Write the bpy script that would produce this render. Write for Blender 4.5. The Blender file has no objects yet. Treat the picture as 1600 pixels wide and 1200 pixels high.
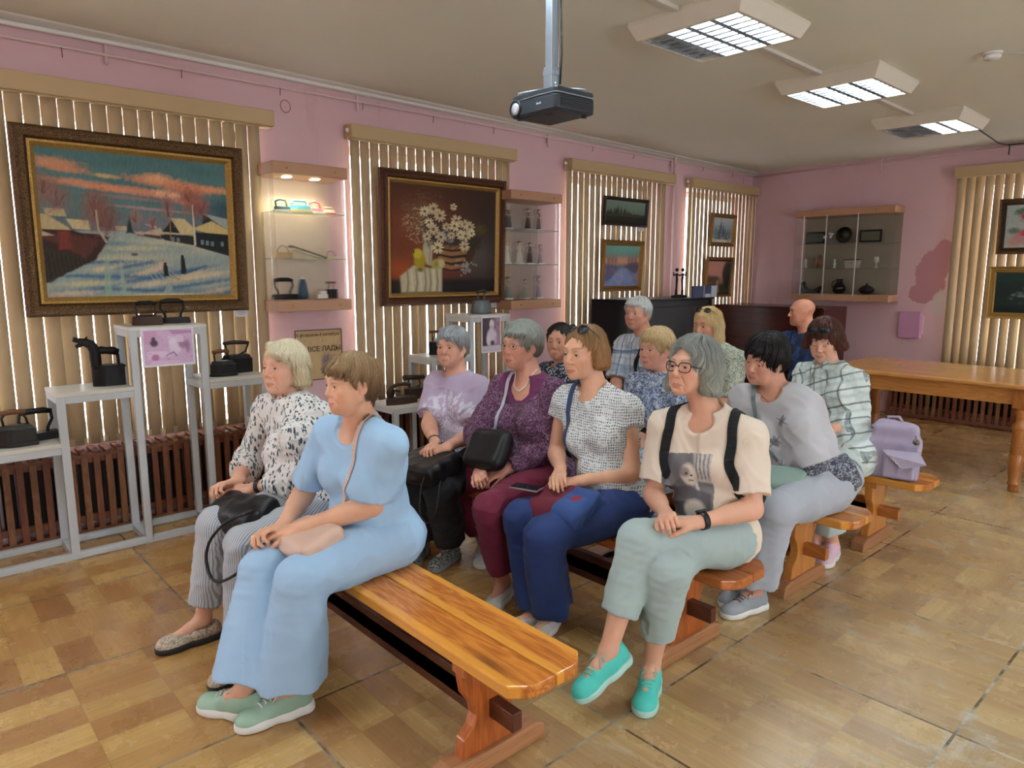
import bpy, bmesh, math, random
import numpy as np
from mathutils import Vector, Matrix

# ------------------------------------------------------------------ camera
SC = bpy.context.scene
COL = SC.collection
CAM_H = 1.52
cam_d = bpy.data.cameras.new('camera'); cam = bpy.data.objects.new('camera', cam_d); COL.objects.link(cam)
cam_d.sensor_width = 36.0; cam_d.lens = 36.0 * 1101.6 / 1600.0
_yaw, _pitch = 0.838858, 0.155209
_f = Vector((-math.sin(_yaw) * math.cos(_pitch), math.cos(_yaw) * math.cos(_pitch), -math.sin(_pitch)))
_r = Vector((math.cos(_yaw), math.sin(_yaw), 0)); _u = _r.cross(_f)
cam.matrix_world = Matrix(((_r.x, _u.x, -_f.x, 0), (_r.y, _u.y, -_f.y, 0), (_r.z, _u.z, -_f.z, CAM_H), (0, 0, 0, 1)))
cam_d.clip_start = 0.05
SC.camera = cam
# ------------------------------------------------------------------ daylight, exposure
world = bpy.data.worlds.new('sky'); SC.world = world; world.use_nodes = True
_wn = world.node_tree.nodes; _bg = _wn['Background']
_bg.inputs[0].default_value = (0.86, 0.93, 1.0, 1); _bg.inputs[1].default_value = 7.0
SC.view_settings.view_transform = 'Standard'; SC.view_settings.look = 'None'
SC.view_settings.gamma = 1.0; SC.view_settings.use_curve_mapping = False
SC.view_settings.exposure = 0.5
LAMP_STRENGTH = 62.0      # brightness of each fluorescent tube
# ------------------------------------------------------------------ helpers: objects
def link(o, parent=None):
    COL.objects.link(o)
    if parent is not None: o.parent = parent
    return o
def tag(o, label=None, cat=None, group=None, kind=None):
    if label: o['label'] = label
    if cat: o['category'] = cat
    if group: o['group'] = group
    if kind: o['kind'] = kind
    return o
def empty(name, loc=(0, 0, 0), rz=0.0, **k):
    o = bpy.data.objects.new(name, None); o.location = loc; o.rotation_euler = (0, 0, rz)
    o.empty_display_size = 0.1
    link(o); tag(o, **k); return o
def copy_tree(o, parent=None, **k):
    c = o.copy(); COL.objects.link(c)
    for key in ('label', 'group'):
        if key in c.keys() and parent is None and key in k: del c[key]
    c.parent = parent; tag(c, **k)
    for ch in list(o.children): copy_tree(ch, c)
    return c
class MB:
    """collects solids into one mesh"""
    def __init__(s): s.v = []; s.f = []; s.m = []; s.sm = []
    def add(s, vs, fs, mi=0, smooth=False):
        n = len(s.v); s.v += [tuple(v) for v in vs]
        for f in fs: s.f.append([n + i for i in f]); s.m.append(mi); s.sm.append(smooth)
        return s
    def box(s, a, b, mi=0):
        x0, y0, z0 = [min(p, q) for p, q in zip(a, b)]; x1, y1, z1 = [max(p, q) for p, q in zip(a, b)]
        return s.add([(x0, y0, z0), (x1, y0, z0), (x1, y1, z0), (x0, y1, z0), (x0, y0, z1), (x1, y0, z1), (x1, y1, z1), (x0, y1, z1)],
                     [(0, 3, 2, 1), (4, 5, 6, 7), (0, 1, 5, 4), (1, 2, 6, 5), (2, 3, 7, 6), (3, 0, 4, 7)], mi)
    def obox(s, c, ax, ay, az, h, mi=0):
        c = Vector(c); ax, ay, az = Vector(ax).normalized() * h[0], Vector(ay).normalized() * h[1], Vector(az).normalized() * h[2]
        vs = [c + ax * i + ay * j + az * k for k in (-1, 1) for i, j in ((-1, -1), (1, -1), (1, 1), (-1, 1))]
        return s.add(vs, [(0, 3, 2, 1), (4, 5, 6, 7), (0, 1, 5, 4), (1, 2, 6, 5), (2, 3, 7, 6), (3, 0, 4, 7)], mi)
    def bar(s, p, q, w, t, mi=0, up=(0, 0, 1)):
        p, q = Vector(p), Vector(q); d = (q - p).normalized(); u = Vector(up)
        if abs(d.dot(u)) > .95: u = Vector((1, 0, 0))
        sd = d.cross(u).normalized(); u2 = sd.cross(d)
        return s.obox((p + q) / 2, d, sd, u2, ((q - p).length / 2, w / 2, t / 2), mi)
    def tube(s, pts, r, n=10, mi=0, closed=False, cap=True):
        pts = [Vector(p) for p in pts]; N = len(pts)
        rr = r if isinstance(r, (list, tuple)) else [r] * N
        base = len(s.v); prev = None
        for i, p in enumerate(pts):
            if closed: d = (pts[(i + 1) % N] - pts[i - 1]).normalized()
            else: d = (pts[min(i + 1, N - 1)] - pts[max(i - 1, 0)]).normalized()
            if prev is None:
                a = Vector((0, 0, 1)) if abs(d.z) < .9 else Vector((1, 0, 0))
                x = d.cross(a).normalized()
            else: x = (prev - d * prev.dot(d)).normalized()
            prev = x; y = d.cross(x)
            for k in range(n):
                t = 2 * math.pi * k / n; s.v.append(tuple(p + (x * math.cos(t) + y * math.sin(t)) * rr[i]))
        M = N if closed else N - 1
        for i in range(M):
            j = (i + 1) % N
            for k in range(n):
                l = (k + 1) % n
                s.f.append([base + i * n + k, base + i * n + l, base + j * n + l, base + j * n + k]); s.m.append(mi); s.sm.append(True)
        if cap and not closed:
            s.f.append([base + k for k in range(n)][::-1]); s.m.append(mi); s.sm.append(False)
            s.f.append([base + (N - 1) * n + k for k in range(n)]); s.m.append(mi); s.sm.append(False)
        return s
    def lathe(s, prof, c=(0, 0, 0), n=24, mi=0, ax=(0, 0, 1), sx=1.0, sy=1.0):
        z = Vector(ax).normalized(); a = Vector((1, 0, 0)) if abs(z.x) < .9 else Vector((0, 1, 0))
        y = z.cross(a).normalized(); x = y.cross(z); c = Vector(c); base = len(s.v); N = len(prof)
        for r, h in prof:
            for k in range(n):
                t = 2 * math.pi * k / n; s.v.append(tuple(c + x * (r * math.cos(t) * sx) + y * (r * math.sin(t) * sy) + z * h))
        for i in range(N - 1):
            for k in range(n):
                l = (k + 1) % n
                s.f.append([base + i * n + k, base + i * n + l, base + (i + 1) * n + l, base + (i + 1) * n + k]); s.m.append(mi); s.sm.append(True)
        if prof[0][0] > 1e-4: s.f.append([base + k for k in range(n)][::-1]); s.m.append(mi); s.sm.append(False)
        if prof[-1][0] > 1e-4: s.f.append([base + (N - 1) * n + k for k in range(n)]); s.m.append(mi); s.sm.append(False)
        return s
    def prism(s, poly, o, ax, ay, az, t, mi=0):
        """polygon in the ax/ay plane extruded by t along az"""
        o, ax, ay, az = Vector(o), Vector(ax), Vector(ay), Vector(az); n = len(poly)
        v = [o + ax * x + ay * y for x, y in poly] + [o + ax * x + ay * y + az * t for x, y in poly]
        return s.add(v, [list(range(n))[::-1], list(range(n, 2 * n))] + [[i, (i + 1) % n, n + (i + 1) % n, n + i] for i in range(n)], mi)
    def ball(s, c, r, n=12, mi=0, sq=(1, 1, 1)):
        pr = [(math.sin(math.pi * i / n) * 1.0, -math.cos(math.pi * i / n)) for i in range(n + 1)]
        base = len(s.v); s.lathe([(max(a, 0) * r * sq[0], b * r * sq[2]) for a, b in pr], c, n=2 * n, mi=mi, sx=1, sy=sq[1] / sq[0]); return s
    def build(s, name, mats, parent=None, bevel=0.0, seg=2, fix=True, **k):
        me = bpy.data.meshes.new(name); me.from_pydata(s.v, [], s.f)
        if not isinstance(mats, (list, tuple)): mats = [mats]
        for m in mats: me.materials.append(m)
        me.polygons.foreach_set('material_index', s.m); me.polygons.foreach_set('use_smooth', s.sm)
        if fix:
            bm = bmesh.new(); bm.from_mesh(me); bmesh.ops.remove_doubles(bm, verts=bm.verts, dist=1e-6)
            bmesh.ops.recalc_face_normals(bm, faces=bm.faces); bm.to_mesh(me); bm.free()
        me.update()
        o = bpy.data.objects.new(name, me); link(o, parent)
        if bevel:
            b = o.modifiers.new('edge', 'BEVEL'); b.width = bevel; b.segments = seg; b.limit_method = 'ANGLE'; b.angle_limit = math.radians(40)
            b.harden_normals = False
        tag(o, **k); return o
def struct(o): o['kind'] = 'structure'; return o

# ------------------------------------------------------------------ helpers: materials
class NT:
    def __init__(s, name):
        s.m = bpy.data.materials.new(name); s.m.use_nodes = True; s.t = s.m.node_tree; s.n = s.t.nodes; s.b = s.n['Principled BSDF']
    def new(s, typ, _out=0, **k):
        n = s.n.new(typ)
        for a, v in k.items():
            if a.startswith('i_'):
                key = a[2:]; key = int(key) if key.isdigit() else key.replace('_', ' ')
                s.set(n.inputs[key], v)
            else: setattr(n, a, v)
        return n.outputs[_out]
    def set(s, inp, v):
        if isinstance(v, bpy.types.NodeSocket): s.t.links.new(v, inp)
        elif hasattr(inp.default_value, '__len__') and not hasattr(v, '__len__'): inp.default_value = [v] * len(inp.default_value)
        elif hasattr(v, '__len__') and len(v) == 3 and len(inp.default_value) == 4: inp.default_value = (*v, 1)
        else: inp.default_value = v
    def math(s, op, a, b=0.0, c=0.0, clamp=False):
        n = s.n.new('ShaderNodeMath'); n.operation = op; n.use_clamp = clamp
        s.set(n.inputs[0], a); s.set(n.inputs[1], b); s.set(n.inputs[2], c); return n.outputs[0]
    def vmath(s, op, a, b=(0, 0, 0), sc=None, out=0):
        n = s.n.new('ShaderNodeVectorMath'); n.operation = op; s.set(n.inputs[0], a); s.set(n.inputs[1], b)
        if sc is not None: s.set(n.inputs['Scale'], sc)
        return n.outputs[out]
    def coord(s, kind='Object', scale=None, rot=None, loc=None):
        o = s.n.new('ShaderNodeTexCoord').outputs[kind]
        if scale is None and rot is None and loc is None: return o
        mp = s.n.new('ShaderNodeMapping'); s.t.links.new(o, mp.inputs[0])
        if scale is not None: mp.inputs['Scale'].default_value = scale if hasattr(scale, '__len__') else (scale,) * 3
        if rot is not None: mp.inputs['Rotation'].default_value = rot
        if loc is not None: mp.inputs['Location'].default_value = loc
        return mp.outputs[0]
    def xyz(s, v): n = s.n.new('ShaderNodeSeparateXYZ'); s.t.links.new(v, n.inputs[0]); return n.outputs
    def comb(s, x=0., y=0., z=0.):
        n = s.n.new('ShaderNodeCombineXYZ'); s.set(n.inputs[0], x); s.set(n.inputs[1], y); s.set(n.inputs[2], z); return n.outputs[0]
    def noise(s, v, scale=5., detail=3., rough=.5, dist=0., out=0):
        n = s.n.new('ShaderNodeTexNoise'); s.set(n.inputs['Vector'], v); s.set(n.inputs['Scale'], scale); s.set(n.inputs['Detail'], detail)
        s.set(n.inputs['Roughness'], rough); s.set(n.inputs['Distortion'], dist); return n.outputs[out]
    def voro(s, v, scale=5., feature='F1', rnd=1., out=0):
        n = s.n.new('ShaderNodeTexVoronoi'); n.feature = feature; s.set(n.inputs['Vector'], v); s.set(n.inputs['Scale'], scale); s.set(n.inputs['Randomness'], rnd); return n.outputs[out]
    def white(s, v, out=0): n = s.n.new('ShaderNodeTexWhiteNoise'); s.set(n.inputs['Vector'], v); return n.outputs[out]
    def ramp(s, f, stops, interp='LINEAR'):
        n = s.n.new('ShaderNodeValToRGB'); s.set(n.inputs[0], f); cr = n.color_ramp; cr.interpolation = interp
        while len(cr.elements) < len(stops): cr.elements.new(0.5)
        for e, (p, c) in zip(cr.elements, stops):
            e.position = p; e.color = (*c, 1) if hasattr(c, '__len__') else (c, c, c, 1)
        return n.outputs[0]
    def mix(s, f, a, b, blend='MIX'):
        n = s.n.new('ShaderNodeMix'); n.data_type = 'RGBA'; n.blend_type = blend; s.set(n.inputs[0], f); s.set(n.inputs[6], a); s.set(n.inputs[7], b); return n.outputs[2]
    def attr(s, name): n = s.n.new('ShaderNodeAttribute'); n.attribute_name = name; return n.outputs[0]
    def bump(s, h, strength=.3, dist=.01):
        n = s.n.new('ShaderNodeBump'); s.set(n.inputs['Height'], h); n.inputs['Strength'].default_value = strength; n.inputs['Distance'].default_value = dist
        s.t.links.new(n.outputs[0], s.b.inputs['Normal']); return s
    def done(s, color=None, rough=None, metal=None, **k):
        if color is not None: s.set(s.b.inputs['Base Color'], color)
        if rough is not None: s.set(s.b.inputs['Roughness'], rough)
        if metal is not None: s.set(s.b.inputs['Metallic'], metal)
        for a, v in k.items(): s.set(s.b.inputs[a.replace('_', ' ')], v)
        return s.m
def srgb(r, g, b):
    f = lambda c: (c / 255 / 12.92) if c / 255 <= .04045 else ((c / 255 + .055) / 1.055) ** 2.4
    return (f(r), f(g), f(b))
def plain(name, col, rough=.5, metal=0., var=.06, scale=12., bump=0., **k):
    t = NT(name); c = t.coord()
    n = t.noise(c, scale, 3)
    colr = t.mix(t.math('MULTIPLY', n, 1.0), tuple(x * (1 - var) for x in col), tuple(min(1, x * (1 + var)) for x in col))
    if bump: t.bump(t.noise(c, scale * 8, 3), bump, .004)
    return t.done(colr, rough, metal, **k)
def wood(name, a, b, axis='x', scale=1., rough=.35, knots=True, dark=(.12, .04, .01), edge=None, **k):
    """grain along an axis of object space"""
    t = NT(name); st = {'x': (.9, 9, 9), 'y': (9, .9, 9), 'z': (9, 9, .9)}[axis]
    c = t.coord(scale=tuple(q * scale for q in st))
    n = t.noise(c, 1.6, 4, .55, .6)
    rings = t.math('FRACT', t.math('MULTIPLY', n, 9.0))
    rings = t.math('ABSOLUTE', t.math('SUBTRACT', rings, .5))
    fine = t.noise(t.coord(scale=tuple(q * scale * 9 for q in st)), 1.5, 2)
    f = t.math('ADD', t.math('MULTIPLY', rings, 1.3), t.math('MULTIPLY', t.math('SUBTRACT', fine, .5), .6), clamp=True)
    col = t.mix(f, a, b)
    if knots:
        kst = {'x': (1.8, 7, 7), 'y': (7, 1.8, 7), 'z': (7, 7, 1.8)}[axis]
        kd = t.voro(t.coord(scale=tuple(q * scale for q in kst)), 1., rnd=.9)
        kf = t.ramp(kd, [(.07, 1.), (.16, .25), (.3, 0.)])
        col = t.mix(t.math('MULTIPLY', kf, .75), col, dark)
    if edge:
        y = t.xyz(t.coord())[1]; ay = t.math('ABSOLUTE', y); m = t.math('MAXIMUM', t.ramp(ay, [(.108, 0.), (.116, 1.)]), t.math('MULTIPLY', t.math('GREATER_THAN', y, .0), t.ramp(ay, [(.028, 1.), (.034, 0.)]))); col = t.mix(t.math('MULTIPLY', m, .75), col, edge)
    t.bump(fine, .08, .002)
    return t.done(col, rough, **k)

# ------------------------------------------------------------------ distance-field bodies (one continuous surface each)
def V(*a): return np.array(a, float)
def nrm(v): v = np.asarray(v, float); return v / (np.linalg.norm(v) + 1e-12)
def frame(z, x):
    z = nrm(z); x = np.asarray(x, float); x = nrm(x - z * (x @ z)); y = np.cross(z, x); return np.array([x, y, z])
_rs = np.random.RandomState(7)
_K = [(_rs.normal(size=3), _rs.uniform(0, 6.28)) for _ in range(48)]
def wob(p, freq, seed=0, n=6, st=(1, 1, 1)):
    """smooth pseudo noise in -1..1"""
    q = p * (np.array(st, np.float32) * freq); o = 0
    for i in range(n):
        k, ph = _K[(i * 5 + seed * 11) % 48]
        o = o + np.sin(q @ (k * (1 + .25 * i)).astype(np.float32) + ph + seed)
    return o / n * 1.4
class Field:
    def __init__(s, disp=None, amp=.0): s.p = []; s.disp = disp; s.amp = amp
    def _a(s, fn, c, r, k, op):
        if op == 'i': r = 9.
        s.p.append((fn, np.asarray(c, float), float(r), k, op)); return s
    def cone(s, a, b, ra, rb=None, k=.01, op='u', sq=None):
        a = np.asarray(a, float); b = np.asarray(b, float); rb = ra if rb is None else rb; ab = b - a; L2 = ab @ ab + 1e-12
        a32, ab32 = a.astype(np.float32), ab.astype(np.float32)
        def fn(p):
            q = p - a32; t = np.clip(q @ ab32 / np.float32(L2), 0, 1)
            if sq is not None:      # squash: (direction, factor) the section is flattened along direction
                q2 = q - t[..., None] * ab32; d = q2 @ sq[0].astype(np.float32)
                q2 = q2 + (d * np.float32(1 / sq[1] - 1))[..., None] * sq[0].astype(np.float32)
                return (np.sqrt((q2 * q2).sum(-1)) - (ra + (rb - ra) * t)) * np.float32(min(1, sq[1]) if sq[1] < 1 else 1 / sq[1] if sq[1] > 1 else 1)
            q = q - t[..., None] * ab32
            return np.sqrt((q * q).sum(-1)) - (ra + (rb - ra) * t)
        m = max(ra, rb) * (max(1, sq[1]) if sq is not None else 1)
        return s._a(fn, (a + b) / 2, np.sqrt(L2) / 2 + m, k, op)
    def ell(s, c, r, R=None, k=.01, op='u'):
        c = np.asarray(c, float); r = np.asarray(r, float); R_ = np.eye(3) if R is None else np.asarray(R)
        c32, RT, ir, ir2 = c.astype(np.float32), R_.T.astype(np.float32), (1 / r).astype(np.float32), (1 / r ** 2).astype(np.float32)
        def fn(p):
            q = (p - c32) @ RT; k0 = np.sqrt(((q * ir) ** 2).sum(-1)); k1 = np.sqrt(((q * ir2) ** 2).sum(-1)) + 1e-6
            return k0 * (k0 - 1) / k1
        return s._a(fn, c, r.max(), k, op)
    def box(s, c, h, R=None, rd=.005, k=.01, op='u'):
        c = np.asarray(c, float); h = np.asarray(h, float); R_ = np.eye(3) if R is None else np.asarray(R)
        c32, RT, h32 = c.astype(np.float32), R_.T.astype(np.float32), (h - rd).astype(np.float32)
        def fn(p):
            q = np.abs((p - c32) @ RT) - h32
            return np.sqrt((np.maximum(q, 0) ** 2).sum(-1)) + np.minimum(q.max(-1), 0) - rd
        return s._a(fn, c, np.linalg.norm(h), k, op)
    def func(s, fn, c, r, k, op='u'): return s._a(fn, c, r, k, op)
    def eval(s, P, cen=None, rad=0.0, groups=None):
        """P (nb,m,3); cen (nb,3)"""
        d = np.full(P.shape[:-1], 1.0, np.float32)
        for fn, c, r, k, op in s.p:
            if cen is not None:
                m = ((cen - c) ** 2).sum(-1) < (r + rad + k * 2 + .03) ** 2
                if not m.any(): continue
                idx = np.nonzero(m)[0]
            else: idx = slice(None)
            e = fn(P[idx]); dd = d[idx]
            if op == 'u':
                h = np.maximum(k - np.abs(dd - e), 0) / k; o = np.minimum(dd, e) - h * h * k * .25
            elif op == 's':
                e = -e; h = np.maximum(k - np.abs(dd - e), 0) / k; o = np.maximum(dd, e) + h * h * k * .25
            else:
                h = np.maximum(k - np.abs(dd - e), 0) / k; o = np.maximum(dd, e) + h * h * k * .25
            d[idx] = o
        if s.disp is not None: d = d + s.disp(P)
        return d
    def bounds(s):
        us = [(c, r) for fn, c, r, k, op in s.p if op == 'u']
        lo = np.min([c - r for c, r in us], 0); hi = np.max([c + r for c, r in us], 0); return lo - .02, hi + .02
    def mesh(s, h, lo=None, hi=None):
        if lo is None: lo, hi = s.bounds()
        lo = np.asarray(lo, float); B = 8; S = B * h
        nb = np.ceil((np.asarray(hi) - lo) / S).astype(int)
        g = np.stack(np.meshgrid(*[np.arange(n) for n in nb], indexing='ij'), -1).reshape(-1, 3)
        cen = lo + (g + .5) * S; hd = S * .8661
        d = np.concatenate([s.eval(cen[i:i + 4096, None, :].astype(np.float32), cen[i:i + 4096], 0.06)[:, 0] for i in range(0, len(cen), 4096)])
        # unknown far values are 1.0; keep blocks the surface may cross
        keep = np.abs(d) < hd * 1.3 + .014 + s.amp * 1.3
        g = g[keep]; cen = cen[keep]
        loc = np.stack(np.meshgrid(*[np.arange(B + 1)] * 3, indexing='ij'), -1).reshape(-1, 3)
        NY, NZ = int(nb[1]) * B + 4, int(nb[2]) * B + 4
        keyf = lambda c: ((c[..., 0].astype(np.int64) + 1) * NY + (c[..., 1] + 1)) * NZ + (c[..., 2] + 1)
        K, Vt, Q = [], [], []
        edges = []
        cr = [(i, j, k) for i in (0, 1) for j in (0, 1) for k in (0, 1)]
        for a in cr:
            for ax in range(3):
                if a[ax] == 0:
                    b = list(a); b[ax] = 1; edges.append((a, tuple(b)))
        for i0 in range(0, len(g), 1500):
            gg = g[i0:i0 + 1500]; cc = cen[i0:i0 + 1500]
            base = gg * B
            P = (lo + (base[:, None, :] + loc[None]) * h).astype(np.float32)
            D = s.eval(P, cc, hd).reshape(len(gg), B + 1, B + 1, B + 1)
            D = np.where(D == 0, 1e-6, D)
            acc = np.zeros((len(gg), B, B, B, 3), np.float32); cnt = np.zeros((len(gg), B, B, B), np.float32)
            sl = lambda o: (slice(None), slice(o[0], B + o[0]), slice(o[1], B + o[1]), slice(o[2], B + o[2]))
            for a, b in edges:
                da, db = D[sl(a)], D[sl(b)]; m = (da < 0) != (db < 0)
                if not m.any(): continue
                t = np.where(m, da / (da - db + 1e-12), 0); cnt += m
                for ax in range(3):
                    if a[ax] != b[ax]: acc[..., ax] += np.where(m, t, 0)
                    elif a[ax]: acc[..., ax] += m
            act = np.nonzero(cnt > 0)
            if len(act[0]) == 0: continue
            ci = base[act[0]] + np.stack(act[1:], -1)
            K.append(keyf(ci)); Vt.append(lo + (ci + acc[act] / cnt[act][:, None]) * h)
            for ax in range(3):
                o2 = [0, 0, 0]; o2[ax] = 1
                da, db = D[sl((0, 0, 0))], D[sl(o2)]; m = (da < 0) != (db < 0)
                w = np.nonzero(m)
                if len(w[0]) == 0: continue
                c0 = base[w[0]] + np.stack(w[1:], -1); fl = da[w] < 0
                u, v = (ax + 1) % 3, (ax + 2) % 3
                eu = np.zeros(3, int); eu[u] = 1; ev = np.zeros(3, int); ev[v] = 1
                q = np.stack([keyf(c0 - eu - ev), keyf(c0 - ev), keyf(c0), keyf(c0 - eu)], -1)
                q[~fl] = q[~fl][:, ::-1]; Q.append(q)
        K = np.concatenate(K); Vt = np.concatenate(Vt); Q = np.concatenate(Q)
        o = np.argsort(K); K = K[o]; Vt = Vt[o]
        idx = np.searchsorted(K, Q); idx = np.minimum(idx, len(K) - 1)
        ok = (K[idx] == Q).all(1); F = idx[ok]
        return Vt.astype(np.float32), F.astype(np.int32)
def quads(name, Vt, F, mat, parent=None, col=None, origin=None, attrs=None, **k):
    if origin is not None: Vt = Vt - np.asarray(origin, np.float32)
    me = bpy.data.meshes.new(name); n = F.shape[1]
    me.vertices.add(len(Vt)); me.vertices.foreach_set('co', np.ascontiguousarray(Vt, np.float32).ravel())
    me.loops.add(F.size); me.loops.foreach_set('vertex_index', F.ravel())
    me.polygons.add(len(F)); me.polygons.foreach_set('loop_start', np.arange(0, F.size, n, dtype=np.int32))
    me.polygons.foreach_set('use_smooth', np.ones(len(F), bool))
    me.materials.append(mat); me.update(calc_edges=True); me.validate()
    if col is not None:
        ca = me.color_attributes.new('Col', 'FLOAT_COLOR', 'POINT')
        c4 = np.ones((len(Vt), 4), np.float32); c4[:, :3] = col; ca.data.foreach_set('color', c4.ravel())
    o = bpy.data.objects.new(name, me); link(o, parent); tag(o, **k); return o
def lerp(a, b, t): return np.asarray(a, float) * (1 - t) + np.asarray(b, float) * t
def sstep(a, b, x): t = np.clip((x - a) / (b - a), 0, 1); return t * t * (3 - 2 * t)
# ------------------------------------------------------------------ the room
XW, YB, XR, YF = -4.72, 8.25, 3.4, -4.2           # window wall, far wall, the two walls out of view
def ceil_z(y): return 2.872 - .0145 * max(min(y, 9), -1)
PINK = srgb(207, 152, 158)
def wall_mat():
    t = NT('pink_plaster'); c = t.coord()
    n = t.noise(c, 1.3, 4, .6); n2 = t.noise(c, 9, 5, .65)
    col = t.mix(n, srgb(210, 172, 176), srgb(224, 188, 193)); col = t.mix(t.ramp(n2, [(.35, 0.), (.62, .5)]), col, srgb(217, 181, 188))
    # peeled patches: deeper old paint, and bare plaster beside the far window
    p = t.xyz(c)
    def blob(cx, cz, rx, rz, thr=1.):
        a = t.math('DIVIDE', t.math('SUBTRACT', p[0], cx), rx); b = t.math('DIVIDE', t.math('SUBTRACT', p[2], cz), rz)
        d = t.math('ADD', t.math('MULTIPLY', a, a), t.math('MULTIPLY', b, b)); d = t.math('ADD', d, t.math('MULTIPLY', t.math('SUBTRACT', t.noise(c, 7, 5, .7), .5), 1.7))
        far = t.math('GREATER_THAN', p[1], 8.1)
        return t.math('MULTIPLY', t.ramp(d, [(.82, 1.), (.9, 0.)]), far)
    m = t.math('MAXIMUM', blob(-2.62, 1.50, .17, .27), t.math('MAXIMUM', blob(-2.70, 1.32, .13, .12), t.math('MAXIMUM', blob(-2.52, 1.72, .1, .16), blob(-3.98, 1.22, .09, .13))))
    col = t.mix(t.math('MULTIPLY', m, .8), col, srgb(184, 118, 124))
    m2 = blob(-2.52, 1.22, .07, .15); col = t.mix(t.math('MULTIPLY', m2, .8), col, srgb(206, 192, 186))
    m3 = t.ramp(t.noise(t.coord(scale=(1, 1, .35)), 2.2, 5, .7), [(.60, 0.), (.72, 1.)]); col = t.mix(t.math('MULTIPLY', m3, .25), col, srgb(178, 120, 128))
    t.bump(t.noise(c, 60, 4), .15, .003)
    return t.done(col, .75)
M_WALL = wall_mat()
t = NT('ceiling_paint'); _c = t.coord(); _n = t.noise(_c, .8, 4, .6)
t.bump(t.noise(_c, 3.5, 3), .25, .02)
M_CEIL = t.done(t.mix(_n, srgb(218, 216, 200), srgb(233, 231, 216)), .8)
M_TRIM = plain('cornice_paint', srgb(206, 200, 190), .7)
M_PIPE = plain('painted_pipe', srgb(222, 196, 194), .5, var=.08)
M_WHITE = plain('white_frame', srgb(228, 226, 222), .4, var=.03)
def floor_mat():
    t = NT('parquet'); c = t.coord(); p = t.xyz(c)
    PS = .802; ox, oy = .608, -.132       # panel grid
    X = t.math('ADD', p[0], ox + 8 * PS); Y = t.math('ADD', p[1], oy + 8 * PS)
    px, py = t.math('DIVIDE', X, PS), t.math('DIVIDE', Y, PS); ix, iy = t.math('FLOOR', px), t.math('FLOOR', py)
    par = t.white(t.comb(ix, iy, 3.)); flip = t.math('GREATER_THAN', par, .62)
    fx, fy = t.math('FRACT', px), t.math('FRACT', py)
    # inside a panel: 6 x 3 blocks, staves along y, turned in some panels
    a = t.math('ADD', t.math('MULTIPLY', fx, t.math('SUBTRACT', 1., flip)), t.math('MULTIPLY', fy, flip))
    b = t.math('ADD', t.math('MULTIPLY', fy, t.math('SUBTRACT', 1., flip)), t.math('MULTIPLY', fx, flip))
    a6, b3 = t.math('MULTIPLY', a, 6.), t.math('MULTIPLY', b, 3.); ia, ib = t.math('FLOOR', a6), t.math('FLOOR', b3)
    chk = t.math('MODULO', t.math('ADD', ia, ib), 2.)
    rnd = t.white(t.comb(t.math('ADD', ia, t.math('MULTIPLY', ix, 7.)), t.math('ADD', ib, t.math('MULTIPLY', iy, 5.)), 1.))
    f = t.math('ADD', t.math('MULTIPLY', chk, .42), t.math('MULTIPLY', rnd, .55))
    big = t.noise(c, .9, 3, .5); f = t.math('ADD', f, t.math('MULTIPLY', t.math('SUBTRACT', big, .5), .5), clamp=True)
    grain = t.noise(t.comb(t.math('MULTIPLY', a, 60.), t.math('MULTIPLY', b, 5.), t.math('ADD', ix, t.math('MULTIPLY', iy, 3.))), 1.5, 4, .6)
    col = t.ramp(f, [(0., srgb(150, 104, 58)), (.35, srgb(170, 124, 70)), (.65, srgb(186, 144, 82)), (1., srgb(202, 164, 98))])
    col = t.mix(t.math('MULTIPLY', t.math('SUBTRACT', grain, .35), .8, clamp=True), col, srgb(120, 84, 50))
    # worn patches, and a pale haze of reflected lamps painted on the right
    wn = t.ramp(t.noise(c, 1.1, 5, .65), [(.42, 0.), (.68, 1.)])
    side = t.ramp(t.math('ADD', t.math('MULTIPLY', p[0], .22), t.math('MULTIPLY', p[1], .05)), [(-.0, 0.), (.25, 1.)]) if False else t.math('MULTIPLY', t.math('ADD', p[0], 2.4), .42, clamp=True)
    wear_haze = t.math('MULTIPLY', side, t.math('ADD', .62, t.math('MULTIPLY', wn, .38)))
    col = t.mix(t.math('MULTIPLY', wear_haze, .80), col, srgb(206, 194, 158))
    sc = t.ramp(t.noise(t.coord(scale=(1, 1.6, 1)), 2.4, 9, .78, 1.), [(.56, 0.), (.62, 1.)])
    col = t.mix(t.math('MULTIPLY', t.math('MULTIPLY', sc, side), .6), col, srgb(208, 206, 194))
    # block joints and panel seams
    def edge(v, w): q = t.math('ABSOLUTE', t.math('SUBTRACT', t.math('FRACT', v), .5)); return t.math('GREATER_THAN', q, .5 - w)
    j = t.math('MAXIMUM', edge(a6, .010), edge(b3, .006)); jn = t.ramp(t.noise(c, 6, 3), [(.35, 0.), (.6, 1.)])
    col = t.mix(t.math('MULTIPLY', t.math('MULTIPLY', j, jn), .55), col, t.mix(side, srgb(110, 74, 40), srgb(206, 196, 172)))
    a36 = t.math('MULTIPLY', a, 36.); st = edge(a36, .035); col = t.mix(t.math('MULTIPLY', st, .22), col, srgb(96, 62, 34)); sr = t.white(t.comb(t.math('FLOOR', a36), t.math('ADD', ib, t.math('MULTIPLY', ix, 3.)), iy)); col = t.mix(t.math('MULTIPLY', sr, .22), col, srgb(120, 78, 38))
    sw = t.math('MAXIMUM', edge(px, .0062), edge(py, .0062)); sn = t.ramp(t.noise(c, 3.3, 4, .7), [(.44, 0.), (.56, 1.)])
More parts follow.
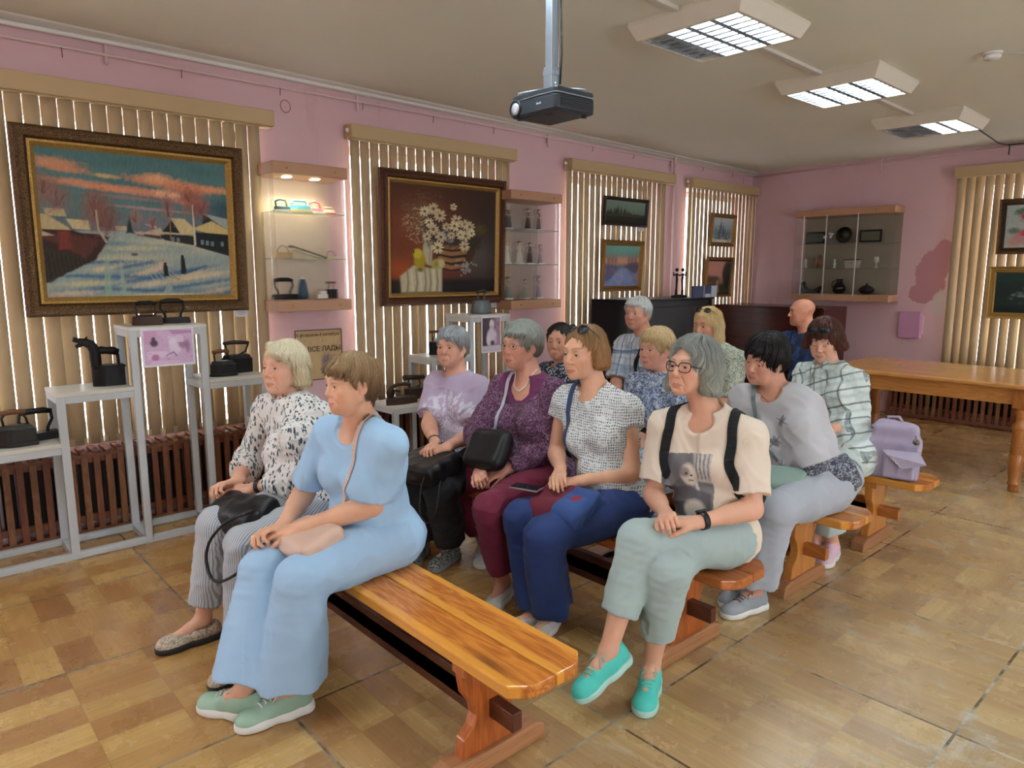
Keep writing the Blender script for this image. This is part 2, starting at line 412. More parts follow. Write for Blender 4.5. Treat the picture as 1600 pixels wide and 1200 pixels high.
    col = t.mix(t.math('MULTIPLY', sw, .9), col, t.mix(t.math('MULTIPLY', sn, t.math('ADD', .2, t.math('MULTIPLY', side, .8))), srgb(66, 52, 38), srgb(214, 206, 186)))
    sd = t.math('MAXIMUM', edge(px, .03), edge(py, .03)); col = t.mix(t.math('MULTIPLY', t.math('MULTIPLY', sd, t.ramp(t.noise(c, 2.1, 6, .7), [(.56, 0.), (.66, 1.)])), t.math('ADD', .12, t.math('MULTIPLY', side, .55))), col, srgb(196, 206, 200))
    t.bump(t.math('ADD', t.math('MULTIPLY', grain, .4), t.math('MULTIPLY', t.math('MAXIMUM', sw, j), -1.)), .25, .002)
    rg = t.math('ADD', .12, t.math('MULTIPLY', t.noise(c, 4, 5, .7), .30))
    return t.done(col, rg, Specular_IOR_Level=.5)
M_FLOOR = floor_mat()
m = MB(); m.box((XW - .3, YF - .2, -.12), (XR + .2, YB + .3, 0)); struct(m.build('floor', M_FLOOR))
# ceiling: slightly falling towards the far end
m = MB(); ys = [YF - .2, -1, 9]
for i in range(2):
    a, b = ys[i], ys[i + 1]
    m.add([(XW - .3, a, ceil_z(a)), (XR + .2, a, ceil_z(a)), (XR + .2, b, ceil_z(b)), (XW - .3, b, ceil_z(b)), (XW - .3, a, 3.1), (XR + .2, a, 3.1), (XR + .2, b, 3.1), (XW - .3, b, 3.1)],
          [(0, 3, 2, 1), (4, 5, 6, 7), (0, 1, 5, 4), (1, 2, 6, 5), (2, 3, 7, 6), (3, 0, 4, 7)])
struct(m.build('ceiling', M_CEIL))
# window wall with four openings, far wall with one (and one more beyond the frame), two walls out of view, the right one with added fill windows
WZ0, WZ1 = .56, 2.46
WIN = [(-.55, 1.97), (2.66, 4.12), (4.93, 6.36), (6.85, 8.18)]
def wall_with(name, openings, fn, length):
    """fn(a0,a1,z0,z1) adds a solid stretch"""
    m = MB(); a = length[0]
    for o0, o1 in openings:
        fn(m, a, o0, 0, 2.95); fn(m, o0, o1, 0, WZ0); fn(m, o0, o1, WZ1, 2.95); a = o1
    fn(m, a, length[1], 0, 2.95)
    return struct(m.build(name, M_WALL, fix=True))
wall_with('wall_left', [(-3.4, -1.5)] + WIN, lambda m, a, b, z0, z1: m.box((XW - .3, a, z0), (XW, b, z1)), (YF - .2, YB + .3))
WINB = [(-2.36, -.9), (.2, 1.7)]
wall_with('wall_back', WINB, lambda m, a, b, z0, z1: m.box((a, YB, z0), (b, YB + .3, z1)), (XW, XR + .2))
FILL_WIN = [(-.9, .8), (3.4, 5.1)]  # unseen windows, added to bring fill daylight from the camera side
wall_with('wall_right', FILL_WIN, lambda m, a, b, z0, z1: m.box((XR, a, z0), (XR + .2, b, z1)), (YF, YB))
m = MB(); m.box((XW, YF - .2, 0), (XR, YF, 2.95)); struct(m.build('wall_front', M_WALL))
GL = NT('window_glass'); M_PANE = GL.done((1, 1, 1), .02, Transmission_Weight=1.0, IOR=1.05, Alpha=.25)
def window(n, a0, a1, ax):
    """white window frame set near the outside of the opening"""
    m = MB(); w = .06; mid = [a0 + (a1 - a0) * k / 3 for k in (1, 2)]; d0, d1 = .20, .26
    def bx(p, q, z0, z1):
        if ax == 'x': m.box((XW - d1, p, z0), (XW - d0, q, z1))
        else: m.box((p, YB + d0, z0), (q, YB + d1, z1))
    bx(a0, a0 + w, WZ0, WZ1); bx(a1 - w, a1, WZ0, WZ1); bx(a0, a1, WZ0, WZ0 + w); bx(a0, a1, WZ1 - w, WZ1)
    for q in mid: bx(q - .035, q + .035, WZ0 + w, WZ1 - w)
    f = struct(m.build('window_%d' % n, M_WHITE, bevel=.004))
    g = MB()
    if ax == 'x': g.box((XW - .235, a0 + w, WZ0 + w), (XW - .230, a1 - w, WZ1 - w))
    else: g.box((a0 + w, YB + .230, WZ0 + w), (a1 - w, YB + .235, WZ1 - w))
    g.build('pane', M_PANE, f)
    s = MB()
    if ax == 'x': s.box((XW - .2, a0, WZ0 - .03), (XW + .02, a1, WZ0 + .003))
    else: s.box((a0, YB - .02, WZ0 - .03), (a1, YB + .2, WZ0 + .003))
    s.build('sill', M_WHITE, f)
for i, (a, b) in enumerate(WIN): window(i + 1, a, b, 'x')
for i, (a, b) in enumerate(WINB): window(i + 5, a, b, 'y')
for i, (a, b) in enumerate(FILL_WIN):
    m = MB(); w = .06
    for p, q, z0, z1 in ((a, a + w, WZ0, WZ1), (b - w, b, WZ0, WZ1), (a, b, WZ0, WZ0 + w), (a, b, WZ1 - w, WZ1), ((a + b) / 2 - .035, (a + b) / 2 + .035, WZ0, WZ1)): m.box((XR + .12, p, z0), (XR + .18, q, z1))
    f = struct(m.build('window_%d' % (i + 7), M_WHITE)); g = MB(); g.box((XR + .148, a + w, WZ0 + w), (XR + .152, b - w, WZ1 - w)); g.build('pane', M_PANE, f)
    ld = bpy.data.lights.new('portal', 'AREA'); ld.shape = 'RECTANGLE'; ld.size = 1.6; ld.size_y = 1.8; ld.cycles.is_portal = True; lo = bpy.data.objects.new('window_portal', ld); link(lo, f); lo.location = (XR + .25, (a + b) / 2, 1.5); lo.rotation_euler = (0, math.radians(90), 0)
# cornice and pipes round the top of the walls
m = MB()
for y0, y1 in ((YF, -1), (-1, YB)):
    z0, z1 = ceil_z(y0), ceil_z(y1)
    m.add([(XW, y0, z0 - .045), (XW + .07, y0, z0 - .012), (XW + .07, y0, z0 + .02), (XW, y0, z0 + .02), (XW, y1, z1 - .045), (XW + .07, y1, z1 - .012), (XW + .07, y1, z1 + .02), (XW, y1, z1 + .02)],
          [(0, 1, 2, 3), (7, 6, 5, 4), (0, 4, 5, 1), (1, 5, 6, 2), (2, 6, 7, 3), (3, 7, 4, 0)])
struct(m.build('trim_1', M_TRIM))
p = empty('heating_pipe', (XW + .04, 4., 2.7), label='thick white pipe along the top of the window wall', cat='pipe'); O = V(XW + .04, 4, 2.7)
m = MB(); m.tube([V(XW + .035, y, 2.812 - .0105 * max(0, y - 2.2) + .004 * math.sin(y * 1.7)) - O for y in np.linspace(YF + .05, YB - .06, 40)], .014, 8); m.build('pipe_run', M_WHITE, p)
for k, y in enumerate((1.12, 2.72, 4.65, 6.52, 8.0)):
    m = MB(); zt = ceil_z(y) - .05; m.tube([V(XW + .03, y, zt) - O, V(XW + .03, y, zt - .11) - O], .008, 8); m.build('hanger', M_PIPE, p)
p = empty('curtain_pipe', (XW + .04, 4., 2.7), label='thin pinkish white pipe running just below the thick wall pipe', cat='pipe')
m = MB(); m.tube([V(XW + .035, y, 2.742 - .0065 * max(0, y - 2.5) + .003 * math.sin(y * 2.1)) - O for y in np.linspace(YF + .05, YB - .05, 40)], .008, 8)
m.build('pipe_run', M_PIPE, p)
_hk = plain('dark_hook', srgb(110, 86, 84))
for k in range(12):
    m = MB(); y = .9 + k * .62; z = 2.735 - .0065 * max(0, y - 2.5); m.tube([V(XW + .035, y, z + .012) - O, V(XW + .045, y, z - .01) - O, V(XW + .03, y + .004, z - .045) - O], .0025, 6); m.build('hook', _hk, p)
m = MB(); m.tube([(XW + .05, 6.55, 2.74), (XW + .05, 6.55, 1.6), (XW + .05, 6.56, .02)], .013, 10)
m.tube([(XW + .05, 6.55, 2.76), (XW + .05, 6.55, 2.68)], .019, 10)
tag(m.build('riser_pipe', M_PIPE), 'vertical pink painted pipe between the third and fourth blinds', 'pipe')
m = MB(); m.tube([(XW + .03, YB - .03, 2.70), (-2.5, YB - .03, 2.712), (XR - .1, YB - .03, 2.73)], .008, 8)
tag(m.build('wall_pipe', M_PIPE), 'thin painted pipe along the top of the far wall', 'pipe')
m = MB(); m.tube([(-3.19, YB - .03, 2.77), (-3.19, YB - .03, 2.60)], .007, 8); tag(m.build('pipe_bracket', M_PIPE), 'short vertical bracket of the pipe above the far cabinet', 'bracket')
m = MB(); rr = [(XW + .004, 2.19 + .035 * math.cos(a), 2.632 + .04 * math.sin(a)) for a in np.linspace(0, 6.283, 20)[:-1]]
m.tube(rr, .003, 6, closed=True); tag(m.build('wall_ring', plain('ring_mark', srgb(176, 120, 110))), 'small ring outline high on the pink wall above the lit cabinet', 'ring')

# ------------------------------------------------------------------ blinds
t = NT('blind_fabric'); _c = t.coord(); _n = t.noise(t.coord(scale=(1, 1, .3)), 40, 3)
_col = t.mix(_n, srgb(186, 163, 128), srgb(198, 177, 144))
_tr = t.n.new('ShaderNodeBsdfTranslucent'); t.set(_tr.inputs[0], srgb(216, 190, 150)); _mx = t.n.new('ShaderNodeMixShader'); _mx.inputs[0].default_value = .10
t.t.links.new(t.b.outputs[0], _mx.inputs[1]); t.t.links.new(_tr.outputs[0], _mx.inputs[2]); t.t.links.new(_mx.outputs[0], t.n['Material Output'].inputs[0])
t.bump(t.noise(_c, 180, 2), .12, .001)
M_BLIND = t.done(_col, .8)
M_VAL = plain('valance', srgb(194, 168, 126), .6, var=.03)
BN = ['cream vertical blind behind the snowy village painting', 'cream vertical blind behind the flower basket painting', 'cream vertical blind behind the black piano, left of the riser pipe',
      'cream vertical blind in the corner, right of the riser pipe', 'cream vertical blind on the far wall above the long table', 'cream vertical blind on the far wall beyond the table']
def blind(i, a0, a1, vy0, vy1, ax, z0=.53, z1=2.49, pitch=.0805, tilt=-3, seed=1):
    O = (XW + .06, (a0 + a1) / 2, z1) if ax == 'x' else ((a0 + a1) / 2, YB - .06, z1)
    root = empty('vertical_blind', O, label=BN[i], cat='blind', group=None)
    rnd = random.Random(seed); m = MB(); n = int(round((a1 - a0) / pitch)); w = .0384; L = z1 - z0; bot = MB()
    for k in range(n):
        c = -(a1 - a0) / 2 + pitch * (k + .5); an = math.radians(tilt + rnd.uniform(-1.8, 1.8)); sway = rnd.uniform(-.006, .006); dx = rnd.uniform(-.004, .004)
        if rnd.random() < .03: an += math.radians(rnd.choice((14, -14)))
        rows = 6; vs = []; 
        for r in range(rows + 1):
            tt = r / rows
            for s_ in (-1, 0, 1):
                al = c + sway * tt + s_ * w * math.cos(an); nm = s_ * w * math.sin(an) + (.004 if s_ == 0 else 0) + dx * tt
                vs.append((nm, al, -L * tt) if ax == 'x' else (al, -nm, -L * tt))
        fs = []
        for r in range(rows):
            for s_ in (0, 1):
                a = r * 3 + s_; fs.append((a, a + 1, a + 4, a + 3))
        m.add(vs, fs, 0, True)
        al = c + sway
        if ax == 'x': bot.obox((dx, al, -L + .022), (math.sin(an), math.cos(an), 0), (math.cos(an), -math.sin(an), 0), (0, 0, 1), (w * .97, .0022, .02))
        else: bot.obox((al, -dx, -L + .022), (math.cos(an), -math.sin(an), 0), (math.sin(an), math.cos(an), 0), (0, 0, 1), (w * .97, .0022, .02))
    sl = m.build('slats', M_BLIND, root, fix=False)
    so = sl.modifiers.new('thick', 'SOLIDIFY'); so.thickness = .0007
    bot.build('slat_weights', M_BLIND, root)
    v = MB(); c0 = (a0 + a1) / 2; h = .055
    if ax == 'x': v.box((-.055, vy0 - c0, -.02), (.055, vy1 - c0, .075)); v.box((-.05, vy0 - c0 + .01, -.03), (.035, vy1 - c0 - .01, -.02))
    else: v.box((vy0 - c0, -.055, -.02), (vy1 - c0, .055, .075)); v.box((vy0 - c0 + .01, -.035, -.03), (vy1 - c0 - .01, .05, -.02))
    v.build('valance', M_VAL, root, bevel=.006)
    if i in (0, 1, 2, 3):
        q = MB(); q.tube([(-.0, a0 - c0 - .015, .02 - .02), (.0, a0 - c0 - .02, -1.7)], .0018, 6); q.ball((0, a0 - c0 - .012, .035), .016, 8); q.build('pull_chain', M_WHITE, root)
blind(0, -.60, 2.0, -.7, 2.06, 'x', seed=1, tilt=3)
blind(1, 2.63, 4.14, 2.62, 4.20, 'x', seed=2)
blind(2, 4.86, 6.40, 4.88, 6.50, 'x', seed=3)
blind(3, 6.80, 8.22, 6.82, 8.24, 'x', seed=4)
blind(4, -2.44, -.85, -2.46, -.82, 'y', seed=5, tilt=-14)
blind(5, .15, 1.75, .12, 1.78, 'y', seed=6, tilt=-14)

# ------------------------------------------------------------------ slatted radiator covers
M_SLAT = wood('cover_wood', srgb(122, 68, 40), srgb(78, 38, 22), 'z', 1.6, .5, knots=False)
M_SLATL = wood('cover_wood_light', srgb(136, 88, 52), srgb(84, 48, 26), 'z', 1.6, .5, knots=False)
M_GAP = plain('cover_inside', srgb(30, 18, 14), .8)
def rad_cover(a0, a1, ax, label):
    O = (XW, (a0 + a1) / 2, 0) if ax == 'x' else ((a0 + a1) / 2, YB, 0); c0 = (a0 + a1) / 2
    root = empty('radiator_cover', O, label=label, cat='radiator cover')
    D = .16; rnd = random.Random(int(a0 * 100)); A, Bm, C2 = MB(), MB(), MB()
    def put(mb, d0, d1, p, q, z0, z1, mi=0):
        if ax == 'x': mb.box((d0, p - c0, z0), (d1, q - c0, z1), mi)
        else: mb.box((p - c0, -d1, z0), (q - c0, -d0, z1), mi)
    n = int((a1 - a0) / .062)
    for k in range(n):
        p = a0 + (a1 - a0) * k / n; put(A, D - .022, D, p + .006, p + .040, .035, .475, 1 if rnd.random() < .3 else 0)
    A.build('slats', [M_SLAT, M_SLATL], root, bevel=.002)
    for k in range(n):
        p = a0 + (a1 - a0) * k / n; put(Bm, .01, D + .012, p + .004, p + .038, .495, .512, 1 if rnd.random() < .25 else 0)
    Bm.build('top_grille', [M_SLAT, M_SLATL], root, bevel=.002)
    for z in (.09, .44): put(C2, D - .045, D - .022, a0, a1, z, z + .04)
    put(C2, D - .03, D, a0, a1, .475, .495); put(C2, D - .035, D + .004, a0, a1, .012, .05)
    C2.build('rail', M_SLAT, root)
    q = MB(); 
    nn = int((a1 - a0) / .08)
    for k in range(nn):
        y = a0 + .06 + (a1 - a0 - .12) * k / max(1, nn - 1); put(q, .03, .10, y - .03, y + .03, .10, .44)
    q.build('radiator', M_GAP, root, bevel=.01)
rad_cover(-.9, 2.02, 'x', 'brown slatted wooden radiator cover below the snowy village painting')
rad_cover(2.60, 4.20, 'x', 'brown slatted wooden radiator cover behind the second display stand')
rad_cover(4.86, 6.44, 'x', 'brown slatted wooden radiator cover behind the black piano')
rad_cover(-2.90, -.7, 'y', 'brown slatted wooden radiator cover seen under the long table')
rad_cover(0., 1.9, 'y', 'brown slatted wooden radiator cover on the far wall past the table')

# ------------------------------------------------------------------ ceiling lamps
M_LHOUS = plain('lamp_housing', srgb(214, 206, 188), .45, var=.04)
M_REFL = plain('lamp_reflector', (.85, .87, .88), .22, 1.0, var=.05)
M_REFL2 = plain('lamp_blade_edge', srgb(140, 150, 158), .45, .3)
t = NT('tube_lit'); t.done((1, 1, 1), .5, Emission_Color=(.80, .93, 1.0, 1), Emission_Strength=LAMP_STRENGTH); M_TUBE = t.m
M_TUBEOFF = plain('tube_dark', srgb(206, 196, 176), .4)
def lamp(x, y, lit, label, aim=True):
    zc = ceil_z(y); H = .085; root = empty('ceiling_light', (x, y, zc - H), label=label, cat='ceiling light', group='square ceiling lights in a row')
    w = .30; wt = .335
    m = MB(); t_ = .022; zt = H + .012
    # flared housing, open below
    def ring(r0, z0, r1, z1):
        a = [(-r0, -r0, z0), (r0, -r0, z0), (r0, r0, z0), (-r0, r0, z0), (-r1, -r1, z1), (r1, -r1, z1), (r1, r1, z1), (-r1, r1, z1)]
        m.add(a, [(0, 1, 5, 4), (1, 2, 6, 5), (2, 3, 7, 6), (3, 0, 4, 7)])
    ring(w, 0, wt, H * .8); ring(wt, H * .8, wt, zt); ring(w - t_, 0, w, 0); ring(w - t_, 0, w - t_, zt); ring(w - t_, zt, wt, zt)
    m.build('housing', M_LHOUS, root)
    r = w - t_; g = MB(); bt = MB(); g.box((-r, -r, H - .012), (r, r, H - .008))
    for k in range(4):        # four bays along y-running tubes
        x0 = -r + 2 * r * k / 4; x1 = -r + 2 * r * (k + 1) / 4; xm = (x0 + x1) / 2
        g.add([(x0, -r, .002), (x0 + .016, -r, H - .02), (x0 + .016, r, H - .02), (x0, r, .002)], [(0, 1, 2, 3)]); g.add([(x1, -r, .002), (x1 - .016, -r, H - .02), (x1 - .016, r, H - .02), (x1, r, .002)], [(0, 3, 2, 1)])
        for j in range(1, 8):
            yy = -r + 2 * r * j / 8; g.box((x0 + .004, yy - .0015, .004), (x1 - .004, yy + .0015, .036)); bt.box((x0 + .002, yy - .0085, .0015), (x1 - .002, yy + .0085, .004))
    for k in range(1, 4): xm = -r + 2 * r * k / 4; bt.box((xm - .015, -r, .0012), (xm + .015, r, .0042))
    g.build('louvre', M_REFL, root, fix=False); bt.build('louvre_edges', M_REFL2, root)
    for k in range(4):
        xm = -r + 2 * r * (k + .5) / 4; tb = MB(); tb.tube([(xm, -r + .01, .054), (xm, r - .01, .054)], .0125, 8)
        o = tb.build('tube', M_TUBE if lit[k] else M_TUBEOFF, root)
LX = -2.215
lamp(LX, 3.45, (0, 1, 1, 1), 'square louvred ceiling light nearest the projector, one strip unlit')
lamp(LX, 5.02, (1, 1, 1, 1), 'middle square louvred ceiling light, fully lit')
lamp(LX, 6.62, (0, 0, 1, 1), 'square louvred ceiling light nearest the far wall, half unlit')
for y, q in ((1.85, 'first'), (.25, 'second'), (-1.35, 'third')): lamp(LX, y, (1, 1, 1, 1), q + ' square ceiling light on the camera side of the projector')
for y, q in ((5.02, 'farthest'), (1.85, 'middle'), (-1.35, 'nearest')): lamp(.75, y, (1, 1, 1, 1), q + ' square ceiling light of the unseen row added over the open floor')  # second lamp row, out of view, added to light the room
for a, b in ((2.19, 3.11), (3.79, 4.68), (5.36, 6.28)):
    m = MB(); O = V(LX - .03, a, ceil_z(a)); m.add([V(LX - .05, a, ceil_z(a) - .02) - O, V(LX - .01, a, ceil_z(a) - .02) - O, V(LX - .01, b, ceil_z(b) - .02) - O, V(LX - .05, b, ceil_z(b) - .02) - O,
        V(LX - .05, a, ceil_z(a) + .01) - O, V(LX - .01, a, ceil_z(a) + .01) - O, V(LX - .01, b, ceil_z(b) + .01) - O, V(LX - .05, b, ceil_z(b) + .01) - O], [(0, 1, 2, 3), (4, 7, 6, 5), (0, 4, 5, 1), (1, 5, 6, 2), (2, 6, 7, 3), (3, 7, 4, 0)])
    o = m.build('cable_duct', M_TRIM); o.location = tuple(O)
    tag(o, {2.19: 'cable duct running from the top of the picture to the first ceiling light', 3.79: 'cable duct between the first and the middle ceiling light', 5.36: 'cable duct between the middle and the farthest ceiling light'}[a], 'cable duct')
m = MB(); m.tube([(-2.02, 6.92, ceil_z(6.9) - .01), (-1.98, 7.3, 2.70), (-2.02, 7.8, 2.70), (-2.05, 8.2, 2.735)], .006, 8); m.tube([(-2.05, 8.2, 2.735), (-1.6, 8.2, 2.72), (-1.2, 8.2, 2.735)], .006, 8)
m.tube([(-2.03, 8.2, 2.73), (-2.03, 8.2, 2.64)], .005, 6)
tag(m.build('black_cable', plain('black_rubber', (.02, .02, .02), .5)), 'black cable hanging from the farthest ceiling light to the far wall', 'cable')
root = empty('smoke_detector', (-1.375, 5.02, ceil_z(5.02)), label='small round white smoke detector on the ceiling', cat='smoke detector')
m = MB(); m.lathe([(.0, .0), (.052, .0), (.05, -.012)], n=24); m.build('base', M_WHITE, root); m = MB(); m.lathe([(.043, -.012), (.046, -.028), (.034, -.040), (0.0, -.042)], n=24); m.build('cover', M_WHITE, root)
m = MB(); O = V(-1.33, 5.05, ceil_z(5.05)); m.tube([V(-1.33, 5.05, ceil_z(5.05) - .004) - O, V(-.6, 5.9, ceil_z(5.9) - .004) - O], .004, 6); o = m.build('detector_wire', M_TRIM); o.location = tuple(O); tag(o, 'thin white wire leading right from the smoke detector', 'wire')
# ------------------------------------------------------------------ painted surfaces (a fine grid, one pigment per point)
CV = NT('oil_paint'); CV.bump(CV.noise(CV.coord(), 260, 4, .7), .35, .0015); M_PAINT = CV.done(CV.attr('Col'), .6, Specular_IOR_Level=.25)
PR = NT('printed_paper'); M_PRINT = PR.done(PR.attr('Col'), .35)
def vn(u, v, fu, fv, seed=0, n=5):
    r = np.random.RandomState(seed); o = 0
    for i in range(n):
        a = r.uniform(-1, 1, 2); o = o + np.sin(u * fu * (a[0] + (1.2 if i % 2 else -1.)) + v * fv * (a[1] + .6) + r.uniform(0, 6.28) + 1.3 * np.sin(v * fv * .7 + u * fu * .35 + i))
    return o / n
class Art:
    def __init__(s, nu, nv, base):
        s.u, s.v = np.meshgrid(np.linspace(0, 1, nu), np.linspace(0, 1, nv)); s.c = np.zeros(s.u.shape + (3,)); s.c[:] = srgb(*base)
    def put(s, m, col, k=1.0):
        m = np.clip(m, 0, 1)[..., None] * k; s.c = s.c * (1 - m) + np.array(srgb(*col)) * m if not isinstance(col, np.ndarray) else s.c * (1 - m) + col * m; return s
    def ell(s, cx, cy, rx, ry, col, soft=.15, k=1., rot=0., rough=0., seed=0):
        du, dv = s.u - cx, s.v - cy
        if rot: c_, s_ = math.cos(rot), math.sin(rot); du, dv = du * c_ + dv * s_, -du * s_ + dv * c_
        d = np.sqrt((du / rx) ** 2 + (dv / ry) ** 2)
        if rough: d = d + rough * vn(s.u, s.v, 90, 90, seed) + rough * .6 * vn(s.u, s.v, 210, 190, seed + 1)
        return s.put((1 + soft - d) / (2 * soft), col, k)
    def poly(s, pts, col, k=1., soft=.004, rough=0., seed=0):
        """soft edged polygon, any shape (even-odd + distance)"""
        u, v = s.u, s.v
        if rough: u = u + rough * vn(s.u, s.v, 60, 60, seed); v = v + rough * vn(s.u, s.v, 55, 70, seed + 2)
        ins = np.zeros(u.shape, bool); dmin = np.full(u.shape, 9.)
        for i in range(len(pts)):
            (x0, y0), (x1, y1) = pts[i], pts[(i + 1) % len(pts)]
            if y0 != y1: ins ^= ((y0 > v) != (y1 > v)) & (u < (x1 - x0) * (v - y0) / (y1 - y0) + x0)
            L = (x1 - x0) ** 2 + (y1 - y0) ** 2 + 1e-9; t = np.clip(((u - x0) * (x1 - x0) + (v - y0) * (y1 - y0)) / L, 0, 1)
            dmin = np.minimum(dmin, np.hypot(u - x0 - t * (x1 - x0), v - y0 - t * (y1 - y0)))
        d = np.where(ins, -dmin, dmin); return s.put((soft - d) / (2 * soft), col, k)
    def line(s, pts, w, col, k=1., w1=None):
        m = np.zeros(s.u.shape); w1 = w if w1 is None else w1; n = len(pts) - 1
        for i in range(n):
            (x0, y0), (x1, y1) = pts[i], pts[i + 1]; L = (x1 - x0) ** 2 + (y1 - y0) ** 2 + 1e-9
            t = np.clip(((s.u - x0) * (x1 - x0) + (s.v - y0) * (y1 - y0)) / L, 0, 1); ww = w + (w1 - w) * (i + t) / n
            m = np.maximum(m, np.clip((ww - np.hypot(s.u - x0 - t * (x1 - x0), s.v - y0 - t * (y1 - y0))) / (w * .5) + .5, 0, 1))
        return s.put(m, col, k)
    def mesh(s, name, o, ax, ay, w, h, mat, parent, **k):
        """o = corner at u=0,v=0; ax, ay world directions"""
        nv, nu = s.u.shape; o, ax, ay = [np.array(q, float) for q in (o, ax, ay)]
        P = o + s.u.reshape(-1, 1) * w * ax + s.v.reshape(-1, 1) * h * ay
        i = np.arange(nv * nu).reshape(nv, nu); q = np.stack([i[:-1, :-1], i[:-1, 1:], i[1:, 1:], i[1:, :-1]], -1).reshape(-1, 4)
        return quads(name, P.astype(np.float32), q.astype(np.int32), mat, parent, s.c.reshape(-1, 3), None, **k)
# v runs upwards
def art_village():
    A = Art(300, 250, (86, 126, 124)); u, v = A.u, A.v; R = random.Random(3)
    A.put(sstep(.5, 1., v), (80, 116, 116)); A.put(1 - sstep(.42, .75, v), (112, 116, 120)); A.put(np.clip(vn(u, v, 9, 30, 1), 0, 1) * .5, (58, 92, 90))
    A.put(sstep(.72, 1., u) * sstep(.45, .6, v) * (1 - sstep(.66, .78, v)), (38, 66, 86), .8)
    for cx, cy, rx, ry, c in ((.08, .90, .12, .035, (208, 146, 108)), (.15, .865, .09, .02, (206, 136, 100)), (.62, .83, .16, .030, (222, 148, 104)), (.60, .855, .07, .03, (226, 164, 122)), (.33, .84, .06, .013, (206, 170, 116)),
                              (.25, .775, .24, .022, (208, 140, 106)), (.34, .755, .13, .018, (222, 146, 104)), (.55, .745, .14, .026, (214, 140, 108)), (.66, .74, .07, .03, (236, 178, 138)), (.78, .79, .14, .03, (216, 132, 96)), (.92, .80, .13, .022, (222, 148, 104)),
                              (.76, .70, .10, .022, (200, 128, 120)), (.45, .70, .2, .012, (150, 118, 118)), (.55, .63, .2, .01, (170, 140, 140))):
        A.ell(cx, cy, rx, ry, c, .5, .9, -.06, .35, int(cx * 50))
    # snow
    gl = .475 - .03 * np.abs(u - .42) * 2
    snow = sstep(0, .012, gl - v)
    A.put(snow, (150, 164, 158)); A.put(snow * np.clip(vn(u, v, 7, 34, 5) * 1.6, 0, 1) * .8, (92, 134, 148)); A.put(snow * np.clip(vn(u, v, 5, 26, 9) * 1.5, 0, 1) * .7, (198, 190, 158))
    A.put(snow * (1 - sstep(.0, .30, v)) * np.clip(.4 + vn(u, v, 8, 40, 12) * 1.4, 0, 1), (52, 102, 146), .85)
    A.put(snow * (1 - sstep(.02, .34, v)) * np.clip(vn(u, v, 6, 28, 15) * 1.7 - .1, 0, 1), (222, 202, 168), .85)
    for x0, y0, x1, y1, c in ((.42, .14, .62, .22, (216, 196, 160)), (.55, .17, .62, .27, (222, 186, 156)), (.62, .11, .95, .17, (222, 204, 164)), (.0, .02, .25, .035, (214, 190, 160)), (.08, .09, .34, .10, (206, 196, 148)), (.22, .19, .36, .205, (214, 196, 160)), (.3, .34, .6, .35, (200, 190, 150)), (.45, .40, .8, .385, (196, 190, 160)),
                              (.70, .135, .86, .185, (210, 190, 150)), (.45, .07, .6, .10, (216, 200, 170)), (.85, .02, 1., .05, (216, 196, 166))): A.ell((x0 + x1) / 2, (y0 + y1) / 2, abs(x1 - x0) * .52, .017, c, .6, .8, math.atan2(y1 - y0, x1 - x0), .45, int(x0 * 90))
    for x0, y0, x1, y1 in ((.36, .20, .56, .25), (.4, .10, .7, .18), (.62, .155, .86, .215), (.55, .04, 1., .12), (.3, .06, .6, .03), (.05, .15, .5, .14), (.12, .24, .45, .25)): A.ell((x0 + x1) / 2, (y0 + y1) / 2, abs(x1 - x0) * .55, .013, (58, 104, 142), .6, .8, math.atan2(y1 - y0, x1 - x0), .5, int(x0 * 70 + 5))
    for k in range(6): A.line([(.50 + .02 * k, .23), (.56 + .035 * k, .08)], .003, (200, 180, 150), .6)
    A.line([(.305, .25), (.30, .02)], .012, (150, 176, 150), .7, .02); A.line([(.375, .24), (.385, .0)], .008, (160, 186, 160), .6, .014); A.line([(.62, .03), (.63, .06)], .018, (160, 186, 170), .7)
    # left houses
    A.poly([(0, .47), (.13, .47), (.20, .44), (.27, .44), (.33, .42), (.25, .26), (.0, .10)], (58, 34, 30), 1, .006, .004); A.poly([(.08, .45), (.135, .45), (.135, .33), (.08, .33)], (146, 56, 44), .8, .01, .006)
    A.poly([(0, .40), (.1, .35), (.2, .26), (.28, .40), (.2, .42), (0, .44)], (104, 56, 44), .6, .01, .008); A.poly([(0, .34), (.14, .31), (.22, .25), (.24, .30), (.03, .10), (0, .10)], (52, 44, 34), .9, .006, .006)
    for k in range(11): A.line([(.02 + .021 * k, .30 - .004 * k), (.03 + .021 * k, .13 + .012 * k)], .003, (28, 22, 18), .7)
    A.poly([(0, .46), (.0, .56), (.03, .56), (.13, .475), (.14, .46)], (190, 170, 128)); A.poly([(.02, .60), (.115, .60), (.125, .55), (.03, .55)], (186, 168, 128)); A.poly([(.12, .535), (.23, .53), (.235, .465), (.15, .47)], (196, 178, 134)); A.poly([(0, .45), (.06, .42), (0, .415)], (184, 168, 140))
    # right houses
    A.poly([(.68, .58), (.60, .455), (.60, .42), (.68, .41), (.74, .42), (.72, .47)], (34, 34, 32)); A.poly([(.66, .575), (.74, .57), (.80, .50), (.80, .455), (.715, .455)], (204, 184, 138)); A.poly([(.60, .465), (.70, .46), (.82, .44), (.82, .37), (.62, .41)], (36, 34, 30)); A.poly([(.61, .47), (.74, .462), (.74, .452), (.60, .455)], (190, 176, 150))
